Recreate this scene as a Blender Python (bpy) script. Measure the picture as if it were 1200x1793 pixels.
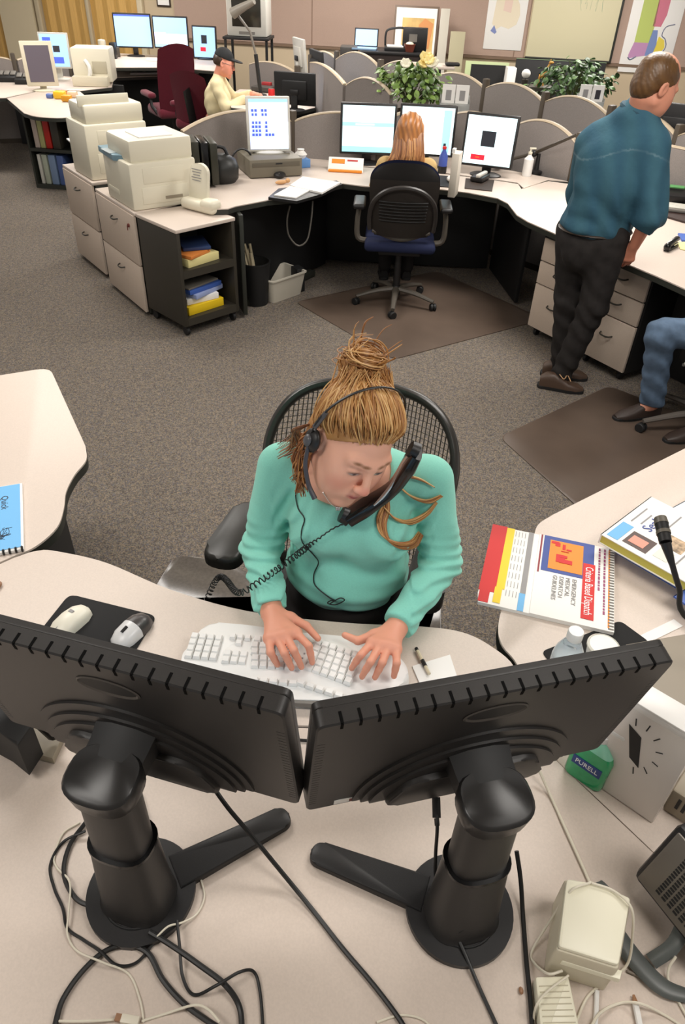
import bpy, bmesh, math, random
import numpy as np
from mathutils import Matrix, Vector
from math import sin, cos, pi, radians as rad, sqrt

for o in list(bpy.data.objects): bpy.data.objects.remove(o)
S = bpy.context.scene
COL = S.collection
random.seed(7)

# ------------------------------------------------------------------ camera
FPX, PITCH, ROLL, CAMH = 1250.0, rad(38), rad(2.5), 2.06
_f = np.array([0, cos(PITCH), -sin(PITCH)]); _r0 = np.array([1., 0, 0]); _u0 = np.array([0, sin(PITCH), cos(PITCH)])
_R = cos(ROLL)*_r0 + sin(ROLL)*_u0
_U = -sin(ROLL)*_r0 + cos(ROLL)*_u0
_C = np.array([0, 0, CAMH])
cam = bpy.data.cameras.new('camera'); camo = bpy.data.objects.new('camera', cam); COL.objects.link(camo)
cam.sensor_fit = 'VERTICAL'; cam.sensor_height = 36.0; cam.lens = 36.0*FPX/1793.0; cam.clip_start = .05; cam.clip_end = 60
camo.matrix_world = Matrix(((_R[0], _U[0], -_f[0], 0), (_R[1], _U[1], -_f[1], 0), (_R[2], _U[2], -_f[2], CAMH), (0, 0, 0, 1)))
S.camera = camo

def ray(px, py): return _f*FPX + _R*(px-600.) - _U*(py-896.5)
def W(px, py, z):                      # point of the plane at height z seen at that place of the photo
    d = ray(px, py); return _C + d*((z-CAMH)/d[2])
def WD(px, py, y):                     # point of the plane at distance y
    d = ray(px, py); return _C + d*(y/d[1])
def V2(px, py, z): return tuple(W(px, py, z)[:2])

# ------------------------------------------------------------------ light
w = bpy.data.worlds.new('world'); S.world = w; w.use_nodes = True
w.node_tree.nodes['Background'].inputs[0].default_value = (1.0, .97, .94, 1)
w.node_tree.nodes['Background'].inputs[1].default_value = .42
S.view_settings.view_transform = 'Standard'; S.view_settings.look = 'None'
S.view_settings.gamma = 1; S.view_settings.use_curve_mapping = False
S.view_settings.exposure = 0.0
def area(x, y, z, sx, sy, power, col=(1, .955, .90)):
    l = bpy.data.lights.new('ceiling_lamp', 'AREA'); l.shape = 'RECTANGLE'; l.size = sx; l.size_y = sy
    l.energy = power; l.color = col
    o = bpy.data.objects.new('ceiling_lamp', l); COL.objects.link(o); o.location = (x, y, z)
for (lx, ly, pw) in ((-1.5, .2, 24), (1.3, .4, 24), (-1.5, 2.6, 38), (1.3, 2.6, 38), (-1.8, 5.4, 44), (1.5, 5.0, 66),
                     (-3.6, 8.4, 60), (-.6, 8.2, 56), (2.4, 8.2, 60), (-3.4, 10.9, 66), (-.2, 10.7, 72), (3.0, 10.0, 70)):
    area(lx, ly, 2.72, 1.2, .6, pw)

# ------------------------------------------------------------------ materials
def lin(c):
    return tuple(((v/255.)/12.92 if v/255. <= .04045 else ((v/255.+.055)/1.055)**2.4) for v in c[:3])
_mats = {}
def mat(name, col=(128, 128, 128), rough=.5, metal=0., spec=.5, noise=0., nscale=30., bump=0., bscale=200., emit=0., trans=0., alpha=1., attr=None, col2=None, detail=3., sheen=0., sss=0., aniso=None):
    if name in _mats: return _mats[name]
    m = bpy.data.materials.new(name); m.use_nodes = True; nt = m.node_tree; b = nt.nodes['Principled BSDF']
    L = lin(col); b.inputs['Base Color'].default_value = (*L, 1)
    b.inputs['Roughness'].default_value = rough; b.inputs['Metallic'].default_value = metal
    b.inputs['Specular IOR Level'].default_value = spec
    if emit:
        b.inputs['Emission Color'].default_value = (*L, 1); b.inputs['Emission Strength'].default_value = emit
    if trans: b.inputs['Transmission Weight'].default_value = trans; b.inputs['IOR'].default_value = 1.33
    if alpha < 1: b.inputs['Alpha'].default_value = alpha
    if sheen: b.inputs['Sheen Weight'].default_value = sheen; b.inputs['Sheen Roughness'].default_value = .6
    if sss:
        b.inputs['Subsurface Weight'].default_value = sss; b.inputs['Subsurface Radius'].default_value = (.012, .005, .003)
        b.inputs['Subsurface Scale'].default_value = 1.0
    tc = None
    def coord():
        t = nt.nodes.new('ShaderNodeTexCoord'); return t.outputs['Object']
    src = None
    if attr:
        a = nt.nodes.new('ShaderNodeAttribute'); a.attribute_name = attr; src = a.outputs['Color']
        nt.links.new(src, b.inputs['Base Color'])
        if emit: nt.links.new(src, b.inputs['Emission Color'])
    if noise:
        n = nt.nodes.new('ShaderNodeTexNoise'); n.inputs['Scale'].default_value = nscale; n.inputs['Detail'].default_value = detail
        cd = coord()
        if aniso:
            mp = nt.nodes.new('ShaderNodeMapping'); mp.inputs['Scale'].default_value = aniso
            nt.links.new(cd, mp.inputs['Vector']); cd = mp.outputs['Vector']
        nt.links.new(cd, n.inputs['Vector'])
        r = nt.nodes.new('ShaderNodeValToRGB'); nt.links.new(n.outputs['Fac'], r.inputs['Fac'])
        c2 = lin(col2) if col2 else tuple(v*(1-noise) for v in L)
        c1 = L if col2 else tuple(min(1, v*(1+noise*.6)) for v in L)
        r.color_ramp.elements[0].color = (*c2, 1); r.color_ramp.elements[1].color = (*c1, 1)
        r.color_ramp.elements[0].position = .35; r.color_ramp.elements[1].position = .65
        if attr:
            mx = nt.nodes.new('ShaderNodeMix'); mx.data_type = 'RGBA'; mx.blend_type = 'MULTIPLY'; mx.inputs[0].default_value = 1
            g = nt.nodes.new('ShaderNodeValToRGB'); nt.links.new(n.outputs['Fac'], g.inputs['Fac'])
            g.color_ramp.elements[0].color = (1-noise,)*3+(1,); g.color_ramp.elements[1].color = (1, 1, 1, 1)
            nt.links.new(src, mx.inputs[6]); nt.links.new(g.outputs[0], mx.inputs[7]); nt.links.new(mx.outputs[2], b.inputs['Base Color'])
        else:
            nt.links.new(r.outputs[0], b.inputs['Base Color'])
    if bump:
        n2 = nt.nodes.new('ShaderNodeTexNoise'); n2.inputs['Scale'].default_value = bscale; n2.inputs['Detail'].default_value = 2
        nt.links.new(coord(), n2.inputs['Vector'])
        bp = nt.nodes.new('ShaderNodeBump'); bp.inputs['Strength'].default_value = bump; bp.inputs['Distance'].default_value = .004
        nt.links.new(n2.outputs['Fac'], bp.inputs['Height']); nt.links.new(bp.outputs[0], b.inputs['Normal'])
    _mats[name] = m
    return m

M_LAM = mat('laminate', (210, 196, 184), .42, noise=.04, nscale=260, spec=.4)
M_EDGE = mat('dark_edge', (44, 46, 40), .5)
M_BLK = mat('black_plastic', (25, 24, 25), .42, bump=.06, bscale=900)
M_BLK2 = mat('black_matt', (20, 20, 21), .6)
M_BLKG = mat('black_gloss', (16, 16, 17), .22)
M_MON = mat('monitor_plastic', (39, 37, 36), .42, bump=.10, bscale=1100)
M_CABLE = mat('black_cable', (22, 22, 22), .45)
M_WCABLE = mat('white_cable', (225, 218, 200), .45)
M_CREAM = mat('cream_plastic', (222, 216, 196), .45)
M_WHITE = mat('white_plastic', (232, 231, 228), .4)
M_KEY = mat('key_plastic', (236, 235, 232), .45)
M_PAPER = mat('paper', (240, 238, 234), .7)
M_BEIGE = mat('beige_plastic', (206, 198, 176), .45)
M_TAUPE = mat('taupe_plastic', (146, 136, 118), .5)
M_GREY = mat('grey_plastic', (120, 116, 110), .5)
M_CHROME = mat('steel', (190, 190, 190), .25, metal=1)
M_DKMET = mat('dark_metal', (52, 48, 40), .5)
M_FAB = mat('partition_fabric', (140, 133, 129), .9, noise=.12, nscale=300, spec=.2)
M_TRIM = mat('partition_trim', (72, 62, 50), .5)
M_TRIML = mat('partition_cap', (176, 160, 136), .5)
M_MAR = mat('maroon_fabric', (104, 26, 44), .85, noise=.15, nscale=200, sheen=.2, spec=.2)
M_NAVY = mat('navy_fabric', (36, 42, 70), .85, spec=.2)
M_CHGR = mat('chair_grey', (84, 78, 70), .5)
M_DRAW = mat('drawer_face', (205, 188, 172), .5, noise=.04, nscale=200)
M_RED = mat('red_print', (206, 30, 28), .6)
M_YEL = mat('yellow_print', (236, 205, 40), .6)
M_ORG = mat('orange_print', (230, 140, 40), .6)
M_BLU = mat('blue_print', (60, 80, 150), .6)
M_LBLU = mat('light_blue_print', (112, 180, 228), .6)
M_INK = mat('dark_ink', (50, 48, 56), .7)
M_GREYINK = mat('grey_ink', (150, 148, 148), .7)
M_GREEN = mat('green_print', (90, 150, 90), .6)

# ------------------------------------------------------------------ mesh builder
def T(x=0, y=0, z=0): return Matrix.Translation((x, y, z))
def RZ(a): return Matrix.Rotation(a, 4, 'Z')
def RX(a): return Matrix.Rotation(a, 4, 'X')
def RY(a): return Matrix.Rotation(a, 4, 'Y')
def catmull(pts, n=6, closed=False):
    P = [Vector(p) for p in pts]; out = []; N = len(P)
    rng = range(N if closed else N-1)
    for i in rng:
        p1, p2 = P[i], P[(i+1) % N]
        p0 = P[(i-1) % N] if (closed or i > 0) else p1*2-p2
        p3 = P[(i+2) % N] if (closed or i+2 < N) else p2*2-p1
        for j in range(n):
            t = j/n
            out.append(.5*((2*p1)+(p2-p0)*t+(2*p0-5*p1+4*p2-p3)*t*t+(3*p1-p0-3*p2+p3)*t**3))
    if not closed: out.append(P[-1].copy())
    return out
def rpoly(pts, rads, n=6):             # polygon with rounded corners
    out = []; N = len(pts)
    if not hasattr(rads, '__len__'): rads = [rads]*N
    for i in range(N):
        p = Vector(pts[i][:2]); a = Vector(pts[i-1][:2]); b = Vector(pts[(i+1) % N][:2]); r = rads[i]
        if r <= 0: out.append((p.x, p.y)); continue
        da = (a-p); db = (b-p); la, lb = da.length, db.length; da.normalize(); db.normalize()
        d = min(r, la*.48, lb*.48)
        s, e = p+da*d, p+db*d
        for j in range(n+1):
            t = j/n; q = s*(1-t)**2+p*2*t*(1-t)+e*t*t; out.append((q.x, q.y))
    return out
class MB:
    def __init__(self): self.bm = bmesh.new()
    def _fin(self, verts, M):
        if M is not None: bmesh.ops.transform(self.bm, matrix=M, verts=verts)
    def box(self, c, s, bev=0., seg=2, M=None):
        r = bmesh.ops.create_cube(self.bm, size=1.0, matrix=Matrix.Diagonal((s[0], s[1], s[2], 1)))
        vs = r['verts']
        if bev:
            es = list({e for v in vs for e in v.link_edges})
            rr = bmesh.ops.bevel(self.bm, geom=es, offset=min(bev, min(s)*.49), segments=seg, affect='EDGES', profile=.5)
            vs = list({v for f in rr['faces'] for v in f.verts} | {v for v in vs if v.is_valid})
            seen = set(vs); st = list(vs)
            while st:
                v = st.pop()
                for e in v.link_edges:
                    o = e.other_vert(v)
                    if o not in seen: seen.add(o); st.append(o)
            vs = list(seen)
        bmesh.ops.translate(self.bm, verts=vs, vec=c)
        self._fin(vs, M); return self
    def prism(self, poly, z0, z1, bev=0., M=None, seg=2, top=None):
        n = len(poly); a = sum(poly[i][0]*poly[(i+1) % n][1]-poly[(i+1) % n][0]*poly[i][1] for i in range(n))
        if a < 0: poly = list(reversed(poly))
        tp = poly if top is None else (top if a >= 0 else list(reversed(top)))
        lo = [self.bm.verts.new((p[0], p[1], z0)) for p in poly]; hi = [self.bm.verts.new((p[0], p[1], z1)) for p in tp]
        fs = [self.bm.faces.new(list(reversed(lo))), self.bm.faces.new(hi)]
        for i in range(n): fs.append(self.bm.faces.new((lo[i], lo[(i+1) % n], hi[(i+1) % n], hi[i])))
        vs = lo+hi
        if bev:
            es = list(fs[1].edges)
            rr = bmesh.ops.bevel(self.bm, geom=es, offset=bev, segments=seg, affect='EDGES', profile=.5)
            vs = [v for v in vs if v.is_valid]; seen = set(vs); st = list(vs)
            while st:
                v = st.pop()
                for e in v.link_edges:
                    o = e.other_vert(v)
                    if o not in seen: seen.add(o); st.append(o)
            vs = list(seen)
        self._fin(vs, M); return self
    def tube(self, pts, r, seg=8, sm=0, closed=False, M=None, flat=1.0, cap=True):
        if sm: 
            n0 = len(pts); pts2 = catmull(pts, sm, closed)
            if hasattr(r, '__len__'):
                r = [float(np.interp(i/sm, range(n0), r)) for i in range(len(pts2))]
            pts = pts2
        P = [Vector(p) for p in pts]; N = len(P); rings = []; up = None
        for i in range(N):
            t = (P[(i+1) % N]-P[i-1]) if closed else (P[min(i+1, N-1)]-P[max(i-1, 0)])
            if t.length < 1e-9: t = Vector((0, 0, 1))
            t.normalize()
            if up is None:
                up = Vector((0, 0, 1)) if abs(t.z) < .9 else Vector((1, 0, 0))
            s = t.cross(up)
            if s.length < 1e-6: s = t.orthogonal()
            s.normalize(); up = s.cross(t).normalized()
            rr = r[i] if hasattr(r, '__len__') else r
            rings.append([self.bm.verts.new(P[i]+s*cos(2*pi*k/seg)*rr+up*sin(2*pi*k/seg)*rr*flat) for k in range(seg)])
        for i in range(N if closed else N-1):
            A, B = rings[i], rings[(i+1) % N]
            for k in range(seg): self.bm.faces.new((A[k], B[k], B[(k+1) % seg], A[(k+1) % seg]))
        if not closed and cap:
            self.bm.faces.new(rings[0]); self.bm.faces.new(list(reversed(rings[-1])))
        self._fin([v for R in rings for v in R], M); return self
    def lathe(self, prof, c=(0, 0, 0), seg=24, M=None, sx=1., sy=1.):
        rings = []
        for (r, z) in prof:
            rings.append([self.bm.verts.new((c[0]+max(r, 1e-4)*cos(2*pi*k/seg)*sx, c[1]+max(r, 1e-4)*sin(2*pi*k/seg)*sy, c[2]+z)) for k in range(seg)])
        for A, B in zip(rings, rings[1:]):
            for k in range(seg): self.bm.faces.new((A[k], A[(k+1) % seg], B[(k+1) % seg], B[k]))
        self.bm.faces.new(list(reversed(rings[0]))); self.bm.faces.new(rings[-1])
        self._fin([v for R in rings for v in R], M); return self
    def ell(self, c, r, seg=16, M=None):
        rr = bmesh.ops.create_uvsphere(self.bm, u_segments=seg, v_segments=max(6, seg//2), radius=1)
        bmesh.ops.transform(self.bm, matrix=T(*c) @ Matrix.Diagonal((r[0], r[1], r[2], 1)), verts=rr['verts'])
        self._fin(rr['verts'], M); return self
    def loft(self, rings, cap=True, M=None):
        R = [[self.bm.verts.new(p) for p in ring] for ring in rings]; n = len(R[0])
        for A, B in zip(R, R[1:]):
            for k in range(n): self.bm.faces.new((A[k], A[(k+1) % n], B[(k+1) % n], B[k]))
        if cap: self.bm.faces.new(list(reversed(R[0]))); self.bm.faces.new(R[-1])
        self._fin([v for q in R for v in q], M); return self
    def quad(self, a, b, c, d, M=None):
        vs = [self.bm.verts.new(p) for p in (a, b, c, d)]; self.bm.faces.new(vs); self._fin(vs, M); return self
    def grid(self, fn, nu, nv, th=0., M=None):     # surface patch with thickness
        vs = [[self.bm.verts.new(fn(i/nu, j/nv)) for j in range(nv+1)] for i in range(nu+1)]
        fs = [self.bm.faces.new((vs[i][j], vs[i+1][j], vs[i+1][j+1], vs[i][j+1])) for i in range(nu) for j in range(nv)]
        allv = [v for r in vs for v in r]
        if th:
            g = bmesh.ops.solidify(self.bm, geom=fs, thickness=th)
            allv = list(set(allv) | {v for v in g['geom'] if isinstance(v, bmesh.types.BMVert)})
        self._fin(allv, M); return self
    def build(self, name, m, parent=None, world=False, smooth=True, ang=40):
        bm = self.bm
        bmesh.ops.recalc_face_normals(bm, faces=bm.faces)
        if world and parent is not None:
            bmesh.ops.transform(bm, matrix=WM(parent).inverted(), verts=bm.verts)
        me = bpy.data.meshes.new(name); bm.to_mesh(me); bm.free()
        return link(name, me, m, parent, smooth, ang)
def link(name, me, m, parent=None, smooth=True, ang=40):
    o = bpy.data.objects.new(name, me); COL.objects.link(o)
    if m is not None:
        for mm in (m if isinstance(m, (list, tuple)) else [m]): me.materials.append(mm)
    if smooth:
        me.polygons.foreach_set('use_smooth', [True]*len(me.polygons))
        if ang: me.set_sharp_from_angle(angle=rad(ang))
    if parent is not None: o.parent = parent
    return o
def WM(o):
    m = o.matrix_basis.copy()
    while o.parent is not None:
        o = o.parent; m = o.matrix_basis @ m
    return m
def thing(name, label, cat, loc=(0, 0, 0), rz=0., group=None):
    o = bpy.data.objects.new(name, None); COL.objects.link(o); o.empty_display_size = .1
    o.location = loc; o.rotation_euler = (0, 0, rz); o['label'] = label; o['category'] = cat
    if group: o['group'] = group
    return o
def tag(o, label, cat, group=None, kind=None):
    o['label'] = label; o['category'] = cat
    if group: o['group'] = group
    if kind: o['kind'] = kind
    return o
def struct(o): o['kind'] = 'structure'; return o
def rebase(o):                          # put a one-mesh thing's origin at its base
    me = o.data; n = len(me.vertices); co = np.empty(n*3); me.vertices.foreach_get('co', co); co = co.reshape(-1, 3)
    b = np.array([co[:, 0].mean(), co[:, 1].mean(), co[:, 2].min()]); co -= b
    me.vertices.foreach_set('co', co.ravel()); me.update(); o.location = Vector(o.location)+Vector(b); return o
def dup(root, loc, rz, label, group=None):
    r = root.copy(); COL.objects.link(r); r.location = loc; r.rotation_euler = (0, 0, rz); r['label'] = label
    if group: r['group'] = group
    for ch in [c for c in bpy.data.objects if c.parent == root]:
        c = ch.copy(); COL.objects.link(c); c.parent = r
        for g in [q for q in bpy.data.objects if q.parent == ch]:
            d = g.copy(); COL.objects.link(d); d.parent = c
    return r
def text(name, s, size, M, m, parent, ext=.0004, sx=1., align='CENTER'):
    cu = bpy.data.curves.new('t', 'FONT'); cu.body = s; cu.size = size; cu.extrude = ext; cu.align_x = align; cu.align_y = 'CENTER'; cu.resolution_u = 2
    to = bpy.data.objects.new('t', cu); COL.objects.link(to)
    dg = bpy.context.evaluated_depsgraph_get(); me = bpy.data.meshes.new_from_object(to.evaluated_get(dg))
    bpy.data.objects.remove(to); bpy.data.curves.remove(cu)
    me.transform(M @ Matrix.Diagonal((sx, 1, 1, 1))); me.name = name
    return link(name, me, m, parent, smooth=False)
def cable(pts, r, m, label, cat='cable', sm=8, name='cable', seg=8, group=None):
    o = MB().tube(pts, r, seg, sm).build(name, m); tag(o, label, cat, group); return rebase(o)

# ------------------------------------------------------------------ smooth solids (for figures)
class Sdf:
    def __init__(self, k=.02): self.P = []; self.k = k; self.disp = None
    def cap(self, a, b, ra, rb=None, k=None, op=1, clip=None):
        self.P.append(('c', np.array(a, float), np.array(b, float), ra, ra if rb is None else rb, self.k if k is None else k, op, clip)); return self
    def ell(self, c, r, M=None, k=None, op=1, clip=None):
        self.P.append(('e', np.array(c, float), np.array(r, float), None if M is None else np.array(M, float), 0, self.k if k is None else k, op, clip)); return self
    @staticmethod
    def _d(p, X):
        if p[0] == 'c':
            ab = p[2]-p[1]; t = np.clip(((X-p[1])@ab)/max(ab@ab, 1e-12), 0, 1)
            d = np.linalg.norm(X-p[1]-t[:, None]*ab, axis=1)-(p[3]+t*(p[4]-p[3]))
        else:
            q = X-p[1]
            if p[3] is not None: q = q@p[3]
            k0 = np.linalg.norm(q/p[2], axis=1); k1 = np.linalg.norm(q/p[2]**2, axis=1)
            d = np.where(k1 > 1e-9, k0*(k0-1)/np.maximum(k1, 1e-9), -p[2].min())
        if p[7]:
            for (pt, n) in p[7]: d = np.maximum(d, (X-np.array(pt))@np.array(n))
        return d
    def ev(self, X, prims=None):
        D = None
        for p in (self.P if prims is None else prims):
            d = self._d(p, X); k = p[5]
            if p[6] > 0:
                if D is None: D = d
                elif k > 0:
                    h = np.maximum(k-np.abs(D-d), 0)/k; D = np.minimum(D, d)-h*h*k*.25
                else: D = np.minimum(D, d)
            elif D is not None:
                if k > 0: h = np.maximum(k-np.abs(D+d), 0)/k; D = np.maximum(D, -d)+h*h*k*.25
                else: D = np.maximum(D, -d)
        if D is None: return np.full(len(X), 1.)
        return D+self.disp(X) if self.disp is not None else D
    def mesh(self, h):
        lo = np.full(3, 1e9); hi = -lo
        for p in self.P:
            if p[6] < 0: continue
            if p[0] == 'c': r = max(p[3], p[4]); a = np.minimum(p[1], p[2])-r; b = np.maximum(p[1], p[2])+r
            else: r = p[2].max(); a = p[1]-r; b = p[1]+r
            lo = np.minimum(lo, a); hi = np.maximum(hi, b)
        B = 12; lo = lo-3*h-.01; nb = np.ceil((hi+3*h+.01-lo)/(h*B)).astype(int); n = nb*B+1
        A = np.ones(n, np.float32)
        hd = h*B*sqrt(3)/2
        bi = np.stack(np.meshgrid(*[np.arange(q) for q in nb], indexing='ij'), -1).reshape(-1, 3)
        cen = lo+(bi+.5)*h*B
        dt = self.ev(cen); dp = np.stack([self._d(p, cen) for p in self.P])
        g = np.arange(B+1); off = np.stack(np.meshgrid(g, g, g, indexing='ij'), -1).reshape(-1, 3)*h
        for i in range(len(bi)):
            x, y, z = bi[i]*B
            if dt[i] > hd*1.7+.02: continue
            if dt[i] < -hd*1.7-.03: A[x:x+B+1, y:y+B+1, z:z+B+1] = -1; continue
            pr = [p for j, p in enumerate(self.P) if (dp[j, i] < max(dt[i], 0)+2*hd*1.3+p[5]*1.5 if p[6] > 0 else dp[j, i] < hd*1.5+p[5])]
            A[x:x+B+1, y:y+B+1, z:z+B+1] = self.ev(lo+bi[i]*h*B+off, pr).reshape(B+1, B+1, B+1)
        ins = A < 0
        s = np.zeros(tuple(n-1), np.int8)
        for dx in (0, 1):
            for dy in (0, 1):
                for dz in (0, 1): s += ins[dx:n[0]-1+dx, dy:n[1]-1+dy, dz:n[2]-1+dz]
        act = np.argwhere((s > 0) & (s < 8)); idx = np.full(tuple(n-1), -1, np.int32); idx[tuple(act.T)] = np.arange(len(act))
        acc = np.zeros((len(act), 3)); cnt = np.zeros(len(act))
        for ax in range(3):
            o1, o2 = [q for q in range(3) if q != ax]
            for a in (0, 1):
                for b in (0, 1):
                    c0 = act.copy(); c0[:, o1] += a; c0[:, o2] += b; c1 = c0.copy(); c1[:, ax] += 1
                    v0 = A[tuple(c0.T)]; v1 = A[tuple(c1.T)]; m = (v0 < 0) != (v1 < 0)
                    t = v0[m]/(v0[m]-v1[m]); pt = c0[m].astype(float); pt[:, ax] += t
                    acc[m] += pt; cnt[m] += 1
        verts = lo+acc/cnt[:, None]*h
        quads = []
        for ax in range(3):
            o1, o2 = (ax+1) % 3, (ax+2) % 3
            sl0 = [slice(1, -1)]*3; sl0[ax] = slice(0, -1); sl1 = list(sl0); sl1[ax] = slice(1, None)
            a0 = ins[tuple(sl0)]; a1 = ins[tuple(sl1)]
            e = np.argwhere(a0 != a1)
            if not len(e): continue
            flag = a0[tuple(e.T)]
            base = e.copy(); base[:, o1] += 1; base[:, o2] += 1; 
            def I(d1, d2):
                q = base.copy(); q[:, o1] += d1; q[:, o2] += d2; return idx[tuple(q.T)]
            Q = np.stack([I(-1, -1), I(0, -1), I(0, 0), I(-1, 0)], 1); Q[~flag] = Q[~flag][:, ::-1]
            quads.append(Q)
        quads = np.concatenate(quads); quads = quads[(quads >= 0).all(1)]
        return verts, quads
    def build(self, name, h, m, parent, colf=None):
        v, q = self.mesh(h); off = np.array(parent.location) if parent is not None else np.zeros(3)
        me = bpy.data.meshes.new(name); me.vertices.add(len(v)); me.vertices.foreach_set('co', (v-off).ravel())
        me.loops.add(len(q)*4); me.loops.foreach_set('vertex_index', q.ravel().astype(np.int32))
        me.polygons.add(len(q)); me.polygons.foreach_set('loop_start', np.arange(len(q), dtype=np.int32)*4)
        me.update(calc_edges=True); me.validate()
        if colf is not None:
            c = colf(v); ca = me.color_attributes.new('tint', 'FLOAT_COLOR', 'POINT')
            ca.data.foreach_set('color', np.concatenate([c, np.ones((len(c), 1))], 1).astype(np.float32).ravel())
        return link(name, me, m, parent, True, 0)
    def hit(self, px, py, off=0., t0=None):   # where the sight line of that photo place meets this solid
        d = ray(px, py); d = d/np.linalg.norm(d); t = .3 if t0 is None else t0
        for _ in range(120):
            s = self.ev((_C+d*t)[None])[0]
            if s < off+.0005: break
            t += max(s-off, .0004)*.8
            if t > 8: return None
        return _C+d*t

# ------------------------------------------------------------------ the room
def sk(name, prof, *a): pass
M_CARPET = mat('carpet', (100, 92, 84), .95, spec=.1)
nt = M_CARPET.node_tree; b = nt.nodes['Principled BSDF']
tcn = nt.nodes.new('ShaderNodeTexCoord')
vz = nt.nodes.new('ShaderNodeTexVoronoi'); vz.inputs['Scale'].default_value = 210; nt.links.new(tcn.outputs['Object'], vz.inputs['Vector'])
rp = nt.nodes.new('ShaderNodeValToRGB'); sp = nt.nodes.new('ShaderNodeSeparateColor'); nt.links.new(vz.outputs['Color'], sp.inputs[0]); nt.links.new(sp.outputs[0], rp.inputs[0])
cr = rp.color_ramp; cr.interpolation = 'CONSTANT'
for i, (p, c) in enumerate(((0, (92, 86, 82)), (.22, (116, 107, 98)), (.45, (134, 124, 112)), (.62, (106, 103, 106)), (.78, (140, 126, 108)), (.9, (114, 110, 100)))):
    e = cr.elements[i] if i < 2 else cr.elements.new(p)
    e.position = p; e.color = (*lin(c), 1)
n2 = nt.nodes.new('ShaderNodeTexNoise'); n2.inputs['Scale'].default_value = 46; n2.inputs['Detail'].default_value = 4; nt.links.new(tcn.outputs['Object'], n2.inputs['Vector'])
r2 = nt.nodes.new('ShaderNodeValToRGB'); r2.color_ramp.elements[0].color = (.80, .80, .80, 1); r2.color_ramp.elements[1].color = (1.15, 1.14, 1.12, 1); r2.color_ramp.elements[0].position = .3; r2.color_ramp.elements[1].position = .7
nt.links.new(n2.outputs['Fac'], r2.inputs[0])
mx = nt.nodes.new('ShaderNodeMix'); mx.data_type = 'RGBA'; mx.blend_type = 'MULTIPLY'; mx.inputs[0].default_value = 1
nt.links.new(rp.outputs[0], mx.inputs[6]); nt.links.new(r2.outputs[0], mx.inputs[7]); nt.links.new(mx.outputs[2], b.inputs['Base Color'])
bp = nt.nodes.new('ShaderNodeBump'); bp.inputs['Strength'].default_value = .5; bp.inputs['Distance'].default_value = .006
nt.links.new(sp.outputs[1], bp.inputs['Height']); nt.links.new(bp.outputs[0], b.inputs['Normal'])

struct(MB().box((0, 5.5, -.05), (16, 19, .1)).build('floor', M_CARPET, smooth=False))
struct(MB().box((0, 5.5, 2.85), (16, 19, .1)).build('ceiling', mat('ceiling_tile', (228, 224, 214), .9), smooth=False))
WALLA = math.atan(-.15)
WALLM = T(1, 12.3, 0) @ RZ(WALLA)             # wall frame: local x along the wall, local -y towards the room
def wl(px, py, z=None):                       # photo place -> (along wall, height)
    n = np.array([sin(-WALLA)*1., cos(WALLA), 0]); n = np.array([-sin(WALLA), cos(WALLA), 0])
    d = ray(px, py); p0 = np.array([1, 12.3, 0]); t = ((p0-_C)@n)/(d@n); p = _C+d*t
    q = WALLM.inverted() @ Vector(p); return q.x, q.z
M_WALL = mat('wall_paint', (196, 178, 150), .8)
M_TACK = mat('tack_fabric', (176, 152, 138), .9, noise=.05, nscale=200, spec=.2)
struct(MB().box((0, .06, 1.4), (15, .12, 2.8), M=WALLM).build('wall_back', M_WALL, smooth=False))
RAIL = .96
xl = wl(308, 40)[0]
mb = MB(); mb.box(((xl+6.5)/2, -.012, (RAIL+.02+2.75)/2), (6.5-xl, .02, 2.75-RAIL-.02), M=WALLM); struct(mb.build('trim_1', M_TACK, smooth=False))
mb = MB(); mb.box(((xl+6.5)/2, -.018, RAIL), (6.5-xl, .03, .035), M=WALLM); struct(mb.build('trim_2', mat('rail', (120, 98, 80), .6), smooth=False))
for i, px in enumerate((547, 905, 1112)):
    struct(MB().box((wl(px, 60)[0], -.024, (RAIL+2.75)/2), (.012, .004, 2.75-RAIL), M=WALLM).build('trim_%d' % (i+3), mat('seam', (136, 112, 96), .9), smooth=False))
struct(MB().box((.5, -.01, .05), (13, .02, .1), M=WALLM).build('baseboard_back', mat('base_vinyl', (70, 60, 52), .6), smooth=False))
# folding partition doors between pale posts on the left
M_FOLD = mat('folding_door', (206, 164, 92), .6, noise=.10, nscale=8, aniso=(14, 1, .6))
M_POST = mat('post_paint', (208, 194, 164), .7)
def folds(nm, xa, xb):
    n = max(3, int((xb-xa)/.09)); ring = [(xa+(xb-xa)*i/n, -.02-.03*(i % 2)) for i in range(n+1)]
    poly = ring+[(xb, .0), (xa, .0)]
    struct(MB().prism(poly, .02, 2.7, M=WALLM).build(nm, M_FOLD, smooth=False))
x_a, x_b = wl(8, 40)[0], wl(75, 40)[0]; x_c = wl(160, 40)[0]; x_d = wl(246, 40)[0]
folds('door_1', x_a-2.2, x_a); folds('door_2', x_b+.06, x_c-.02); folds('door_3', x_c+.04, x_d)
struct(MB().box(((x_a+x_b)/2-.02, -.06, 1.38), (x_b-x_a-.10, .12, 2.7), M=WALLM).build('trim_7', M_POST, smooth=False))
struct(MB().box((x_b+.0, -.05, 1.38), (.08, .1, 2.7), bev=.02, M=WALLM).build('trim_8', mat('post_trim', (186, 172, 144), .6), smooth=False))
struct(MB().box((x_c+.01, -.05, 1.38), (.06, .1, 2.7), bev=.02, M=WALLM).build('trim_9', mat('post_trim', (186, 172, 144), .6), smooth=False))
struct(MB().box((x_d+.05, -.05, 1.38), (.09, .1, 2.7), bev=.02, M=WALLM).build('trim_10', M_POST, smooth=False))
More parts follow.
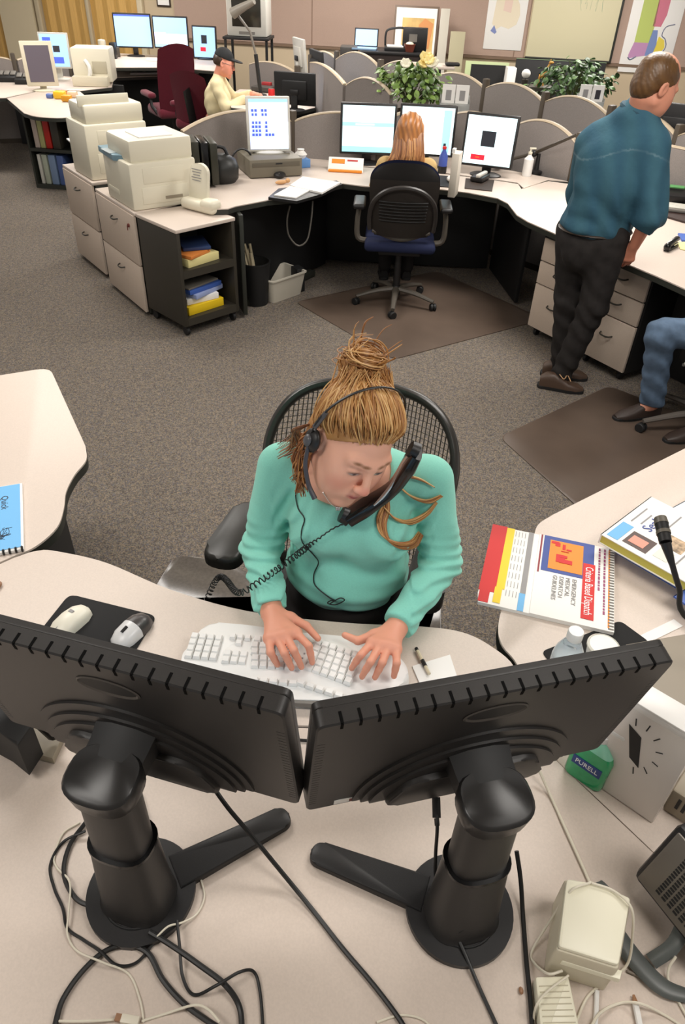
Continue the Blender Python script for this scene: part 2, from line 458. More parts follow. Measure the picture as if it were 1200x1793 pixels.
# ------------------------------------------------------------------ foreground worktops
DZ = .74
def worktop(name, label, poly, bands=True, z=DZ, cat='desk', th=.03):
    cx = sum(p[0] for p in poly)/len(poly); cy = sum(p[1] for p in poly)/len(poly)
    t = thing(name, label, cat, (cx, cy, 0))
    MB().prism(poly, z-.006, z, bev=.002).build('top', M_LAM, t, True)
    MB().prism(poly, z-th-.006, z-.0065, bev=0).build('edge_band', M_EDGE, t, True, ang=30)
    return t
def under(t, name, c, s, m=M_BLK2, rz=0):
    MB().box((0, 0, 0), s, .006, M=T(*c) @ RZ(rz)).build(name, m, t, True)
F_front = catmull([(-.885, 1.425, 0), (-.83, 1.46, 0), (-.76, 1.455, 0), (-.63, 1.42, 0), (-.44, 1.33, 0), (-.23, 1.265, 0), (.01, 1.24, 0), (.21, 1.238, 0), (.31, 1.225, 0), (.375, 1.185, 0), (.425, 1.12, 0), (.43, 1.02, 0), (.435, .932, 0)], 5)
poly = [(p.x, p.y) for p in F_front]+[(-.62, .932), (-1.32, .99)]
tk = worktop('keyboard_worktop', 'curved beige worktop edge carrying the white keyboard in front of the seated woman', poly)
under(tk, 'support_panel', (-.7, 1.08, .355), (.02, .2, .70)); under(tk, 'support_panel', (.38, 1.02, .355), (.02, .16, .70))
tm = worktop('monitor_worktop', 'beige rear worktop holding the two black monitors seen from behind', rpoly([(-.615, .927), (.435, .927), (.475, .868), (.56, .757), (.68, .60), (1.0, .15), (1.0, -.2), (-1.1, -.2), (-1.1, .30)], [0, 0, .05, 0, 0, 0, 0, 0, 0]))
under(tm, 'support_panel', (-.3, .35, .355), (.02, .7, .70)); under(tm, 'support_panel', (.5, .3, .355), (.02, .5, .70))
tl = worktop('side_worktop', 'empty beige worktop wing at the left edge with a blue booklet on it',
             [(p.x, p.y) for p in catmull([(-.893, 1.428, 0), (-.845, 1.475, 0), (-.815, 1.56, 0), (-.825, 1.65, 0), (-.845, 1.73, 0), (-.848, 1.82, 0), (-.838, 1.905, 0), (-.865, 1.985, 0)], 5)]+rpoly([(-.87, 1.995), (-1.175, 2.53), (-2.2, 2.02), (-1.7, 1.3), (-1.33, .998)], [0, .05, 0, 0, 0])[1:])
under(tl, 'end_panel', (-.93, 1.62, .355), (.03, .46, .70), rz=.04); under(tl, 'modesty_panel', (-1.3, 2.15, .355), (.5, .03, .70), rz=-.55)
wl_ = worktop('corner_worktop', 'beige corner worktop behind the black monitor at the left edge', [(-.623, .925), (-1.105, .31), (-1.7, .31), (-1.7, 1.0), (-1.33, .985)])
under(wl_, 'support_panel', (-1.4, .6, .355), (.02, .5, .70))
tr = worktop('side_worktop', 'beige worktop wing on the right with manuals and a gooseneck microphone', [(p.x, p.y) for p in catmull([(.443, .935, 0), (.437, 1.03, 0), (.432, 1.13, 0), (.402, 1.2, 0), (.415, 1.29, 0), (.475, 1.43, 0), (.555, 1.60, 0), (.585, 1.67, 0), (.64, 1.722, 0)], 5)]+[(1.2, 2.145), (1.9, 2.66), (2.0, 1.2), (1.1, .12), (.682, .6005), (.5625, .758), (.4768, .8695)])
under(tr, 'end_panel', (.62, 1.35, .355), (.03, .5, .70), rz=-.35); under(tr, 'modesty_panel', (1.5, 1.6, .355), (.03, 1.2, .70))

# ------------------------------------------------------------------ the two big monitors from behind
def back_monitor(label, base, yaw, cen, w, h, tilt, arms):
    t = thing('monitor', label, 'monitor', (base[0], base[1], DZ), yaw)
    X = Vector((cos(yaw), sin(yaw), 0)); Y = Vector((-sin(yaw), cos(yaw), 0)); Z = Vector((0, 0, 1))
    Z2 = Z*cos(tilt)-Y*sin(tilt); Y2 = Y*cos(tilt)+Z*sin(tilt)
    PM = Matrix(((X.x, Y2.x, Z2.x, cen[0]), (X.y, Y2.y, Z2.y, cen[1]), (X.z, Y2.z, Z2.z, cen[2]), (0, 0, 0, 1)))
    th = .027
    mb = MB()
    r0 = rpoly([(-w/2+.0025, -h/2+.0025), (w/2-.0025, -h/2+.0025), (w/2-.0025, h/2-.0025), (-w/2+.0025, h/2-.0025)], .012, 4)
    r1 = rpoly([(-w/2, -h/2), (w/2, -h/2), (w/2, h/2), (-w/2, h/2)], .014, 4)
    ring = lambda r, d: [(p[0], d, p[1]) for p in r]
    mb.loft([ring(r0, 0), ring(r1, .0025), ring(r1, th)], M=PM)
    hs = mb.build('housing', M_MON, t, True, ang=35)
    MB().prism([(p[0], p[1]) for p in r1], 0, .0112, bev=.003, M=PM @ T(0, th+.0115, 0) @ RX(pi/2)).build('bezel', M_MON, t, True)
    MB().box((0, th+.0120, .005), (w-.05, .001, h-.06), M=PM).build('screen', mat('screen_glow', (150, 190, 220), .3, emit=.6), t, True)
    mb = MB(); n = 19
    for i in range(n):
        a = -w/2+.035+(w-.07)*i/(n-1)
        mb.box((a, .0095, h/2-.0006), (.0042, .017, .0024), M=PM); mb.box((a, .0004, h/2-.0085), (.0042, .0020, .013), M=PM); mb.box((a, .0012, h/2-.0014), (.003, .0016, .0022), M=PM)
    mb.build('vent_slots', mat('slot_black', (5, 5, 5), .8, spec=.1), hs, True, smooth=False)
    for sx in (-1, 1):
        mb = MB()
        for k in range(26): mb.box((sx*(w/2-.009), .0002, -h/2+.03+(h-.09)*k/25), (.012, .0010, .0035), M=PM)
        mb.build('side_ribs', M_MON, hs, True, smooth=False)
    # oval grip near the top
    el = lambda rx, rz, cx, cz, n=28: [(cx+rx*cos(2*pi*k/n), cz+rz*sin(2*pi*k/n)) for k in range(n)]
    g = MB()
    g.loft([[(a, -.0012, b) for a, b in el(.052, .024, 0, h*.31)], [(a, .004, b) for a, b in el(.046, .018, 0, h*.31+.002)]], cap=False, M=PM)
    g.loft([[(a, -.0010, b) for a, b in el(.052, .024, 0, h*.31)], [(a, -.0024, b) for a, b in el(.049, .021, 0, h*.31)], [(a, -.0008, b) for a, b in el(.046, .018, 0, h*.31+.002)]], cap=False, M=PM)
    g.build('grip_recess', mat('grip', (70, 66, 62), .5), hs, True)
    MB().prism(el(.046, .017, 0, h*.31+.003), 0, .0016, M=PM @ RX(pi/2) @ Matrix.Identity(4)).build('grip_well', M_BLK2, hs, True)
    # stepped half-oval bulge on the lower back
    for i, (rx, rz) in enumerate(((.196, .188), (.182, .160), (.168, .134))):
        n = 36; pl = [(rx*cos(pi*k/n), -h/2+.012+rz*sin(pi*k/n)) for k in range(n+1)]
        MB().prism(pl, 0, .0045*(i+1), bev=.0025, M=PM @ RX(pi/2)).build('ridge', M_MON, hs, True)
    MB().prism(rpoly([(-.15, -h/2+.006), (.15, -h/2+.006), (.11, -h/2+.10), (-.11, -h/2+.10)], .03), .0, .024, bev=.006, M=PM @ RX(pi/2)).build('connector_cover', M_MON, hs, True)
    # stand
    n = 40; disk = [(.094*cos(2*pi*k/n), .094*sin(2*pi*k/n)) for k in range(n)]
    mb = MB(); mb.prism(disk, 0, .012, bev=.004)
    for a, ln in arms:
        m4 = RZ(a); pl = rpoly([(.06, -.034), (ln, -.021), (ln, .021), (.06, .034)], [.0, .02, .02, .0])
        mb.prism(pl, 0, .014, bev=.004, M=m4)
    bs = mb.build('base', M_BLK, t)
    MB().tube([(.060*cos(2*pi*k/32), .060*sin(2*pi*k/32)-.006, .0125) for k in range(32)], .0022, 6, closed=True).build('swivel_ring', M_BLK2, bs)
    # column axis towards the head
    hd = PM @ Vector((0, -.083, -h*.10)); hl = WM(t).inverted() @ hd
    def oval(c, rx, ry, n=28): return [(c[0]+rx*math.copysign(abs(cos(2*pi*k/n))**.75, cos(2*pi*k/n)), c[1]+ry*math.copysign(abs(sin(2*pi*k/n))**.75, sin(2*pi*k/n)), c[2]) for k in range(n)]
    b0 = Vector((0, -.008, .013)); ax = (hl-b0)
    at = lambda f: b0+ax*f
    MB().loft([oval(at(0), .064, .054), oval(at(.03), .061, .050), oval(at(.5), .053, .042)]).build('column_sleeve', M_MON, t)
    MB().loft([oval(at(.5), .055, .044), oval(at(.52), .055, .044)]).build('column_collar', M_BLKG, t)
    MB().loft([oval(at(.48), .048, .037), oval(at(.95), .047, .036)]).build('column', M_MON, t)
    HM = T(*hl) @ RX(.16)
    MB().loft([oval((0, 0, -.040), .048, .038), oval((0, -.002, -.022), .056, .047), oval((0, -.002, .014), .058, .048), oval((0, .0, .019), .054, .043)], M=HM).build('tilt_head', mat('satin_black', (34, 33, 33), .34), t, ang=50)
    MB().loft([[(-.045, .0, -.03), (.045, .0, -.03), (.047, .0, .010), (.02, .0, .0165), (-.02, .0, .0165), (-.047, .0, .010)], [(-.047, .05, -.03), (.047, .05, -.03), (.049, .05, .012), (.02, .05, .022), (-.02, .05, .022), (-.049, .05, .012)], [(-.050, .078, -.03), (.050, .078, -.03), (.052, .078, .02), (.02, .078, .032), (-.02, .078, .032), (-.052, .078, .02)]], M=HM).build('hinge_neck', M_BLK2, t)
    clip = MB()
    for k, zz in enumerate((.03, .055, .08)):
        c = at(zz/.30); clip.tube([(c.x+(-.012+k*.008)+.015*cos(2*pi*q/16), c.y-.047+.006*zz/.08, c.z+.009*sin(2*pi*q/16)) for q in range(16)], .0018, 5, closed=True)
    clip.build('cable_clip', M_BLK, t)
    return t, PM
monR, PMR = back_monitor('black monitor on the right, tilted back on its stand, seen from behind', (.235, .566), .269, (.2325, .671, 1.091), .545, .33, .204, [(2.55, .28), (.95, .2)])
monL, PML = back_monitor('black monitor on the left, cut by the photo edge, seen from behind', (-.325, .572), -.25, (-.322, .665, 1.115), .545, .33, .189, [(.80, .29), (2.2, .2)])
MB().box((-.20, -.0008, -.148), (.052, .0012, .016), M=PMR).build('label_sticker', M_PAPER, monR, True)
MB().box((-.19, -.0016, -.148), (.02, .0012, .010), M=PMR).build('label_print', mat('sticker_red', (120, 60, 60), .6), monR, True)

# dark console at the left edge on a taupe foot
t = thing('desk_console', 'black desk console on a taupe foot cut off by the left edge of the photo', 'console', (*V2(40, 1285, DZ), DZ+.001))
q2 = lambda pxs, z: [tuple(W(*p, z)[:2]) for p in pxs]
MB().prism(q2([(30, 1262), (112, 1283), (92, 1328), (5, 1305)], .76), DZ+.001, .76, bev=.004).build('foot', M_TAUPE, t, True)
MB().prism(q2([(-60, 1180), (0, 1215), (56, 1268), (30, 1306), (0, 1282), (-60, 1250)], .86), .7605, .86, bev=.006).build('body', M_BLK2, t, True)
pp = [Vector(W(98, 1289, .785)), Vector(W(50, 1240, .86)), Vector(W(0, 1190, .93)), Vector(W(-70, 1122, 1.0))]
MB().tube(pp, [.011, .014, .016, .018], 8, 3, flat=2.0).build('side_arm', M_BLK, t, True)

# ------------------------------------------------------------------ keyboard
KO, KR = (-.093, 1.093), -.055
kb = thing('keyboard', 'white split ergonomic keyboard under the seated woman\'s hands', 'keyboard', (KO[0], KO[1], DZ), KR)
top_e = [(-.262, .004), (-.235, .098), (-.12, .098), (-.04, .088), (.04, .088), (.12, .088), (.225, .060), (.262, .01)]
bot_e = [(.267, -.028), (.22, -.075), (.12, -.108), (0, -.118), (-.12, -.112), (-.22, -.098), (-.262, -.085), (-.268, -.01)]
ol = rpoly(top_e+bot_e, .03, 4)
kbody = MB().prism(ol, .004, .026, bev=.007, top=[(p[0]*.985, p[1]*.96) for p in ol]).build('body', M_WHITE, kb)
hump = MB().loft([[(a*.20*cos(2*pi*k/28) if False else .19*a*cos(2*pi*k/28), -.005+.085*a*sin(2*pi*k/28), z) for k in range(28)] for a, z in ((1, .0235), (.85, .028), (.5, .031), (.2, .032))])
hump.build('raised_deck', M_WHITE, kbody)
MB().prism([(-.27, -.06), (.255, -.05), (.255, -.03), (-.27, -.03)], 0, .006).build('riser', M_GREY, kb)
keyme = None
def key(x, y, rz, sx=.0172, sy=.0172, z=.026):
    global keyme
    if keyme is None:
        k = MB(); a, b_ = .5, .40
        k.loft([[(-a, -a, 0), (a, -a, 0), (a, a, 0), (-a, a, 0)], [(-a, -a, .5), (a, -a, .5), (a, a, .5), (-a, a, .5)], [(-b_, -b_+.05, 1), (b_, -b_+.05, 1), (b_, b_+.05, 1), (-b_, b_+.05, 1)]])
        o = k.build('key', M_KEY, kb, smooth=False); keyme = o.data
    else:
        o = bpy.data.objects.new('key', keyme); COL.objects.link(o); o.parent = kb
    o.location = (x, y, z); o.rotation_euler = (0, 0, rz); o.scale = (sx, sy, .0105)
nk = 0
def block(ox, oy, rz, rows, pitch=.0192, z=.028):
    global nk
    for j, (n, sh) in enumerate(rows):
        for i in range(n):
            lx, ly = (i+sh)*pitch, -j*pitch
            key(ox+lx*cos(rz)-ly*sin(rz), oy+lx*sin(rz)+ly*cos(rz), rz, z=z); nk += 1
block(-.248, .040, 0, [(4, 0), (4, 0), (4, 0), (4, 0)], z=.0245)          # number pad
for (x, y) in ((-.158, .048), (-.140, .048), (-.122, .048), (-.140, .030)): key(x, y, 0, .014, .014, .0255)
for j in range(2):
    for i in range(3): key(-.160+i*.0192, -.004-j*.0192, 0, z=.025)
block(-.098, .044, .05, [(5, 0), (6, -.2), (6, -.1), (6, .1), (6, .2)], z=.028)
block(.045, .050, -.30, [(6, 0), (6, .25), (6, .35), (6, .45), (6, .6)], z=.028)
for i in range(5): key(-.085+i*.022, -.074, .02, .019, .012, .027)
for i in range(5): key(.02+i*.022, -.072-.006*i, -.28, .019, .012, .027)
MB().box((.018, .014, .0320), (.004, .004, .002)).box((.015, .0, .0320), (.004, .004, .002)).box((.012, -.014, .0320), (.004, .004, .002)).build('indicator_lamps', M_GREYINK, kb)
MB().prism(rpoly([(-.045, -.122), (.075, -.118), (.07, -.105), (-.04, -.108)], .005), .010, .024, bev=.004).build('rear_lip', M_GREY, kb)

# mouse pad and mice
pad = rpoly([V2(122, 1042, DZ), V2(275, 1080, DZ), V2(222, 1165, DZ), V2(60, 1120, DZ)], .02)
rebase(tag(MB().prism(pad, DZ+.0005, DZ+.004, bev=.0015).build('mouse_pad', mat('pad_cloth', (24, 24, 25), .9)), 'black mouse pad under two computer mice', 'mouse pad'))
def mouse(label, px, py, rz, split):
    x, y = V2(px, py, DZ+.02); t = thing('computer_mouse', label, 'computer mouse', (x, y, DZ+.0045), rz)
    prof = [(-.058, .0, .008), (-.050, .022, .020), (-.03, .030, .030), (0, .031, .035), (.028, .030, .030), (.048, .024, .018), (.056, .010, .008)]
    def rings(pr, top=1.):
        R = []
        for (yy, hw, hz) in pr:
            R.append([(max(hw, .006)*cos(a)*(1 if sin(a) >= 0 else 1), yy, max(0, hz*top*max(0, sin(a))**.7)) for a in [pi*k/12 for k in range(13)]])
        return R
    if split:
        MB().loft(rings(prof[:3]+[(-.006, .031, .0345)])).build('body', mat('dark_shell', (62, 58, 58), .3), t)
        MB().loft(rings([(-.0055, .0308, .034), (.028, .030, .030), (.048, .024, .018), (.056, .010, .008)])).build('button_shell', mat('silver_shell', (214, 214, 214), .3), t)
        MB().tube([(0, .012, .032), (0, .030, .029)], .0042, 8).build('wheel', M_BLK, t)
    else:
        MB().loft(rings(prof)).build('body', mat('ivory_shell', (226, 222, 206), .4), t)
        MB().box((0, .02, .0325), (.0012, .05, .002), M=RX(-.25)).build('button_split', M_GREYINK, t)
        MB().box((.002, -.012, .0335), (.012, .008, .003)).build('logo_dot', M_GREYINK, t)
mouse('ivory computer mouse lying on the left of the black mouse pad', 122, 1085, rad(152), False)
mouse('black and silver computer mouse on the right of the black mouse pad', 230, 1100, rad(152), True)

# note pad and pen
def rect(px0, px1, z, wdt, side=1):
    a, b_ = Vector(W(*px0, z)), Vector(W(*px1, z)); d = (b_-a); L = d.length; ang = math.atan2(d.y, d.x)
    return T(a.x, a.y, 0) @ RZ(ang), L
npoly = [V2(722, 1168, DZ), V2(788, 1148, DZ), V2(800, 1185, DZ), V2(738, 1205, DZ)]
rebase(tag(MB().prism(npoly, DZ+.0005, DZ+.004).build('note_paper', M_PAPER), 'small white note sheets lying right of the white keyboard', 'paper'))
t = thing('pen', 'slim gold and white pen on the note sheets beside the keyboard', 'pen', (*V2(740, 1158, DZ), DZ+.0045))
pa, pb = Vector(W(730, 1137, DZ+.009)), Vector(W(752, 1180, DZ+.009))
MB().tube([pa, pb], .0042, 8).build('barrel', mat('pen_barrel', (216, 204, 176), .3), t, True)
MB().tube([pa.lerp(pb, .45), pa.lerp(pb, .7)], .0052, 8).build('grip', M_BLK, t, True)
MB().tube([pa.lerp(pb, -.05), pa.lerp(pb, .06)], .0045, 8).build('cap', M_BLK, t, True)

# blue booklet at the left edge
t = thing('booklet', 'light blue spiral booklet lying on the left worktop', 'booklet', (*V2(0, 900, DZ), DZ+.0005))
c1, c2 = Vector(V2(40, 850, DZ)), Vector(V2(43, 965, DZ)); d = c2-c1; n_ = Vector((-d.y, d.x)); n_ = n_ if n_.x < 0 else -n_
n_ = n_.normalized()*.225
MB().prism([c1, c2, c2+n_, c1+n_], DZ+.001, DZ+.009).build('pages', M_PAPER, t, True)
ins = lambda a, b_: c1+d*b_+n_*a
MB().prism([ins(.03, .01), ins(.03, .97), ins(1, .97), ins(1, .01)], DZ+.0092, DZ+.0105).build('cover', mat('cover_blue', (108, 180, 232), .5), t, True)
sp = MB()
for i in range(14):
    p = ins(.02+i*.07, .99); sp.tube([(p.x+.006*cos(d_)*d.normalized().x, p.y+.006*cos(d_)*d.normalized().y, DZ+.007+.007*sin(d_)) for d_ in [2*pi*q/8 for q in range(8)]], .003, 5, closed=True)
sp.build('spiral_binding', M_BLK, t, True)
ang = math.atan2(d.y, d.x)
for (s_, a, b_, sz) in (('Quick', .22, .28, .028), ('Reference', .36, .30, .024)):
    p = ins(a, b_); text('lettering', s_, sz, T(p.x, p.y, DZ+.0106) @ RZ(ang), M_INK, t).matrix_parent_inverse = T(*t.location).inverted()
mb = MB(); rg = random.Random(3)
for k in range(3):
    c = ins(.25, .74); mb.tube([(c.x+rg.uniform(-.025, .025), c.y+rg.uniform(-.03, .03), DZ+.0108) for q in range(9)], .0007, 4, 4)
mb.build('drawn_emblem', M_INK, t, True)

rebase(tag(MB().ell((*V2(-1, 1028, DZ), DZ+.008), (.008, .012, .007), 10).build('wrapper', mat('brown_tip', (150, 110, 80), .4)), 'tiny brown wrapper on the worktop at the left edge', 'wrapper'))

# dispatch guideline flip book
a_ = Vector(W(1080, 960, .76)); b_ = Vector(W(1080, 1105, .76)); X = (b_-a_); BW = X.length; ang = math.atan2(X.y, X.x)
BM = T(a_.x, a_.y, DZ) @ RZ(ang)         # x: reading direction, y: up the page (towards the binding)
bk = thing('flip_book', 'white guideline flip book with red and yellow index tabs and an orange cover picture', 'book', (a_.x, a_.y, DZ), ang)
BH = .355
def bl(name, x0, x1, f0, f1, z, m, par=bk): return MB().box(((x0+x1)/2*BW, -(f0+f1)/2*BH, z), (abs(x1-x0)*BW, abs(f1-f0)*BH, .0012)).build(name, m, par, smooth=False)
MB().prism([(0, -.004), (BW, -.004), (BW*1.0, -.97*BH), (BW*.9, -.985*BH), (.0, -.93*BH)], .001, .011).build('pages', M_PAPER, bk, smooth=False)
MB().prism([(0, -.004), (BW, -.004), (BW, -.60*BH), (0, -.60*BH)], .0112, .0135).build('cover', M_PAPER, bk, smooth=False)
zt = .0118
bl('index_tab', -.01, .86, .86, .985, zt-.0004, M_RED); bl('index_tab', .84, .99, .90, .975, zt, M_RED)
bl('index_tab', .0, .80, .80, .862, zt+.0002, M_YEL); bl('index_tab', .79, .97, .815, .87, zt+.0004, M_YEL)
bl('index_tab', .0, .80, .645, .685, zt+.0002, M_GREYINK); bl('index_tab', .80, 1.0, .645, .69, zt+.0002, M_LBLU)
mb = MB()
for f in (.71, .735, .76, .785):
    for i in range(8): mb.box(((.06+.11*i)*BW, -f*BH, zt+.0002), (.07*BW, .0012, .0008))
mb.build('index_lines', M_GREYINK, bk, smooth=False)
zc = .0138
bl('printed_line', .03, .97, .045, .056, zc, M_ORG); bl('blue_panel', .0, .47, .165, .56, zc, M_BLU)
bl('orange_picture', .05, .43, .25, .51, zc+.0006, M_ORG); bl('title_banner', .27, .93, .155, .245, zc+.0008, M_RED)
bl('printed_line', .0, .50, .572, .585, zc, mat('maroon_print', (140, 40, 50), .6))
mb = MB()
for (x, f, sx, sy) in ((.10, .45, .05, .02), (.12, .40, .07, .012), (.08, .47, .03, .03), (.15, .36, .02, .02), (.28, .42, .10, .035), (.31, .38, .05, .05), (.25, .40, .03, .03), (.18, .39, .008, .03)):
    mb.box((x*BW, -f*BH, zc+.0013+.00013*len(mb.bm.verts)/8), (sx*BW, sy*BH*2, .0008))
mb.build('picture_shapes', M_RED, bk, smooth=False)
text('title_lettering', 'Criteria Based Dispatch', .030, T(.60*BW, -.20*BH, zc+.0016), mat('white_print', (246, 246, 246), .6), bk, sx=.66)
for i, s_ in enumerate(('EMERGENCY', 'MEDICAL', 'DISPATCH', 'GUIDELINES')):
    text('cover_lettering', s_, .0165, T(.50*BW, -(.305+.048*i)*BH, zc+.0006), M_GREYINK, bk, align='LEFT', sx=1.1)
mb = MB(); rg = random.Random(5)
for f, x1 in ((.085, .80), (.125, .58)):
    x = .03
    while x < x1: l = rg.uniform(.015, .04); mb.box(((x+l/2)*BW, -f*BH, zc+.0004), (l*BW, .005, .0008)); x += l+.012
mb.build('small_print', mat('plum_print', (150, 70, 110), .6), bk, smooth=False)
mb = MB()
for i in range(30): mb.box(((.02+i*.033)*BW, -.012, .0145), (.004, .014, .002), .0007)
mb.build('comb_binding', M_GREY, bk)

# manuals on the right
def slab_book(name, label, p0, p1, depth, z0, z1, cm, pm, sgn=-1, cat='book', grp=None):
    a, b2 = Vector(W(*p0, z1)), Vector(W(*p1, z1)); d = b2-a; ang = math.atan2(d.y, d.x)
    t = thing(name, label, cat, (a.x, a.y, z0), ang, grp); L = d.length; h = z1-z0
    MB().box((L/2, sgn*depth/2, h/2), (L-.006, depth-.006, h-.006), 0).build('pages', pm, t, smooth=False)
    MB().box((L/2, sgn*depth/2, h-.0015), (L, depth, .003), .0008).box((L/2, sgn*depth/2, .0015), (L, depth, .003), .0008).box((L/2, sgn*.002, h/2), (L, .004, h), .0008).build('cover', cm, t)
    return t, L, h
bA, LA, hA = slab_book('binder', 'blue and white binder lying under the other manuals on the right worktop', (1078, 955), (1165, 890), .36, DZ+.001, DZ+.026, mat('cover_white', (228, 230, 236), .4), M_PAPER)
MB().box((.0, -.18, .0125), (.004, .355, .02)).build('blue_spine', mat('binder_blue', (62, 96, 176), .5), bA)
bB, LB, hB = slab_book('manual', 'blue edged manual in the middle of the stack on the right worktop', (1066, 945), (1158, 880), .33, DZ+.0265, DZ+.044, mat('binder_blue', (62, 96, 176), .5), M_PAPER)
bC, LC, hC = slab_book('manual', 'thick yellow edged manual with printed photos on top of the stack', (1052, 935), (1140, 869), .34, DZ+.0445, DZ+.075, M_PAPER, mat('yellow_edge', (206, 196, 92), .6))
def on(t, h, name, x0, x1, y0, y1, m): MB().box(((x0+x1)/2, -(y0+y1)/2, h+.0006), (abs(x1-x0), abs(y1-y0), .0012)).build(name, m, t, smooth=False)
on(bC, hC, 'header_block', .012*1, .10, .012, .045, M_LBLU)
on(bC, hC, 'portrait_photo', .02, .085, .055, .125, mat('photo_dark', (84, 66, 62), .5)); on(bC, hC+.0008, 'portrait_face', .032, .068, .065, .11, mat('photo_pink', (226, 150, 130), .5))
on(bC, hC, 'printed_photo', .09, .15, .13, .19, mat('photo_mix', (186, 160, 130), .5, noise=.6, nscale=60)); on(bC, hC, 'printed_block', .03, .08, .14, .18, mat('pale_block', (226, 226, 212), .6))
on(bC, hC, 'printed_photo', .07, .125, .22, .25, mat('photo_rose', (214, 150, 160), .5, noise=.4, nscale=80)); on(bC, hC, 'printed_photo', .17, .215, .22, .25, mat('photo_rose2', (220, 110, 130), .5))
text('handwritten_title', 'Seals', .042, T(.155, -.075, hC+.0012), M_BLU, bC)
mb = MB(); rg = random.Random(2)
for (x, y, L_) in ((.12, .025, .09), (.13, .05, .06), (.17, .11, .08), (.04, .20, .10), (.09, .285, .13), (.08, .30, .10)): mb.box((x+L_/2, -y, hC+.0006), (L_, .004, .001))
mb.build('printed_lines', M_GREYINK, bC, smooth=False)
bD, LD, hD = slab_book('magazine', 'white magazine with a blue edge lying right of the yellow edged manual', (1160, 898), (1230, 860), .3, DZ+.0445, DZ+.056, mat('cover_pale', (226, 236, 246), .4), M_PAPER)
on(bD, hD, 'blue_border', .0, .008, .0, .29, M_BLU); on(bD, hD, 'printed_photo', .03, .10, .11, .17, M_LBLU); on(bD, hD, 'printed_photo', .03, .08, .2, .25, M_BLU)
bE, LE, hE = slab_book('folder', 'blue folder lying lowest at the right edge of the worktop', (1180, 1043), (1250, 1000), .2, DZ+.0445, DZ+.05, mat('binder_blue', (62, 96, 176), .5), M_PAPER)

# gooseneck microphone
mp_ = [Vector(W(1159, 918, 1.16)), Vector(W(1166, 950, 1.145)), Vector(W(1178, 990, 1.11)), Vector(W(1190, 1030, 1.06)), Vector(W(1212, 1090, .98)), Vector((.985, 1.0, .87)), Vector((.99, 1.0, .79))]
t = thing('gooseneck_microphone', 'black gooseneck microphone leaning over the manuals on the right', 'microphone', (.99, 1.0, DZ))
MB().tube([mp_[0], mp_[0].lerp(mp_[1], 1.0)], [.0135, .0125], 14).build('capsule', M_BLK, t, True)
MB().tube([mp_[0]+Vector((0, .0, .0)), mp_[0]+(mp_[0]-mp_[1])*.35], [.0142, .0125], 14).build('grille', mat('mic_grille', (96, 90, 80), .4), t, True)
MB().tube([mp_[0].lerp(mp_[1], .38), mp_[0].lerp(mp_[1], .56)], .0143, 14).build('ring', mat('mic_grille', (96, 90, 80), .4), t, True)
MB().tube([mp_[1]]+mp_[2:], [.011, .006, .006, .006, .006, .008], 10, 6).build('gooseneck', M_BLK, t, True)
MB().lathe([(.06, 0), (.06, .02), (.03, .035), (.012, .05)]).build('base', M_BLK, t)

# black mat, water bottle, cup
rebase(tag(MB().prism(rpoly([V2(948, 1142, DZ), V2(1086, 1088, DZ), V2(1138, 1126, DZ), V2(1010, 1215, DZ)], .015), DZ+.0005, DZ+.003).build('desk_mat', mat('pad_cloth', (24, 24, 25), .9)), 'black mat under the water bottle on the right worktop', 'mat'))
x, y = V2(1008, 1110, .945)
t = thing('water_bottle', 'clear water bottle with a white screw cap standing behind the right monitor', 'bottle', (x, y, DZ+.0035))
M_PET = mat('clear_plastic', (235, 240, 240), .08, trans=.9, spec=.5)
MB().lathe([(.03, 0), (.033, .006), (.033, .05), (.031, .055), (.033, .06), (.033, .135), (.03, .15), (.018, .178), (.0135, .184), (.0135, .19)]).build('body', M_PET, t)
MB().lathe([(.0335, .07), (.0335, .13)], seg=28).build('label', mat('bottle_label', (212, 220, 226), .4), t)
MB().lathe([(.0165, .188), (.0168, .192), (.0168, .208), (.0155, .211)]).build('cap', M_WHITE, t)
mb = MB(); A_ = pi*1.35
def ob(a, z): return (.0340*cos(A_+a), .0340*sin(A_+a), z)
mb.tube([ob(-.3, .085), ob(.0, .120), ob(.3, .085)], .0012, 4, closed=True); mb.build('label_mark', M_INK, t)
x, y = V2(1057, 1132, .80)
t = thing('cup', 'round white lidded cup beside the water bottle', 'cup', (x, y, DZ+.0035))
MB().lathe([(.03, 0), (.036, .055)]).build('body', M_WHITE, t); MB().lathe([(.038, .054), (.038, .06), (.034, .064), (.033, .062), (.0, .062)]).build('lid', mat('lid', (226, 224, 214), .3), t)
rebase(tag(MB().prism([V2(1112, 1118, DZ), V2(1180, 1085, DZ), V2(1196, 1097, DZ), V2(1128, 1130, DZ)], DZ+.0005, DZ+.002).build('paper_slip', M_PAPER), 'white paper slip lying beside the taupe desktop computer', 'paper'))

# taupe desktop computer lying flat
t = thing('desktop_computer', 'flat taupe desktop computer on the right worktop beside the monitor', 'computer', (.86, .965, DZ), .35)
cA, cB, cC_ = W(1100, 1125, .82), W(1200, 1105, .82), W(1130, 1240, .82)
pl = [tuple(W(1090, 1130, .82)[:2]), tuple(W(1225, 1105, .82)[:2]), tuple(W(1330, 1380, .82)[:2]), tuple(W(1140, 1240, .82)[:2]), tuple(W(1060, 1190, .82)[:2])]
MB().prism(rpoly(pl, .01, 3), DZ+.006, .82, bev=.004).build('case', mat('case_taupe', (140, 130, 114), .5), t, True)
MB().prism(rpoly(pl, .01, 3), DZ+.001, DZ+.0055).build('foot_strip', M_BLK2, t, True)

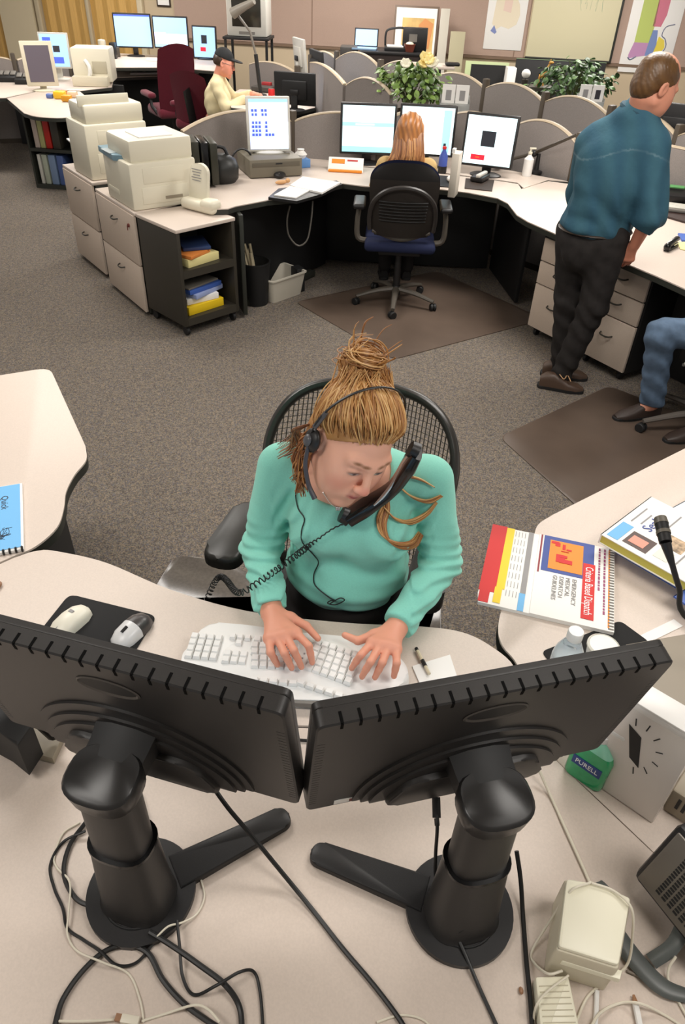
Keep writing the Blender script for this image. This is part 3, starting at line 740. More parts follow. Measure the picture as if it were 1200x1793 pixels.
# white carton with a black diamond
c0, c1 = Vector(W(1055, 1383, DZ)), Vector(W(1142, 1443, DZ)); d = c1-c0; ang = math.atan2(d.y, d.x)
t = thing('carton', 'glossy white carton with a black diamond and rays behind the green pump bottle', 'box', (c0.x, c0.y, DZ+.001), ang)
CW, CH, CD = d.length, .272, .05
M_CART = mat('carton_white', (222, 216, 210), .22, spec=.6)
MB().box((CW/2-.02, CD/2, CH/2), (CW+.04, CD, CH), .003).build('body', M_CART, t)
MB().box((CW/2-.02, CD/2, CH+.003), (CW+.046, CD+.006, .006), .002).box((CW/2-.02, -.001, CH-.006), (CW+.046, .004, .014), .001).build('lid', M_WHITE, t)
q = lambda x, z: (x, -.0012, z)
mb = MB(); mb.loft([[q(-.006, .215), q(.022, .200), q(.040, .122), q(.018, .135)], [(p[0], -.0004, p[2]) for p in (q(-.006, .215), q(.022, .200), q(.040, .122), q(.018, .135))]]); mb.build('diamond_print', M_BLK2, t, smooth=False)
mb = MB()
for k in range(7):
    a = -1.2+k*.52; cx_, cz_ = .018, .168; 
    mb.tube([(cx_+.038*cos(a), -.0005, cz_+.056*sin(a)), (cx_+.050*cos(a), -.0005, cz_+.074*sin(a))], .0012, 4)
mb.build('ray_prints', M_BLK2, t)

# hand sanitiser
x, y = V2(1022, 1362, DZ)
t = thing('pump_bottle', 'clear green gel pump bottle with a white pump in front of the white carton', 'bottle', (x+.006, y+.008, DZ+.001), -.72)
M_GEL = mat('green_gel', (40, 168, 108), .1, spec=.6, noise=.08, nscale=30)
MB().loft([[(p[0], p[1], z) for p in rpoly([(-.034*s_, -.02*s_), (.034*s_, -.02*s_), (.034*s_, .02*s_), (-.034*s_, .02*s_)], .012, 4)] for s_, z in ((.94, 0), (1, .005), (1, .075), (.9, .088))]).build('body', M_GEL, t)
MB().loft([[(p[0], p[1], z) for p in rpoly([(-.034*s_, -.02*t_), (.034*s_, -.02*t_), (.034*s_, .02*t_), (-.034*s_, .02*t_)], .012, 4)] for s_, t_, z in ((.9, .9, .0885), (.6, .7, .104), (.36, .55, .112))]).build('shoulder', mat('clear_shoulder', (150, 220, 190), .08, spec=.7), t)
MB().lathe([(.012, .111), (.014, .113), (.014, .126), (.006, .128), (.005, .142)]).build('collar', M_WHITE, t)
MB().box((.012, 0, .147), (.044, .016, .011), .004).build('pump_head', M_WHITE, t)
MB().box((0, -.0206, .05), (.05, .001, .022), .0).build('label', mat('label_navy', (24, 60, 130), .4), t, smooth=False)
text('label_lettering', 'PURELL', .015, T(0, -.0213, .05) @ RX(pi/2), mat('white_print', (246, 246, 246), .6), t, sx=.8)

for ch_ in [c for c in bpy.data.objects if c.parent == t]: ch_.data.transform(Matrix.Diagonal((1.22, 1.22, 1.14, 1)))

# taupe vented power unit at the right edge
t = thing('power_unit', 'taupe box with black vent slots cut by the right edge', 'electronics', (.735, .775, DZ+.001), -.72)
MB().box((.02, 0, .035), (.15, .10, .07), .006).build('case', M_TAUPE, t)
mb = MB()
for i in range(6): mb.box((-.035+i*.012, -.0505, .042), (.006, .002, .03))
mb.build('vent_slots', M_BLK2, t, smooth=False)
MB().box((-.0, -.02, .073), (.03, .02, .006), .002).build('tag', M_BEIGE, t)

# speaker with slotted face on a curved foot
rx_, ry_ = .602, .555
sM = T(rx_, ry_, DZ)
t = thing('desk_speaker', 'black speaker with a silver slotted grille on a curved foot at the right edge', 'speaker', (rx_, ry_, DZ+.001), rad(-62))
MB().box((0, .0, .105), (.17, .075, .15), .014, M=RX(-.38)).build('housing', M_BLK, t)
gp = MB().box((0, -.0385, .105), (.148, .006, .128), .003, M=RX(-.38)).build('grille', mat('silver_grille', (120, 114, 106), .35, metal=.3), t)
mb = MB()
for i in range(14):
    for j in range(7): mb.box((-.036+j*.0125, -.042, .058+i*.0066), (.0085, .0022, .0030), M=RX(-.38))
mb.build('grille_slots', M_BLK2, gp, smooth=False)
ft = [(-.10, -.055, .006), (-.09, -.085, .006), (-.02, -.098, .006), (.06, -.088, .006), (.10, -.05, .006)]
MB().tube(ft, [.010, .014, .018, .016, .010], 10, 6, flat=.35).build('foot', mat('slate_plastic', (84, 88, 86), .4), t)
MB().tube([(.03, -.075, .007), (.03, -.03, .03), (.0, .03, .05)], .012, 8, 6, flat=.5).build('stem', mat('slate_plastic', (84, 88, 86), .4), t)

# cream power adapter
pts_t = [W(993, 1538, .835), W(1047, 1548, .835), W(1105, 1572, .835), W(1084, 1690, .835), W(978, 1657, .835)]
c = sum(pts_t)/5
t = thing('power_adapter', 'large cream power adapter with its white cord looped round it', 'power adapter', (c[0], c[1], DZ+.001))
pl = rpoly([tuple(p[:2]) for p in pts_t], .006, 3); cc = Vector((c[0], c[1]))
big = [tuple(cc+(Vector(p)-cc)*1.06) for p in pl]
MB().prism(big, DZ+.001, .828, bev=.006).build('case', M_BEIGE, t, True)
MB().prism(pl, .8285, .835, bev=.003).build('lid', mat('cream_lid', (234, 230, 208), .4), t, True)
MB().prism([tuple(W(985, 1668, .80)[:2]), tuple(W(1090, 1700, .80)[:2]), tuple(W(1086, 1716, .80)[:2]), tuple(W(984, 1684, .80)[:2])], .79, .802, bev=.002).build('rear_step', mat('cream_lid', (234, 230, 208), .4), t, True)
pl = [V2(938, 1710, .765), V2(996, 1708, .765), V2(1022, 1830, .765), V2(950, 1830, .765)]
t = thing('power_adapter', 'small cream adapter with ribbed top at the bottom edge', 'power adapter', (*V2(975, 1765, .765), DZ+.001))
MB().prism(rpoly(pl, .004, 3), DZ+.001, .765, bev=.003).build('case', mat('cream_lid', (234, 230, 208), .4), t, True)
mb = MB(); p0, p1, p2, p3 = [Vector(p) for p in pl]
for i in range(7):
    f = .15+i*.09; a = p0.lerp(p3, f); b2 = p1.lerp(p2, f); a2, b3 = a.lerp(b2, .08), a.lerp(b2, .92); mb.tube([(a2.x, a2.y, .7655), (b3.x, b3.y, .7655)], .0009, 4)
mb.build('ribs', M_BEIGE, t, True)
t = thing('pen', 'white and brown pen lying at the bottom right of the monitor worktop', 'pen', (*V2(1117, 1765, DZ), DZ+.001))
pa, pb = Vector(W(1110, 1742, DZ+.006)), Vector(W(1124, 1812, DZ+.006))
MB().tube([pa.lerp(pb, .2), pb], .0052, 8).build('barrel', M_WHITE, t, True); MB().tube([pa, pa.lerp(pb, .2)], [.002, .005], 8).build('tip', mat('brown_tip', (150, 110, 80), .4), t, True)
rebase(tag(MB().ell((*V2(912, 1736, DZ), DZ+.004), (.004, .006, .003), 8).build('crumb', mat('brown_tip', (150, 110, 80), .4)), 'tiny brown crumb on the worktop left of the small adapter', 'crumb'))

# ------------------------------------------------------------------ cables on the worktop
def deskcable(pxs, r, m, label, z=DZ+.001, lifts=None, **k):
    pts = []
    for i, p in enumerate(pxs):
        zz = z+r+(lifts[i] if lifts else (.0 if len(p) == 2 else p[2])); pts.append(tuple(W(p[0], p[1], zz)))
    return cable(pts, r, m, label, **k)
L0 = PML @ Vector((.03, .0, -.19))
deskcable([(362, 1362, .13), (400, 1415, .10), (440, 1462, .06), (500, 1535, .015), (545, 1590), (600, 1660), (655, 1725), (700, 1785), (725, 1830)], .0042, M_CABLE, 'thick black cable running from the left monitor down to the bottom edge')
deskcable([(765, 1398, .14), (766, 1450, .12), (763, 1500, .06), (765, 1545, .016), (785, 1605, .013), (808, 1655, .013), (840, 1730), (872, 1800), (885, 1830)], .0032, M_CABLE, 'thin black cable hanging from the plug under the right monitor')
mb = MB(); 
t = thing('cable_plug', 'black cable plug hanging under the right monitor', 'plug', tuple(W(765, 1440, DZ+.13)))
MB().tube([W(764, 1396, DZ+.145), W(765, 1432, DZ+.13)], .0075, 10).build('plug_body', M_BLK2, t, True); MB().tube([W(765, 1433, DZ+.13), W(766, 1446, DZ+.125)], .0045, 8).build('strain_relief', M_BLK2, t, True)
deskcable([(905, 1490, .06), (912, 1540, .03), (916, 1600), (922, 1680), (930, 1760), (934, 1830)], .0042, M_CABLE, 'black cable running straight down beside the cream adapter', )
deskcable([(150, 1440, .002), (122, 1480), (112, 1530), (135, 1575), (175, 1590, .002)], .0042, M_CABLE, 'black cable looped tightly round the left of the round monitor base')
deskcable([(150, 1455, .008), (110, 1475), (88, 1515), (95, 1555), (110, 1590), (118, 1625), (145, 1645), (175, 1665, .006), (205, 1690, .006), (240, 1685), (270, 1650), (300, 1615, .002)], .0026, M_CABLE, 'thin black cable wandering left of the round monitor base and under it')
deskcable([(95, 1800), (110, 1750), (145, 1700), (185, 1665), (225, 1655), (260, 1670), (285, 1715), (320, 1755), (360, 1785), (400, 1810)], .0046, M_CABLE, 'thick black cable arching across the lower left of the worktop')
deskcable([(262, 1632, .012), (300, 1655, .012), (350, 1690, .012), (395, 1725, .010), (420, 1765), (424, 1820)], .0046, M_CABLE, 'thick black cable running from under the round base to the bottom edge')
deskcable([(310, 1612, .014), (315, 1660, .014), (320, 1710, .004), (340, 1742), (380, 1725, .02), (420, 1702, .02), (445, 1702, .004), (456, 1740), (462, 1820)], .0026, M_CABLE, 'thin black cable kinking past the thick one at lower left')
deskcable([(140, 1440), (110, 1460), (95, 1500), (100, 1520), (122, 1545, .008), (120, 1600, .008), (118, 1635, .004), (135, 1665), (180, 1685, .014), (225, 1705), (245, 1750), (252, 1790)], .0017, M_WCABLE, 'thin white cable trailing down the left side to a small plug')
deskcable([(352, 1540), (358, 1570), (345, 1600), (320, 1615, .010), (295, 1622, .018), (275, 1640, .018)], .0017, M_WCABLE, 'thin white cable curling out right of the round monitor base')
deskcable([(95, 1788), (150, 1788, .012), (205, 1785)], .002, M_WCABLE, 'white cable running from the left to the small plug')
deskcable([(248, 1788), (290, 1775), (340, 1760, .014), (365, 1768, .014), (385, 1790, .016)], .002, M_WCABLE, 'white cable continuing right from the small plug')
t = thing('network_plug', 'small clear network plug lying at the bottom left', 'plug', tuple(W(225, 1787, DZ+.001)))
pa, pb = Vector(W(206, 1782, DZ+.008)), Vector(W(250, 1790, DZ+.008)); dd = (pb-pa); 
PMX = T(*((pa+pb)/2)) @ RZ(math.atan2(dd.y, dd.x))
MB().box((0, 0, 0), (dd.length*.7, .012, .009), .001, M=PMX).build('boot', M_WCABLE, t, True); MB().box((-dd.length*.45, 0, 0), (.010, .010, .008), M=PMX).build('contacts', mat('brown_tip', (150, 110, 80), .4), t, True)
deskcable([(660, 1790), (700, 1778), (740, 1785), (770, 1815)], .0018, M_WCABLE, 'thin white cable loop at the bottom between the two monitors')
deskcable([(945, 1350, .02), (965, 1395), (990, 1450), (1015, 1505), (1033, 1545)], .0030, M_WCABLE, 'white cable running from behind the right monitor to the cream adapter')
Lz = .095
deskcable([(1036, 1545, Lz), (1000, 1560, Lz), (965, 1610, .03), (932, 1665), (935, 1685), (960, 1705, .028), (985, 1700, .03)], .0022, M_WCABLE, 'white cord crossing the cream adapter lid to its left side')
deskcable([(1036, 1546, Lz+.001), (1075, 1560, Lz+.001), (1106, 1590, Lz), (1108, 1640, .05), (1098, 1690, .01), (1060, 1720), (1030, 1745), (1010, 1790), (1004, 1830)], .0022, M_WCABLE, 'white cord looping round the right side of the cream adapter')
deskcable([(996, 1708, .031), (960, 1735, .031), (940, 1760, .031), (935, 1790), (940, 1830)], .0018, M_WCABLE, 'thin white cord lying over the small ribbed adapter')
deskcable([(1046, 1735), (1044, 1780), (1040, 1830)], .0038, M_WHITE, 'flat white cable running down to the bottom edge below the cream adapter')
deskcable([(1030, 1810), (1050, 1775, .010), (1085, 1757), (1120, 1757, .012), (1160, 1775), (1200, 1800)], .0022, M_WCABLE, 'white cord arching over the white pen at the bottom right')
deskcable([(1184, 1675, .03), (1172, 1695, .012), (1172, 1720), (1195, 1765), (1215, 1800)], .0022, M_WCABLE, 'white cord hanging from the slotted speaker at the right edge')
deskcable([(1098, 1700), (1130, 1712), (1165, 1714)], .0024, mat('grey_cable', (126, 116, 104), .5), 'grey cable between the cream adapter and the speaker foot')
deskcable([(480, 1285), (515, 1294), (545, 1297), (600, 1300)], .0030, M_CABLE, 'black cable seen in the gap between the two black monitors')
# ------------------------------------------------------------------ generic office pieces
def lcd(label, loc, rz, w, h, zc, tilt=.06, m=None, rects=(), base=True, dx=0., th=.05, glow=1.0, bez=.018, group=None, sm=None):
    m = m or M_BLK
    t = thing('monitor', label, 'monitor', loc, rz, group)
    PM = T(dx, 0, zc) @ RX(-tilt)
    hs = MB().box((0, .018, 0), (w, .036, h), .008, M=PM).box((0, .045, -.01), (w*.6, .03, h*.6), .012, M=PM).build('housing', m, t)
    if rects:
        W_, H_ = w-2*bez, h-2*bez
        s_ = MB().box((0, -.0006, 0), (W_, .0016, H_), M=PM).build('screen', sm or mat('screen_pale', (206, 232, 240), .4, emit=.95*glow), t, smooth=False)
        for i, (x0, x1, y0, y1, mm) in enumerate(rects):
            MB().box((-W_/2+W_*(x0+x1)/2, -.0018-.0003*i, H_/2-H_*(y0+y1)/2), (W_*(x1-x0), .001, H_*(y1-y0)), M=PM).build('screen_panel', mm, s_, smooth=False)
    if base:
        MB().box((dx, .05, (zc-h*.2)/2+.01), (.07, .03, zc-h*.2), .008).build('neck', m, t)
        MB().lathe([(.11, 0), (.11, .008), (.09, .016), (.04, .022)], sx=1.1, sy=.8, c=(dx, .03, 0)).build('base', m, t)
    return t
def E(name, col, e=.95): return mat(name, col, .4, emit=e)
M_SW, M_SC, M_SB, M_SK, M_SR = E('screen_white', (236, 244, 246)), E('screen_cyan', (150, 220, 232)), E('screen_blue', (70, 90, 190)), mat('screen_dark', (40, 44, 54), .4), E('screen_red', (214, 30, 48))
M_SP = E('screen_pale', (206, 232, 240)); M_SLB = E('screen_lightblue', (150, 190, 232)); M_SLL = E('screen_lilac', (190, 190, 230))

def handle(par, x, z, y=0., w=.09, M=None):
    mb = MB(); mb.tube([(x-w/2, y, z), (x-w/2+.012, y-.022, z-.004), (x, y-.028, z-.006), (x+w/2-.012, y-.022, z-.004), (x+w/2, y, z)], .005, 6, 4)
    return mb.build('handle', M_DKMET, par)
def file_cabinet(label, loc, rz, w, d, h, fronts, lock=False, casters=False, name='file_cabinet', grp=None, side=M_EDGE):
    t = thing(name, label, 'cabinet', loc, rz, grp); z0 = .06 if casters else .02
    MB().box((w/2, d/2+.012, (z0+h-.022)/2), (w, d-.024, h-.022-z0), .004).build('body', side, t)
    if not casters: MB().box((w/2, d/2+.02, .01), (w-.04, d-.08, .02)).build('plinth', M_BLK2, t)
    if loc[2] < .01: MB().box((w/2, d/2, h-.011), (w+.004, d, .022), .004).build('top', M_LAM if not casters else side, t)
    z = z0+.01
    for fh in reversed(fronts):
        dr = MB().box((w/2, .004, z+fh/2-.003), (w-.012, .02, fh-.008), .003).build('drawer', M_DRAW, t)
        handle(dr, w*.5, z+fh*.72 if not casters else z+fh*.62, -.005); z += fh
    if lock:
        mb = MB(); mb.lathe([(.012, 0), (.012, .01)], M=T(w*.86, -.006, h-.10) @ RX(pi/2)).box((w*.86, -.02, h-.115), (.006, .004, .03)).build('lock_key', mat('lock_red', (110, 50, 44), .4), t)
    if casters:
        for x in (.05, w-.05):
            for y in (.05, d-.05): MB().lathe([(.022, -.012), (.025, -.008), (.025, .008), (.022, .012)], M=T(x, y, .026) @ RY(pi/2), seg=14).box((x, y, .052), (.03, .04, .02), .004).build('caster', M_BLK2, t)
    return t

# ------------------------------------------------------------------ chair mats
M_MAT = mat('mat_vinyl', (96, 82, 72), .32, spec=.4, noise=.12, nscale=3)
M_MATC = mat('mat_clear', (92, 86, 80), .18, spec=.5, noise=.15, nscale=90)
def chair_mat(label, pts, m):
    o = MB().prism(rpoly(pts, .06, 4), .0008, .005, bev=.002).build('chair_mat', m); tag(o, label, 'chair mat'); return rebase(o)
chair_mat('brown see-through chair mat under the empty-backed chair in the middle of the room', [(-.42, 5.15), (.29, 4.26), (1.42, 5.03), (.7, 5.95)], M_MAT)
chair_mat('brown chair mat by the person in jeans at the right edge', [(.84, 3.36), (1.62, 4.02), (2.5, 3.2), (1.25, 2.5)], M_MAT)
chair_mat('clear grey chair mat under the seated woman in the foreground', [V2(262, 1045, 0), V2(308, 972, 0), V2(400, 985, 0), (.3, 1.72), V2(772, 1030, 0), V2(772, 1130, 0)], M_MATC)

# ------------------------------------------------------------------ second workstation: worktops
fr = [V2(*p, DZ) for p in ((369, 366), (400, 365), (412, 361), (470, 350), (520, 346), (562, 335), (586, 324), (600, 321), (640, 326), (700, 328), (760, 330), (820, 337), (872, 347), (890, 356), (905, 376), (925, 388), (975, 410), (1060, 446), (1150, 483), (1210, 510))]
back = [(2.0, 3.35), (2.75, 3.7), (2.75, 4.8), (2.2, 5.5), (1.60, 5.87)]
shelf_f = [V2(*p, DZ) for p in ((985, 320), (960, 317), (913, 331), (908, 322), (867, 316))]+[(.7, 6.0), (0, 6.12), (-.30, 6.36), (-.45, 6.47)]
left_in = [(-.95, 6.4), (-1.25, 5.5), (-.98, 4.93)]
wk = worktop('curved_worktop', 'long curved beige worktop wrapping round the second workstation', fr+back+[p for p in shelf_f][1:]+left_in)
for c, s, r in (((-.52, 5.55, .36), (1.0, .03, .68), .98), ((.42, 6.05, .36), (1.4, .03, .68), -.04), ((1.20, 5.65, .36), (.75, .03, .68), -1.45), ((1.9, 4.35, .36), (1.1, .03, .68), -.95)): under(wk, 'modesty_panel', c, s, M_BLK2, r)
under(wk, 'end_panel', (-.83, 5.06, .36), (.03, .5, .68), M_EDGE, .35); under(wk, 'foot_rail', (-.55, 5.38, .03), (.8, .06, .05), M_EDGE, .98)
ws = worktop('shelf_worktop', 'beige rear shelf holding the three bright monitors in the middle of the room', [(1.62, 5.93), V2(960, 316, DZ), (1.232, 5.655), V2(907, 321, DZ), (1.055, 5.885), (.7, 6.02), (0, 6.14), (-.30, 6.38), (-.44, 6.5), (-.2, 6.66), (.9, 6.6), (1.15, 6.25)], z=DZ+.004)
under(ws, 'support_panel', (.35, 6.3, .355), (1.0, .03, .69))

# pedestals under the right-hand worktop
pa, pb_ = Vector(V2(958, 413, .70)), Vector(V2(1042, 447, .70)); dirp = Vector((.47, -.70)).normalized(); angp = math.atan2(dirp.y, dirp.x)
pw = .385
PED = .672
def pedestal(label, p): return file_cabinet(label, (p.x, p.y, 0), angp, pw, .5, PED, [.15, .15, .30], casters=True, name='drawer_pedestal', grp='drawer pedestals under the curved worktop', side=M_BLK2)
p1 = Vector((1.232, 4.765)); pedestal('beige three drawer pedestal partly behind the standing man, on his left', p1)
p2 = p1+dirp*(pw+.075); pedestal('beige three drawer pedestal right of the standing man beside the person in jeans', p2)

# lateral files, cart
CA = math.atan2(-.54, .41)
file_cabinet('two drawer beige file cabinet with a lock, carrying the nearer printer', (-1.84, 5.31, 0), CA, .68, .50, .70, [.33, .325], lock=True)
file_cabinet('two drawer beige file cabinet farther back, carrying the taller printer', (-2.29, 5.96, 0), CA, .63, .50, .70, [.33, .325])
ca = math.atan2(.32, .31)
t = thing('book_cart', 'dark open shelf cart on casters with a beige top, full of papers', 'cart', (-1.09, 4.45, 0), ca)
w_, d_, h_ = .445, .444, .70
MB().box((w_/2, d_/2, h_-.011), (w_+.01, d_+.01, .022), .004).build('top', M_LAM, t)
mb = MB()
MB().box((.0125, d_/2, .375), (.025, d_, .60), .002).build('side_panel', M_DKMET, t); MB().box((w_-.0125, d_/2, .375), (.025, d_, .60), .002).build('side_panel', M_DKMET, t)
MB().box((w_/2, d_-.01, .375), (w_-.05, .02, .60)).build('back_panel', M_BLK2, t)
for z in (.10, .415): MB().box((w_/2, d_/2-.01, z), (w_-.05, d_-.02, .05)).build('shelf', M_DKMET, t)
for x in (.03, w_-.03):
    for y in (.04, d_-.04): MB().lathe([(.026, -.012), (.03, -.008), (.03, .008), (.026, .012)], M=T(x, y, .031) @ RY(pi/2), seg=14).box((x, y, .062), (.03, .04, .02), .004).build('caster', M_BLK2, t)
CM = T(-1.09, 4.45, 0) @ RZ(ca)
def sheetpile(name, label, cat, x, y, z, sx, sy, h, rz, m, n=1, grp=None):
    t = MB().box((0, 0, h/2), (sx, sy, h), .002).build(name, m); t.matrix_basis = CM @ T(x, y, z) @ RZ(rz); return tag(t, label, cat, grp)
z1 = .441
sheetpile('paper_stack', 'pale yellow paper pad on the upper cart shelf', 'paper', .20, .19, z1, .26, .30, .05, .1, mat('pale_yellow', (226, 214, 150), .7))
sheetpile('folder', 'orange folder on top of the yellow pad in the cart', 'folder', .16, .17, z1+.052, .20, .26, .02, .3, mat('folder_orange', (214, 130, 60), .6))
sheetpile('folder', 'dark blue folder leaning over the orange folder in the cart', 'folder', .25, .20, z1+.074, .18, .24, .02, -.4, mat('folder_navy', (46, 66, 110), .5))
z2 = .126
sheetpile('box', 'yellow box lying lowest on the bottom cart shelf', 'box', .20, .19, z2, .29, .30, .055, .03, mat('yellow_box', (226, 190, 24), .5))
sheetpile('paper_stack', 'white paper stack on the yellow box in the cart', 'paper', .21, .20, z2+.057, .24, .28, .04, -.1, M_PAPER)
sheetpile('binder', 'pale blue binder lying askew on the bottom cart shelf', 'binder', .22, .19, z2+.099, .27, .27, .03, .25, mat('pale_blue', (150, 164, 206), .5))
sheetpile('binder', 'blue binder with a grey cover on top of the pile in the cart', 'binder', .21, .20, z2+.131, .28, .28, .028, .12, mat('binder_blue', (62, 96, 176), .5))
sheetpile('folder', 'grey folder on the very top of the pile in the cart', 'folder', .20, .21, z2+.161, .27, .27, .012, .16, mat('folder_grey', (128, 122, 112), .6))

# printers
def printer(label, M, w, d, h, top_h, blue, tray):
    t = thing('printer', label, 'printer', tuple(M.translation), math.atan2(M[1][0], M[0][0]))
    MB().box((w/2, d/2, h/2), (w, d, h), .014).build('body', M_CREAM, t)
    MB().box((w/2+.01, d/2+.01, h+top_h/2-.004), (w-.06, d-.03, top_h+.004), .02).build('scanner_lid' if blue else 'upper_housing', M_CREAM, t)
    if not blue: MB().box((w/2+.04, d*.45, h+top_h+.002), (w*.42, d*.45, .006), .002).build('output_slot', mat('cream_shade', (180, 172, 150), .5), t); MB().box((w-.05, d*.4, h+top_h+.02), (.012, d*.8, .07), .004, M=None).build('paper_guide', M_CREAM, t)
    else: MB().box((w*.62, d*.5, h+top_h+.001), (w*.5, d*.5, .012), .004).build('output_tray', M_WHITE, t)
    # face on +x side
    MB().box((w+.001, d*.5, h*.30), (.004, d*.70, h*.36), .002).build('paper_drawer', M_CREAM, t); MB().box((w+.0005, d*.5, h*.72), (.004, d*.62, h*.34), .002).build('access_door', M_CREAM, t)
    MB().box((w+.004, d*.62, h*.22), (.004, .12, .018)).build('drawer_grip', M_TAUPE, t)
    if blue:
        MB().prism([(-.06, .0), (w*.55, -.02), (w*.75, .06), (w*.75, .10), (-.06, .10)], h-.012, h+.022, bev=.004).build('control_panel', mat('panel_blue', (116, 146, 160), .4), t)
        MB().box((w*.3, .0, h+.0235), (w*.35, .05, .003)).build('keypad', mat('pad_grey', (160, 170, 172), .5), t); MB().box((w*.70, .05, h+.026), (.03, .03, .006), .002).build('start_button', M_INK, t)
        MB().box((w*.3, -.001, h*.25), (w*.4, .004, .03), .001).build('front_grip', M_CREAM, t)
    if tray:
        MB().box((-.085, d*.5, .19), (.17, d*.62, .10), .012).build('feed_unit', M_CREAM, t); MB().box((-.06, d*.5, .085), (.10, d*.55, .12), .008).build('lower_feed', M_CREAM, t)
        MB().box((-.17, d*.35, .135), (.22, .20, .012), .003, M=T(0, 0, 0) @ RY(.10)).build('paper_tray', M_WHITE, t)
    return t
cab1 = T(-1.84, 5.31, 0) @ RZ(CA); cab2 = T(-2.29, 5.96, 0) @ RZ(CA)
printer('cream printer with a blue control panel on the nearer file cabinet', cab1 @ T(.22, .015, .7005), .44, .46, .28, .13, True, False)
printer('taller cream printer with side trays on the farther file cabinet', cab2 @ T(.22, .02, .7005), .38, .46, .36, .12, False, True)

# beige label stand on the cart
lx, ly = V2(352, 368, .705)
t = thing('label_printer', 'rounded cream label printer with an upright printed card on the cart top', 'label printer', (lx, ly, .7005), -.58)
MB().box((0, 0, .035), (.29, .10, .07), .03, seg=4).build('body', M_CREAM, t)
MB().box((.09, -.0, .055), (.12, .11, .07), .033, seg=4).build('rounded_head', M_CREAM, t)
MB().prism(rpoly([(-.095, 0), (.07, 0), (.075, .20), (.02, .235), (-.075, .215)], .03, 4), -.012, .012, bev=.005, M=T(-.02, .02, .05) @ RX(pi/2-.12)).build('card_holder', M_CREAM, t)
mb = MB()
for i in range(5): mb.box((-.02, -.0135, .19-.016*i), (.085-.012*(i % 3), .001, .005), M=T(-.02, .02, .05) @ RX(-.12))
mb.build('card_print', M_GREYINK, t, smooth=False)

# thin desktop and silver screen
bx_, by_ = -.665, 5.83
t = thing('desktop_computer', 'flat grey desktop computer under the silver framed screen', 'computer', (bx_, by_, DZ+.0005), .40)
MB().box((0, 0, .065), (.40, .36, .12), .006).build('case', mat('case_grey', (112, 106, 92), .5), t)
MB().box((0, -.181, .09), (.36, .004, .03), .001).build('drive_face', mat('case_grey2', (92, 86, 74), .5), t); MB().box((.02, -.184, .095), (.05, .003, .008)).build('eject_button', M_BLK2, t)
M_SIL = mat('silver_plastic', (200, 198, 190), .4)
bl_ = [(.06+.085*i+.01*(j % 2), .06+.085*i+.06, .20+.08*j, .25+.08*j, M_SB) for j in range(7) if j not in (2,) for i in ((0, 1, 3, 4) if j < 2 else (1, 2, 4, 5) if j == 2 else (0, 1, 2, 4) if j < 6 else (0, 1, 2, 4, 5, 6))]
lcd('silver framed screen with blue icons standing on the flat grey computer', (bx_+.0, by_+.03, DZ+.126), .25, .32, .36, .19, .12, M_SIL, [(.0, 1, 0, .06, M_SLB)]+bl_+[(.80, 1, .45, .98, M_SW)], sm=E('screen_lavender', (196, 208, 240)))

# black things left of it
t = thing('file_sorter', 'black upright file sorter beside the nearer printer', 'file sorter', (*V2(352, 322, DZ), DZ+.0005), .35)
for i in range(4): MB().box((-.10+i*.062, 0, .15), (.05, .26, .30-.012*i), .006).build('divider', M_BLKG if i == 2 else mat('olive_black', (44, 44, 34), .4), t)
t = thing('handbag', 'rounded black bag on the worktop beside the black file sorter', 'bag', (*V2(388, 318, DZ), DZ+.0005))
MB().lathe([(.10, 0), (.125, .03), (.13, .10), (.11, .15), (.06, .18), (.03, .185)], sy=.85).build('body', mat('bag_black', (30, 31, 30), .45), t)
MB().tube([(-.05, 0, .17), (-.03, .0, .22), (.03, .0, .22), (.06, 0, .16)], .012, 8, 5).build('strap', M_BLK, t)
t = thing('headphones', 'black headphones leaning against the flat grey computer', 'headphones', (*V2(425, 305, DZ), DZ+.0005), .5)
MB().tube([(-.085*cos(a), .0, .07+.10*sin(a)) for a in [pi*k/10 for k in range(11)]], .007, 8, 2).build('headband', M_BLK, t)
for s_ in (-1, 1): MB().ell((s_*.085, 0, .05), (.022, .045, .05), 14).build('ear_cup', M_BLK2, t)

# papers and small things on the left of the second worktop
def flat(name, label, cat, pxs, z0, h, m, grp=None):
    o = MB().prism([V2(*p, z0+h) for p in pxs], z0, z0+h).build(name, m, smooth=False); tag(o, label, cat, grp); return rebase(o)
flat('desk_tray', 'black tray sticking out over the worktop edge under white papers', 'tray', [(470, 345), (488, 330), (590, 316), (600, 322), (562, 340), (520, 352)], DZ+.001, .018, M_BLK)
flat('note_pad', 'white note pad on the left end of the black tray', 'note pad', [(480, 341), (508, 326), (545, 331), (518, 346)], DZ+.0195, .008, M_PAPER)
flat('paper_stack', 'white paper stack on the right end of the black tray', 'paper', [(508, 324), (530, 309), (596, 319), (564, 337)], DZ+.0195, .012, M_PAPER)
t = thing('tissue_box', 'white box with a blue front beside the flat grey computer', 'box', (*V2(527, 292, DZ), DZ+.0005), .5)
MB().box((0, 0, .03), (.12, .10, .06), .004).build('body', mat('box_blue', (90, 140, 200), .5), t); MB().lathe([(.03, .06), (.05, .09), (.02, .12), (.03, .125)], seg=10).build('tissue', M_PAPER, t)
t = thing('computer_mouse', 'black computer mouse in front of the flat grey computer', 'computer mouse', (*V2(490, 311, DZ), DZ+.0005)); MB().ell((0, 0, .02), (.045, .06, .022), 14).build('body', M_BLK, t); MB().box((0, -.03, .035), (.006, .02, .006), .002).build('wheel', M_GREY, t)
t = thing('figurine', 'small tan figurine lying beside the black tray', 'figurine', (*V2(493, 323, DZ), DZ+.0005), .5)
MB().ell((0, 0, .015), (.05, .014, .014), 10).ell((.05, 0, .022), (.018, .016, .016), 10).build('body', mat('tan_toy', (206, 160, 110), .6), t)
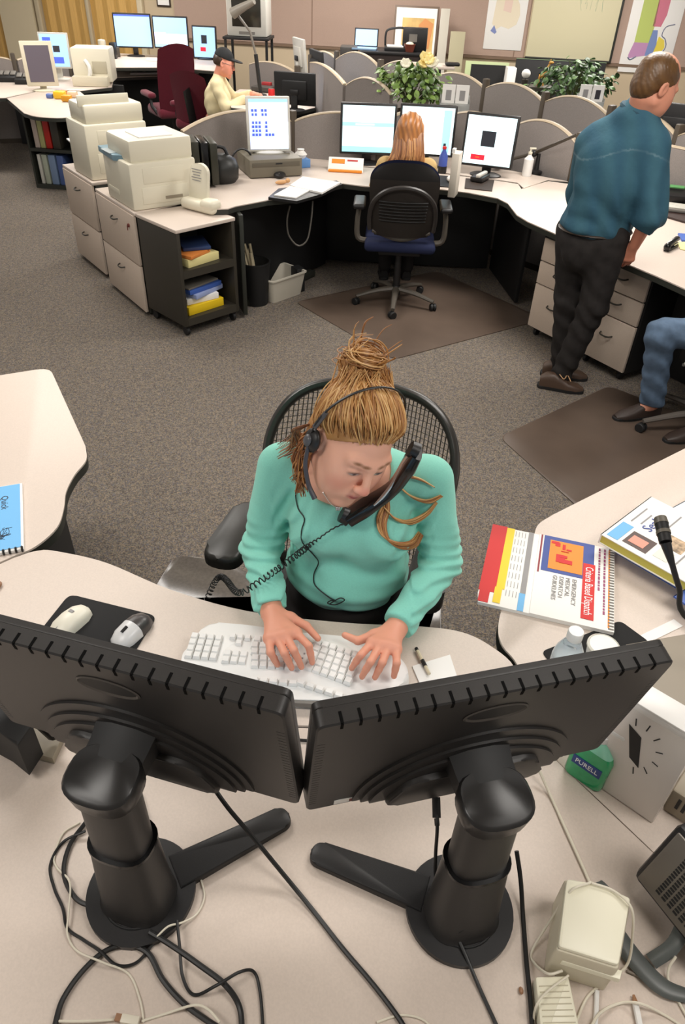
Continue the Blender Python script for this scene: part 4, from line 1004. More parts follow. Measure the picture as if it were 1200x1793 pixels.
t = thing('speaker', 'small black desk speaker behind the orange flyer', 'speaker', (*V2(577, 275, DZ+.004), DZ+.0045), .1)
MB().box((0, 0, .085), (.075, .09, .17), .006).build('housing', mat('speaker_grey', (86, 80, 70), .5), t); MB().box((.012, -.046, .09), (.04, .004, .14), .002).build('grille', M_BLK2, t)
t = thing('flyer_stand', 'white flyer with an orange banner lying by the black desk speaker', 'flyer', (*V2(605, 300, DZ), DZ+.0005), -.05)
MB().box((0, 0, .05), (.27, .008, .12), .001, M=T(0, 0, 0) @ RX(-.75)).build('sheet', M_PAPER, t); MB().box((0, -.035, .009), (.26, .03, .018), .006).build('holder', M_ORG, t)
MB().box((-.06, -.005, .075), (.10, .004, .035), M=RX(-.75)).build('printed_banner', M_ORG, t, smooth=False); MB().box((.05, -.005, .085), (.08, .004, .012), M=RX(-.75)).build('printed_heading', mat('flyer_red', (190, 70, 70), .6), t, smooth=False)

# three bright monitors on the rear shelf
Zs = DZ+.0045
y_ = 5.98
def at_x(px, y): return WD(px, 225, y)[0]
lcd('bright monitor with a blue band, leftmost of the three on the rear shelf', (at_x(645, 6.2), 6.2, Zs), .05, .435, .355, .25, .08, M_BLK, [(0, 1, .36, .44, M_SC), (.25, .62, .38, .42, M_SP), (0, 1, .88, 1, M_SC)], sm=M_SP)
lcd('bright monitor half hidden by the blond woman\'s head, middle of the three', (at_x(749, 6.2)-.005, 6.17, Zs), -.07, .435, .355, .262, .08, M_BLK, [(.0, .12, .10, 1, M_SW), (.12, .80, .12, 1, M_SW), (.80, .95, .05, .95, M_SC), (.84, .89, .75, .81, M_SK)], sm=M_SP)
lcd('bright monitor with a dark square and red button, rightmost of the three', (at_x(857, 6.0)+.01, 5.97, Zs), -.34, .40, .36, .245, .10, M_BLK, [(.33, .62, .30, .62, M_SK), (.08, .70, .72, .735, M_SLL), (.16, .45, .80, .91, M_SR), (.26, .34, .845, .865, M_ORG)], sm=M_SP)

# things on the middle desk
flat('keyboard_tray', 'black keyboard in front of the middle bright monitor', 'keyboard', [(700, 322), (752, 320), (750, 330), (700, 332)], DZ+.001, .02, M_BLK)
flat('mouse_pad', 'black mouse pad right of the blond woman', 'mouse pad', [(758, 306), (800, 309), (800, 328), (757, 325)], DZ+.0006, .006, M_BLK2)
t = thing('computer_mouse', 'white computer mouse on the pad right of the blond woman', 'computer mouse', (*V2(790, 319, DZ), DZ+.0075)); MB().ell((0, 0, .015), (.035, .055, .022), 14).build('body', M_WHITE, t); MB().box((0, .02, .035), (.006, .02, .005), .002).build('wheel', M_GREY, t)
flat('mouse_pad', 'brown pad below the monitor with the red button', 'mouse pad', [(816, 312), (866, 315), (862, 334), (814, 329)], DZ+.0006, .006, mat('pad_brown', (58, 46, 40), .7))
t = thing('telephone', 'small silver and black telephone on the brown pad', 'telephone', (*V2(840, 318, DZ), DZ+.0075), -.5); MB().box((0, 0, .02), (.10, .16, .035), .008).build('body', M_BLK, t); MB().box((.01, .0, .045), (.035, .17, .025), .01).build('handset', M_SIL, t)
t = thing('soda_bottle', 'blue and red drink bottle in front of the middle bright monitor', 'bottle', (*V2(774, 303, DZ), DZ+.0005)); MB().lathe([(.032, 0), (.034, .01), (.034, .05)]).build('body', M_BLK, t); MB().lathe([(.033, .051), (.033, .12), (.014, .16), (.014, .17)]).build('label', mat('bottle_blue', (70, 90, 170), .3), t); MB().lathe([(.016, .171), (.016, .187)]).build('cap', M_RED, t)
t = thing('paper_holder', 'tall white paper holder standing between the two right bright monitors', 'holder', (*V2(796, 316, DZ+.1), DZ+.0005), -.3); MB().box((0, 0, .14), (.05, .12, .28), .004).build('body', mat('holder_white', (214, 206, 192), .5), t); MB().box((-.02, -.03, .293), (.02, .05, .026), .0).build('papers', M_PAPER, t)
t = thing('lotion_bottle', 'white lotion pump bottle by the black boom lamp base', 'bottle', (*V2(922, 308, DZ+.004), Zs)); MB().lathe([(.035, 0), (.037, .01), (.037, .12), (.015, .145), (.013, .155)]).build('body', M_WHITE, t); MB().lathe([(.016, .156), (.016, .17), (.006, .172), (.006, .19)]).box((.015, 0, .195), (.05, .014, .012), .003).build('pump', M_CREAM, t)
t = thing('boom_lamp', 'black boom arm lamp clamped to the rear shelf beside the standing man', 'lamp', (*V2(938, 303, DZ+.004), Zs))
lb = Vector((*V2(938, 303, DZ+.004), Zs)); e0 = Vector(WD(936, 268, lb.y)); e1 = Vector(WD(1008, 237, lb.y-.38)); e2 = Vector(WD(880, 283, lb.y+.05))
MB().lathe([(.05, 0), (.05, .015), (.02, .025), (.014, .14)]).build('base', M_BLK, t)
MB().tube([e2, e0+Vector((0, 0, .0)), e1], [.012, .013, .011], 8).build('arm', mat('arm_bronze', (62, 54, 44), .4), t, True); MB().ell(tuple(e0), (.028, .028, .028), 10).build('joint', M_BLK, t, True)
MB().loft([[(e2.x+r*cos(2*pi*k/14)-dx, e2.y+r*sin(2*pi*k/14), e2.z+dz) for k in range(14)] for r, dx, dz in ((.02, 0, .03), (.045, .03, .0), (.055, .05, -.03))]).build('shade', M_BLK, t, True)

# on the right worktop near the standing man
flat('keyboard_tray', 'black tray under the grey keyboard at the right edge', 'tray', [(1146, 372), (1160, 358), (1225, 372), (1225, 395)], DZ+.001, .012, mat('tray_brown', (50, 34, 30), .5))
t = thing('keyboard', 'grey computer keyboard behind the standing man at the right edge', 'keyboard', (*V2(1190, 372, DZ), DZ+.0135), -.32); MB().box((0, 0, .012), (.44, .16, .022), .006).build('body', M_GREY, t)
for j in range(4): MB().box((0, -.055+.034*j, .027), (.41, .028, .008), .003).build('key_row', mat('key_grey', (190, 188, 178), .5), t)
t = thing('telephone', 'black telephone with a green display behind the grey keyboard', 'telephone', (*V2(1180, 350, DZ), DZ+.0005), -.3); MB().box((0, 0, .035), (.22, .18, .06), .01, M=RX(.15)).build('body', M_BLK, t); MB().box((0, .03, .08), (.10, .04, .012), .003, M=RX(.15)).build('display', M_GREEN, t)
t = thing('stapler', 'black stapler lying on the bright worktop right of the man\'s hand', 'stapler', (*V2(1175, 436, DZ), DZ+.0005), .85)
MB().box((0, 0, .008), (.15, .035, .015), .005).build('base', M_BLK, t); MB().box((.0, 0, .042), (.15, .032, .028), .012, M=RY(-.12)).build('arm', M_BLKG, t); MB().ell((-.07, 0, .026), (.02, .022, .024), 10).build('head', M_BLKG, t); MB().box((.03, 0, .025), (.06, .03, .01), .002).build('magazine', M_CHROME, t)
flat('folder', 'blue folder corner at the right edge of the bright worktop', 'folder', [(1188, 408), (1215, 410), (1215, 425), (1195, 420)], DZ+.001, .01, mat('binder_blue', (62, 96, 176), .5))
flat('paper', 'pale papers under the blue folder at the right edge', 'paper', [(1186, 424), (1215, 422), (1215, 440), (1192, 436)], DZ+.001, .004, mat('pale_yellow', (226, 214, 150), .7))

# under the desk on the left
t = thing('waste_bin', 'round black waste bin beside the book cart', 'waste bin', (*V2(449, 530, 0), 0)); 
MB().lathe([(.085, 0), (.11, .30), (.114, .30), (.114, .31), (.104, .31), (.08, .012), (.0, .012)], seg=28).build('body', M_BLK2, t)
bx0, by0 = V2(449, 530, 0)
t2 = thing('rolled_papers', 'pale rolled papers sticking out of the round black waste bin', 'paper', (bx0, by0, .014)); rg = random.Random(4)
for k in range(6):
    a = rg.uniform(0, 6.28); MB().tube([(.03*cos(a), .03*sin(a), .01), (.03*cos(a)-.06+rg.uniform(-.03, .03), .03*sin(a)+rg.uniform(-.02, .06), .36+rg.uniform(-.03, .05))], .010, 6).build('roll', mat('roll_cream', (206, 192, 160), .7), t2)
t = thing('recycling_bin', 'low white recycling bin beside the round black waste bin', 'bin', (*V2(488, 516, 0), 0), .85)
R4 = lambda a, b_, z: [(p[0], p[1], z) for p in rpoly([(-a, -b_), (a, -b_), (a, b_), (-a, b_)], .03, 4)]
MB().loft([R4(.15, .10, 0), R4(.175, .125, .165), R4(.183, .133, .165), R4(.183, .133, .175), R4(.168, .118, .175), R4(.14, .092, .01)]).build('body', mat('bin_white', (196, 190, 176), .5), t)
t = thing('power_strip', 'black power supply standing on the floor under the worktop', 'power supply', (*V2(522, 508, 0), 0), .6); MB().box((0, 0, .09), (.07, .10, .18), .008).build('case', M_BLK2, t); MB().box((-.01, -.052, .13), (.02, .004, .03)).build('sticker', M_PAPER, t)
p = [WD(508, 360, 5.15), WD(503, 385, 5.18), WD(506, 412, 5.2), WD(522, 430, 5.22), WD(538, 420, 5.24), WD(545, 385, 5.26), WD(548, 352, 5.28)]
cable(p, .006, mat('cable_grey2', (96, 92, 86), .5), 'grey cable looping down below the black tray', sm=6)

# ------------------------------------------------------------------ office chair of the second workstation
def star_base(t, r=.30, zt=.10, m=None, a0=0., hub=.40):
    for k in range(5):
        a = a0+2*pi*k/5
        MB().tube([(.02*cos(a), .02*sin(a), zt), (.15*cos(a), .15*sin(a), zt-.012), (r*cos(a), r*sin(a), .068)], [.028, .022, .016], 8, 3, flat=.8).build('leg', m or M_CHGR, t)
        c = T(r*cos(a), r*sin(a), .028) @ RZ(a+.6) @ RY(pi/2)
        MB().lathe([(.024, -.022), (.028, -.018), (.028, -.004), (.014, -.003), (.014, .003), (.028, .004), (.028, .018), (.024, .022)], M=c, seg=16).build('caster', M_BLK2, t)
    MB().lathe([(.035, .07), (.035, .13), (.026, .14), (.024, hub)], seg=14).build('column', M_BLK, t)
def arm(t, s, seat=.47, m=None):
    MB().tube([(s*.22, 0, seat-.05), (s*.30, .0, seat-.03), (s*.31, 0, seat+.08), (s*.30, .0, seat+.18)], [.02, .02, .018, .016], 8, 4).build('arm_post', m or M_CHGR, t)
    MB().box((s*.30, .03, seat+.20), (.085, .26, .035), .016, seg=3).build('arm_pad', M_BLK, t)
t = thing('office_chair', 'grey and navy office chair with an arched back in the middle of the room', 'chair', (.325, 5.22, 0), -.03)
star_base(t, .30, .115, M_CHGR, rad(-94))
MB().box((0, .10, .445), (.50, .48, .07), .03, seg=3).build('seat', M_NAVY, t); MB().box((0, .06, .40), (.3, .3, .04), .01).build('seat_mechanism', M_BLK2, t)
def backfn(u, v, off=0., zlo=.52, zhi=1.0, w0=.21, w1=.235):
    a = (u-.5)*2; z = zlo+(zhi-zlo)*v; ww = (w0+(w1-w0)*min(1, v*1.6))
    k = (max(0, v-.72)/.28); kk = max(0, .18-v)/.18
    ww *= sqrt(max(0, 1-k**2*.36))*(1-.12*kk*kk)
    zz = z-.05*abs(a)**3*k-.0
    return (a*ww, -.13+off-.10*(v-.35)**2*-.4+.05*a*a-.03*v, zz)
MB().grid(lambda u, v: backfn(u, v), 16, 16, .035).build('backrest', mat('back_black', (40, 37, 36), .6), t)
MB().grid(lambda u, v: backfn(u, v, .035, .54, 1.01), 16, 16, .02).build('back_cushion', M_NAVY, t)
shell = MB().grid(lambda u, v: backfn(u, v*.78, -.012), 14, 12, .010).build('lumbar_shell', mat('shell_brown', (62, 56, 52), .4), t)
mb = MB()
for k in range(7):
    v = .30+.055*k; mb.tube([tuple(Vector(backfn(.14+.72*i/10, v*.78, -.020))) for i in range(11)], .0045, 5)
mb.build('flex_slots', M_BLK2, shell)
arch = [(-.22, -.10, .56), (-.225, -.12, .66), (-.20, -.155, .76), (-.12, -.172, .83), (0, -.178, .855), (.12, -.172, .83), (.20, -.155, .76), (.225, -.12, .66), (.22, -.10, .56)]
MB().tube(arch, .016, 8, 4).build('arched_frame', mat('frame_black', (50, 46, 44), .4), t)
MB().tube([(-.2, -.08, .55), (0, -.10, .50), (.2, -.08, .55)], .018, 8, 4).build('lower_frame', M_CHGR, t)
for s_ in (-1, 1): arm(t, s_, .50, M_CHGR)

# ------------------------------------------------------------------ curved-top partitions
def arch_panel(label, a, b_, z0=.05, arch=.07, post=True, cap=M_TRIML, fab=M_FAB, lo=0.0):
    A, B = Vector(a), Vector(b_); d = B-A; L = d.length; ang = math.atan2(d.y, d.x)
    t = thing('partition', label, 'partition', (A.x, A.y, 0), ang)
    zt = a[2]; zb = b_[2] if len(b_) > 2 else zt; n = 16; pw_ = .05; zt -= .055; zb -= .055
    top = [(pw_/2+(L-pw_)*i/n, zt+(zb-zt)*i/n+arch*(1-(2*i/n-1)**2)) for i in range(n+1)]
    MB().prism([(pw_/2, z0), (L-pw_/2, z0)]+list(reversed(top)), -.022, .022, M=RX(pi/2)).build('fabric_panel', fab, t, smooth=False)
    MB().tube([(x, 0, z+.004) for x, z in top], .024, 8, flat=.5).build('top_cap', cap, t)
    if post: MB().box((L, 0, zb/2+.04), (pw_, .06, zb+.079), .008).build('post', M_TRIM, t)
    MB().box((L/2, 0, .025), (L-.06, .05, .05)).build('foot_rail', M_TRIM, t)
    return t
def pz(px, py, z): p = W(px, py, z); return (p[0], p[1], z)
ZA = 1.05
P_ = [pz(312, 217, ZA), pz(512, 199, ZA), pz(668, 200, 1.09), pz(788, 190, 1.06), pz(893, 212, ZA), pz(1018, 238, ZA), (2.62, 5.5, ZA)]
labs = ['grey partition behind the printers with the silver framed screen before it', 'grey partition behind the small black desk speaker', 'grey partition hidden behind the middle bright monitor', 'grey partition behind the monitor with the red button',
        'grey partition right of the monitor with the red button, by the boom lamp', 'grey partition behind the standing man']
for i in range(6): arch_panel(labs[i], P_[i], P_[i+1], arch=.10 if i in (0, 4) else .06)
ZB = 1.15
Q_ = [pz(755, 127, ZB), pz(852, 143, ZB), pz(956, 166, ZB), pz(1072, 190, ZB), pz(1192, 224, ZB), pz(1300, 262, ZB)]
labs = ['grey partition between the flowering plant and the leafy plant, left one', 'grey partition below the dark noticeboard panel', 'grey partition with the leafy plant standing behind it', 'grey partition left of the standing man\'s head, behind his shoulder', 'grey partition right of the standing man\'s face']
for i in range(5): arch_panel(labs[i], Q_[i], Q_[i+1], arch=.08)
R_ = [pz(588, 95, ZB), pz(667, 108, ZB), pz(752, 119, ZB)]
arch_panel('grey partition in the back row left of the black counter legs', R_[0], R_[1], arch=.10); arch_panel('grey partition in the back row below the black counter', R_[1], R_[2], arch=.08)
arch_panel('grey partition running back from the black monitors, seen edge on', pz(606, 138, ZB), pz(545, 100, ZB), arch=.05, post=True)
arch_panel('grey partition left of the flowering plant', pz(606, 138, ZB), pz(690, 155, ZB), arch=.09, post=False)
arch_panel('grey partition behind the capped man\'s desk', pz(436, 104, 1.0), pz(521, 119, 1.0), arch=.06)
arch_panel('small grey partition top beside the wall in the back row', pz(545, 88, ZB-.02), pz(590, 93, ZB-.02), arch=.05)
arch_panel('grey partition at the far left edge behind the telephones', pz(-40, 97, .95), pz(22, 97, .95), arch=.03)
arch_panel('grey partition behind the beige screens at the far left', pz(24, 97, .95), pz(116, 90, .95), arch=.03)
arch_panel('grey partition left of the three far monitors', pz(118, 90, .95), pz(205, 86, .95), arch=.03)
# ------------------------------------------------------------------ plants and leaflet holders on the partitions' far side
def plant(label, c, r, h, n, cols, flowers, seed, zf):
    rg = random.Random(seed); t = thing('potted_plant', label, 'plant', (c[0], c[1], 0))
    MB().lathe([(.26, 0), (.26, zf), (.22, zf)], seg=4).build('stand', M_EDGE, t)
    MB().lathe([(.10, zf), (.13, zf+.18), (.12, zf+.18), (.11, zf+.15)], seg=18).build('pot', mat('pot_brown', (90, 70, 54), .6), t)
    st = MB(); B = [MB() for _ in cols]
    for i in range(n):
        a = rg.uniform(0, 2*pi); el = rg.uniform(-.25, 1.35); L = rg.uniform(.55, 1.0)
        tip = Vector((cos(a)*cos(el)*r*L, sin(a)*cos(el)*r*L*.75, zf+.20+h*.38+sin(el)*h*.62*L))
        b0 = Vector((rg.uniform(-.04, .04), rg.uniform(-.04, .04), zf+.14)); mid = (b0+tip)/2+Vector((0, 0, .06))
        if i % 3 == 0: st.tube([b0, mid, tip], .004, 5, 3)
        for q in range(3):
            p = tip+Vector((rg.uniform(-.05, .05), rg.uniform(-.05, .05), rg.uniform(-.05, .05))); L_ = rg.uniform(.045, .075); W_ = L_*.36
            M = T(*p) @ RZ(a+rg.uniform(-.8, .8)) @ RY(rg.uniform(-.3, .9)) @ RX(rg.uniform(-.6, .6))
            b = B[rg.randrange(len(B))]
            R = [[(0, 0, 0)]*2]
            b.loft([[(x, -wd, -.3*x*x/L_-abs(wd)*.0), (x, 0, .25*wd-.3*x*x/L_), (x, wd, -.3*x*x/L_), (x, 0, .25*wd-.3*x*x/L_-.0015)] for x, wd in ((0, .002), (L_*.3, W_*.9), (L_*.6, W_), (L_*.85, W_*.55), (L_, .002))], M=M)
    st.build('stems', mat('stem_green', (80, 92, 44), .6), t)
    for b, cc in zip(B, cols): b.build('foliage', mat('leaf_%d_%d_%d' % cc, cc, .45), t)
    if flowers:
        for i in range(flowers):
            p = Vector((rg.uniform(-.12, .16), rg.uniform(-.34, -.2), zf+.26+h*rg.uniform(.70, 1.0)))
            fb = MB(); fx, fy = rg.uniform(.2, 1.1), rg.uniform(-.7, .7)
            for k in range(6): fb.ell((.030, 0, .010), (.036, .026, .012), 8, M=T(*p) @ RX(fx) @ RY(fy) @ RZ(k*pi/3) @ RY(-.6))
            f = fb.build('flower', mat('petal_%d' % (i % 2), ((246, 226, 150), (240, 236, 214))[i % 2], .6), t)
            MB().ell(tuple(p+Vector((0, 0, .01))), (.010, .010, .010), 8).build('flower_centre', mat('petal_heart', (226, 170, 80), .6), f)
    return t
plant('green potted plant with cream flowers behind the bright monitors', (.46, 7.42), .34, .36, 150, [(104, 134, 62), (130, 160, 80), (78, 108, 48)], 7, 11, .78)
plant('dense dark green plant behind the partitions below the white board', (2.02, 7.85), .42, .36, 130, [(62, 94, 48), (84, 116, 62), (52, 78, 42)], 0, 12, .80)
def leaflet(label, px, py, z, y, w, h, n, body):
    p = WD(px, py, y); t = thing('leaflet_holder', label, 'leaflet holder', (p[0], p[1], z), -.05)
    MB().box((0, .03, h*.36), (w+.02, .006, h*.72)).box((0, -.03, h*.25), (w+.02, .004, h*.5)).box((-w/2-.01, 0, h*.3), (.004, .06, h*.6)).box((w/2+.01, 0, h*.3), (.004, .06, h*.6)).box((0, 0, .003), (w+.02, .07, .006)).build('clear_case', mat('holder_acrylic', (214, 216, 214), .15, trans=.6), t)
    for i in range(n):
        x = -w/2+w*(i+.5)/n; lf = MB().box((x, .0, h*.55), (w/n-.008, .012, h*.95)).build('leaflet', M_PAPER, t, smooth=False)
        MB().box((x, -.0065, h*.72), (w/n*.4, .001, h*.3)).build('leaflet_print', body if i == n-1 else M_GREYINK, lf, smooth=False)
    return t
MB_ = None
st1 = tag(rebase(MB().box((1.02, 7.2, .4645), (.34, .2, .929), .01).build('stand', M_EDGE)), 'dark stand holding the white leaflets beside the flowering plant', 'stand')
leaflet('clear holder with two white leaflets right of the flowering plant', 795, 190, .93, 7.2, .24, .26, 2, M_GREYINK)
st2 = tag(rebase(MB().box((2.17, 7.42, .4845), (.3, .2, .969), .01).build('stand', M_EDGE)), 'dark stand holding the white leaflets beside the leafy plant', 'stand')
leaflet('clear holder with white leaflets in front of the leafy plant', 1036, 165, .97, 7.42, .22, .24, 2, M_INK)

# ------------------------------------------------------------------ things on the back wall
def onwall(px0, py0, px1, py1):     # box on the wall from two photo corners
    a = wl(px0, py0); b_ = wl(px1, py1); return min(a[0], b_[0]), max(a[0], b_[0]), min(a[1], b_[1]), max(a[1], b_[1])
def wallthing(name, label, cat, x0, x1, z0, z1, y=-.03, th=.02, m=M_PAPER, bev=.002):
    loc = WALLM @ Vector(((x0+x1)/2, y, z0)); t = thing(name, label, cat, tuple(loc), WALLA)
    MB().box((0, -th/2, (z1-z0)/2), (x1-x0, th, z1-z0), bev).build('panel', m, t); return t, x1-x0, z1-z0, -th
def blob(t, y, pts, m, name='map_area'):
    return MB().prism([(p[0], p[1]) for p in pts], 0, .0015, M=T(0, y, 0) @ RX(pi/2)).build(name, m, t, smooth=False)
xm0, zm0 = wl(846, 82); xm1, _ = wl(912, 90)
t, w_, h_, yy = wallthing('wall_map', 'pale wall map left of the white board', 'map', xm0, xm1, zm0-.02, 2.2, -.024, .006)
cp = [(-.34, .30), (-.24, .22), (-.1, .27), (.1, .24), (.28, .30), (.34, .42), (.30, .55), (.18, .66), (.22, .8), (.12, .95), (-.28, .95), (-.3, .6)]
blob(t, yy, [(x*w_, z*h_*.8+.03) for x, z in cp], mat('map_cream', (232, 220, 196), .7)); blob(t, yy-.0016, [(-.36*w_, .19*h_), (-.24*w_, .16*h_), (-.20*w_, .18*h_), (-.28*w_, .25*h_)], mat('map_blue', (128, 140, 190), .7))
blob(t, yy-.0016, [(-.1*w_, .4*h_), (.1*w_, .38*h_), (.12*w_, .55*h_), (-.08*w_, .55*h_)], mat('map_pink', (230, 204, 190), .7)); blob(t, yy-.0017, [(.0*w_, .56*h_), (.12*w_, .56*h_), (.10*w_, .7*h_), (-.02*w_, .68*h_)], mat('map_green', (206, 220, 180), .7))
xb0, zb0 = wl(917, 99); xb1, _ = wl(1068, 112)
t, w_, h_, yy = wallthing('white_board', 'large cream white board on the back wall between two maps', 'white board', xb0+.02, xb1-.02, zb0-.0, 2.3, -.026, .02, mat('board_cream', (222, 214, 180), .25))
MB().box((w_/2+.01, -.012, h_/2), (.03, .03, h_+.03), .003).build('frame_rail', M_EDGE, t); MB().box((-w_/2-.008, -.012, h_/2), (.016, .026, h_+.02), .003).build('frame_rail', mat('frame_tan', (190, 170, 140), .5), t)
MB().box((0, -.03, .0), (w_, .06, .02), .004).build('pen_tray', M_EDGE, t)
mb = MB(); rg = random.Random(9)
for k in range(5): mb.tube([(.05+.07*k+rg.uniform(-.02, .02), yy-.001, h_*.42+rg.uniform(0, .25)) for q in range(4)], .002, 4, 3)
mb.build('faint_writing', mat('faint_marker', (186, 196, 170), .6), t)
xk0, zk0 = wl(1074, 120); xk1, _ = wl(1150, 128)
t, w_, h_, yy = wallthing('wall_map', 'wall map with green, purple, blue and yellow districts right of the white board', 'map', xk0+.06, xk1+.14, zk0-.03, 2.3, -.024, .006)
k = w_
for nm, cc, pts in (('map_lime', (186, 200, 110), [(-.30, .52), (-.02, .52), (.02, .80), (-.02, 1.5), (-.30, 1.5)]), ('map_violet', (188, 140, 180), [(-.34, .24), (-.22, .27), (-.04, .30), (-.02, .52), (-.30, .52), (-.36, .3)]), ('map_slate', (120, 140, 190), [(-.04, .30), (.10, .30), (.14, .5), (.10, .74), (.0, .74), (-.02, .52)]),
                    ('map_yellow', (226, 206, 80), [(.10, .30), (.24, .34), (.31, .46), (.27, .58), (.15, .64), (.13, .5)]), ('map_rose', (206, 120, 140), [(-.02, .80), (.14, .80), (.20, 1.0), (.2, 1.5), (-.02, 1.5)])):
    blob(t, yy, [(x*k, z*k) for x, z in pts], mat(nm, cc, .7))
mb = MB(); mb.tube([(.10*k, yy-.001, .30*k), (.25*k, yy-.001, .34*k), (.33*k, yy-.001, .47*k), (.28*k, yy-.001, .6*k), (.2*k, yy-.001, .66*k), (.24*k, yy-.001, .8*k), (.4*k, yy-.001, .85*k)], .006, 4, 3); mb.tube([(-.36*k, yy-.001, .26*k), (-.3*k, yy-.001, .22*k), (-.2*k, yy-.001, .28*k)], .008, 4, 3)
mb.build('coast_line', mat('map_ink', (110, 116, 140), .7), t)
xf0, zf0 = wl(276, 11); xf1, _ = wl(300, 11)
t, w_, h_, yy = wallthing('picture_frame', 'small dark framed certificate high on the wall above the far monitors', 'picture', xf0, xf1, zf0, zf0+.34, -.004, .018, mat('frame_dark', (60, 50, 44), .4)); MB().box((0, yy-.001, h_/2), (w_-.04, .003, h_-.04)).build('certificate', M_PAPER, t)

# standing boards and panels leaning by the wall
def lean(name, label, cat, px0, px1, ytop, zb, back, w=None, m=None, th=.03, tilt=.08):
    p0, p1 = WD(px0, ytop, back), WD(px1, ytop, back); zt = p0[2]; w = p1[0]-p0[0]
    t = thing(name, label, cat, ((p0[0]+p1[0])/2, back-(zt-zb)*tilt, zb), WALLA*.5)
    MB().box((0, 0, (zt-zb)/2), (w, th, zt-zb), .003, M=RX(-tilt)).build('panel', m, t); return t, w, zt-zb, tilt
t, w_, h_, tl_ = lean('framed_map', 'framed yellow and orange map leaning behind the black counter', 'picture', 692, 770, 8, .55, 12.05, m=mat('frame_wood', (112, 92, 76), .5))
LM = RX(-tl_)
MB().box((0, -.017, h_*.5), (w_-.05, .004, h_-.05), M=LM).build('mount', M_PAPER, t); MB().box((.03, -.02, h_*.66), (w_*.72, .003, h_*.40), M=LM).build('picture', mat('map_tan', (222, 186, 120), .6, noise=.2, nscale=6), t)
MB().prism([(.05, h_*.52), (.20, h_*.50), (.24, h_*.80), (.12, h_*.86), (.04, h_*.78)], 0, .002, M=LM @ T(0, -.022, 0) @ RX(pi/2)).build('orange_region', mat('map_orange', (214, 146, 90), .6), t, smooth=False); MB().prism([(-.22, h_*.44), (-.05, h_*.44), (-.06, h_*.54), (-.2, h_*.52)], 0, .002, M=LM @ T(0, -.022, 0) @ RX(pi/2)).build('green_region', mat('map_sage', (160, 170, 120), .6), t, smooth=False)
lean('board', 'tall pale board leaning just right of the framed map', 'board', 772, 788, 14, .02, 11.98, m=mat('board_pale', (196, 190, 176), .5))
lean('board', 'shorter greenish beige board leaning right of the tall pale board', 'board', 789, 815, 54, .02, 11.95, m=mat('board_sage', (176, 168, 138), .6))
t, w_, h_, tl_ = lean('standing_picture', 'dark panel in a pale green frame standing below the left wall map', 'panel', 816, 892, 106, .30, 11.6, m=mat('frame_mint', (186, 200, 150), .5))
MB().box((.02, -.018, h_*.5), (w_-.12, .006, h_-.07), M=RX(-tl_)).build('dark_face', M_BLK2, t)
t, w_, h_, tl_ = lean('notice_panel', 'long black panel standing below the white board', 'panel', 905, 1062, 103, .30, 11.5, m=M_BLK2); MB().box((0, -.0, h_+.004), (w_, .04, .008), M=RX(-tl_)).build('top_rail', mat('rail_green', (120, 140, 110), .5), t)
p = WD(897, 125, 11.2); t = thing('white_post', 'narrow white cabinet edge between the two dark panels', 'cabinet', (p[0], 11.3, 0)); MB().box((0, 0, .47), (.12, .2, .94), .005).build('body', M_PAPER, t); MB().box((0, -.102, .7), (.02, .006, .1), .002).build('handle', M_GREY, t)
# figurines on a shelf box behind the partitions
p = WD(942, 150, 8.35); zt = p[2]
o = tag(rebase(MB().box((p[0]-.05, 8.35, zt/2), (.4, .2, zt), .01).build('stand', M_DKMET)), 'low dark stand carrying the orange giraffe figure and white flower', 'stand')
t = thing('figurine', 'orange spotted giraffe figure standing before the black panel', 'figurine', (p[0]+.02, 8.35, zt+.0005))
MB().tube([(-.02, 0, .08), (.03, 0, .10)], .02, 8).tube([(.03, 0, .10), (.06, 0, .19)], [.014, .009], 8).ell((.075, 0, .20), (.026, .012, .013), 8).tube([(.07, 0, .21), (.065, 0, .23)], .004, 5).tube([(-.02, .01, .08), (-.025, .012, 0)], .006, 6).tube([(-.02, -.01, .08), (-.015, -.012, 0)], .006, 6).tube([(.03, .01, .10), (.035, .012, 0)], .006, 6).tube([(.03, -.01, .10), (.025, -.012, 0)], .006, 6).build('body', mat('giraffe', (206, 150, 70), .6, noise=.5, nscale=40), t)
t = thing('artificial_flower', 'small white flower in a brown pot left of the giraffe figure', 'flower', (p[0]-.14, 8.33, zt+.0005)); MB().lathe([(.03, 0), (.035, .05), (.03, .05)], seg=12).build('pot', M_DKMET, t); MB().ell((0, 0, .10), (.045, .04, .04), 10).build('blossom', M_PAPER, t); MB().tube([(0, 0, .05), (0, 0, .07)], .005, 6).build('stem', M_EDGE, t)

# ------------------------------------------------------------------ black counter with its clutter
cy_ = 10.4
a, b_ = WD(632, 84, cy_), WD(740, 98, cy_); ztop = (a[2]+b_[2])/2
t = thing('counter', 'black counter by the back wall loaded with papers and a laptop', 'counter', ((a[0]+b_[0])/2, cy_+.25, 0), -.03); cw = b_[0]-a[0]
MB().box((0, 0, ztop-.015), (cw, .6, .03), .004).build('top', M_BLK, t); MB().box((0, -.27, ztop-.16), (cw-.02, .02, .26)).build('front_panel', mat('counter_brown', (46, 34, 30), .5), t)
for sx in (-1, 1): MB().box((sx*(cw/2-.02), 0, (ztop-.03)/2), (.03, .56, ztop-.03)).build('side_panel', M_BLK2, t)
MB().box((0, .27, (ztop-.03)/2), (cw-.06, .02, ztop-.03)).build('back_panel', M_BLK2, t)
zc_ = ztop+.0008
def onc(px, py, dz=0): q = WD(px, py, cy_+.2); return q[0], cy_+.2
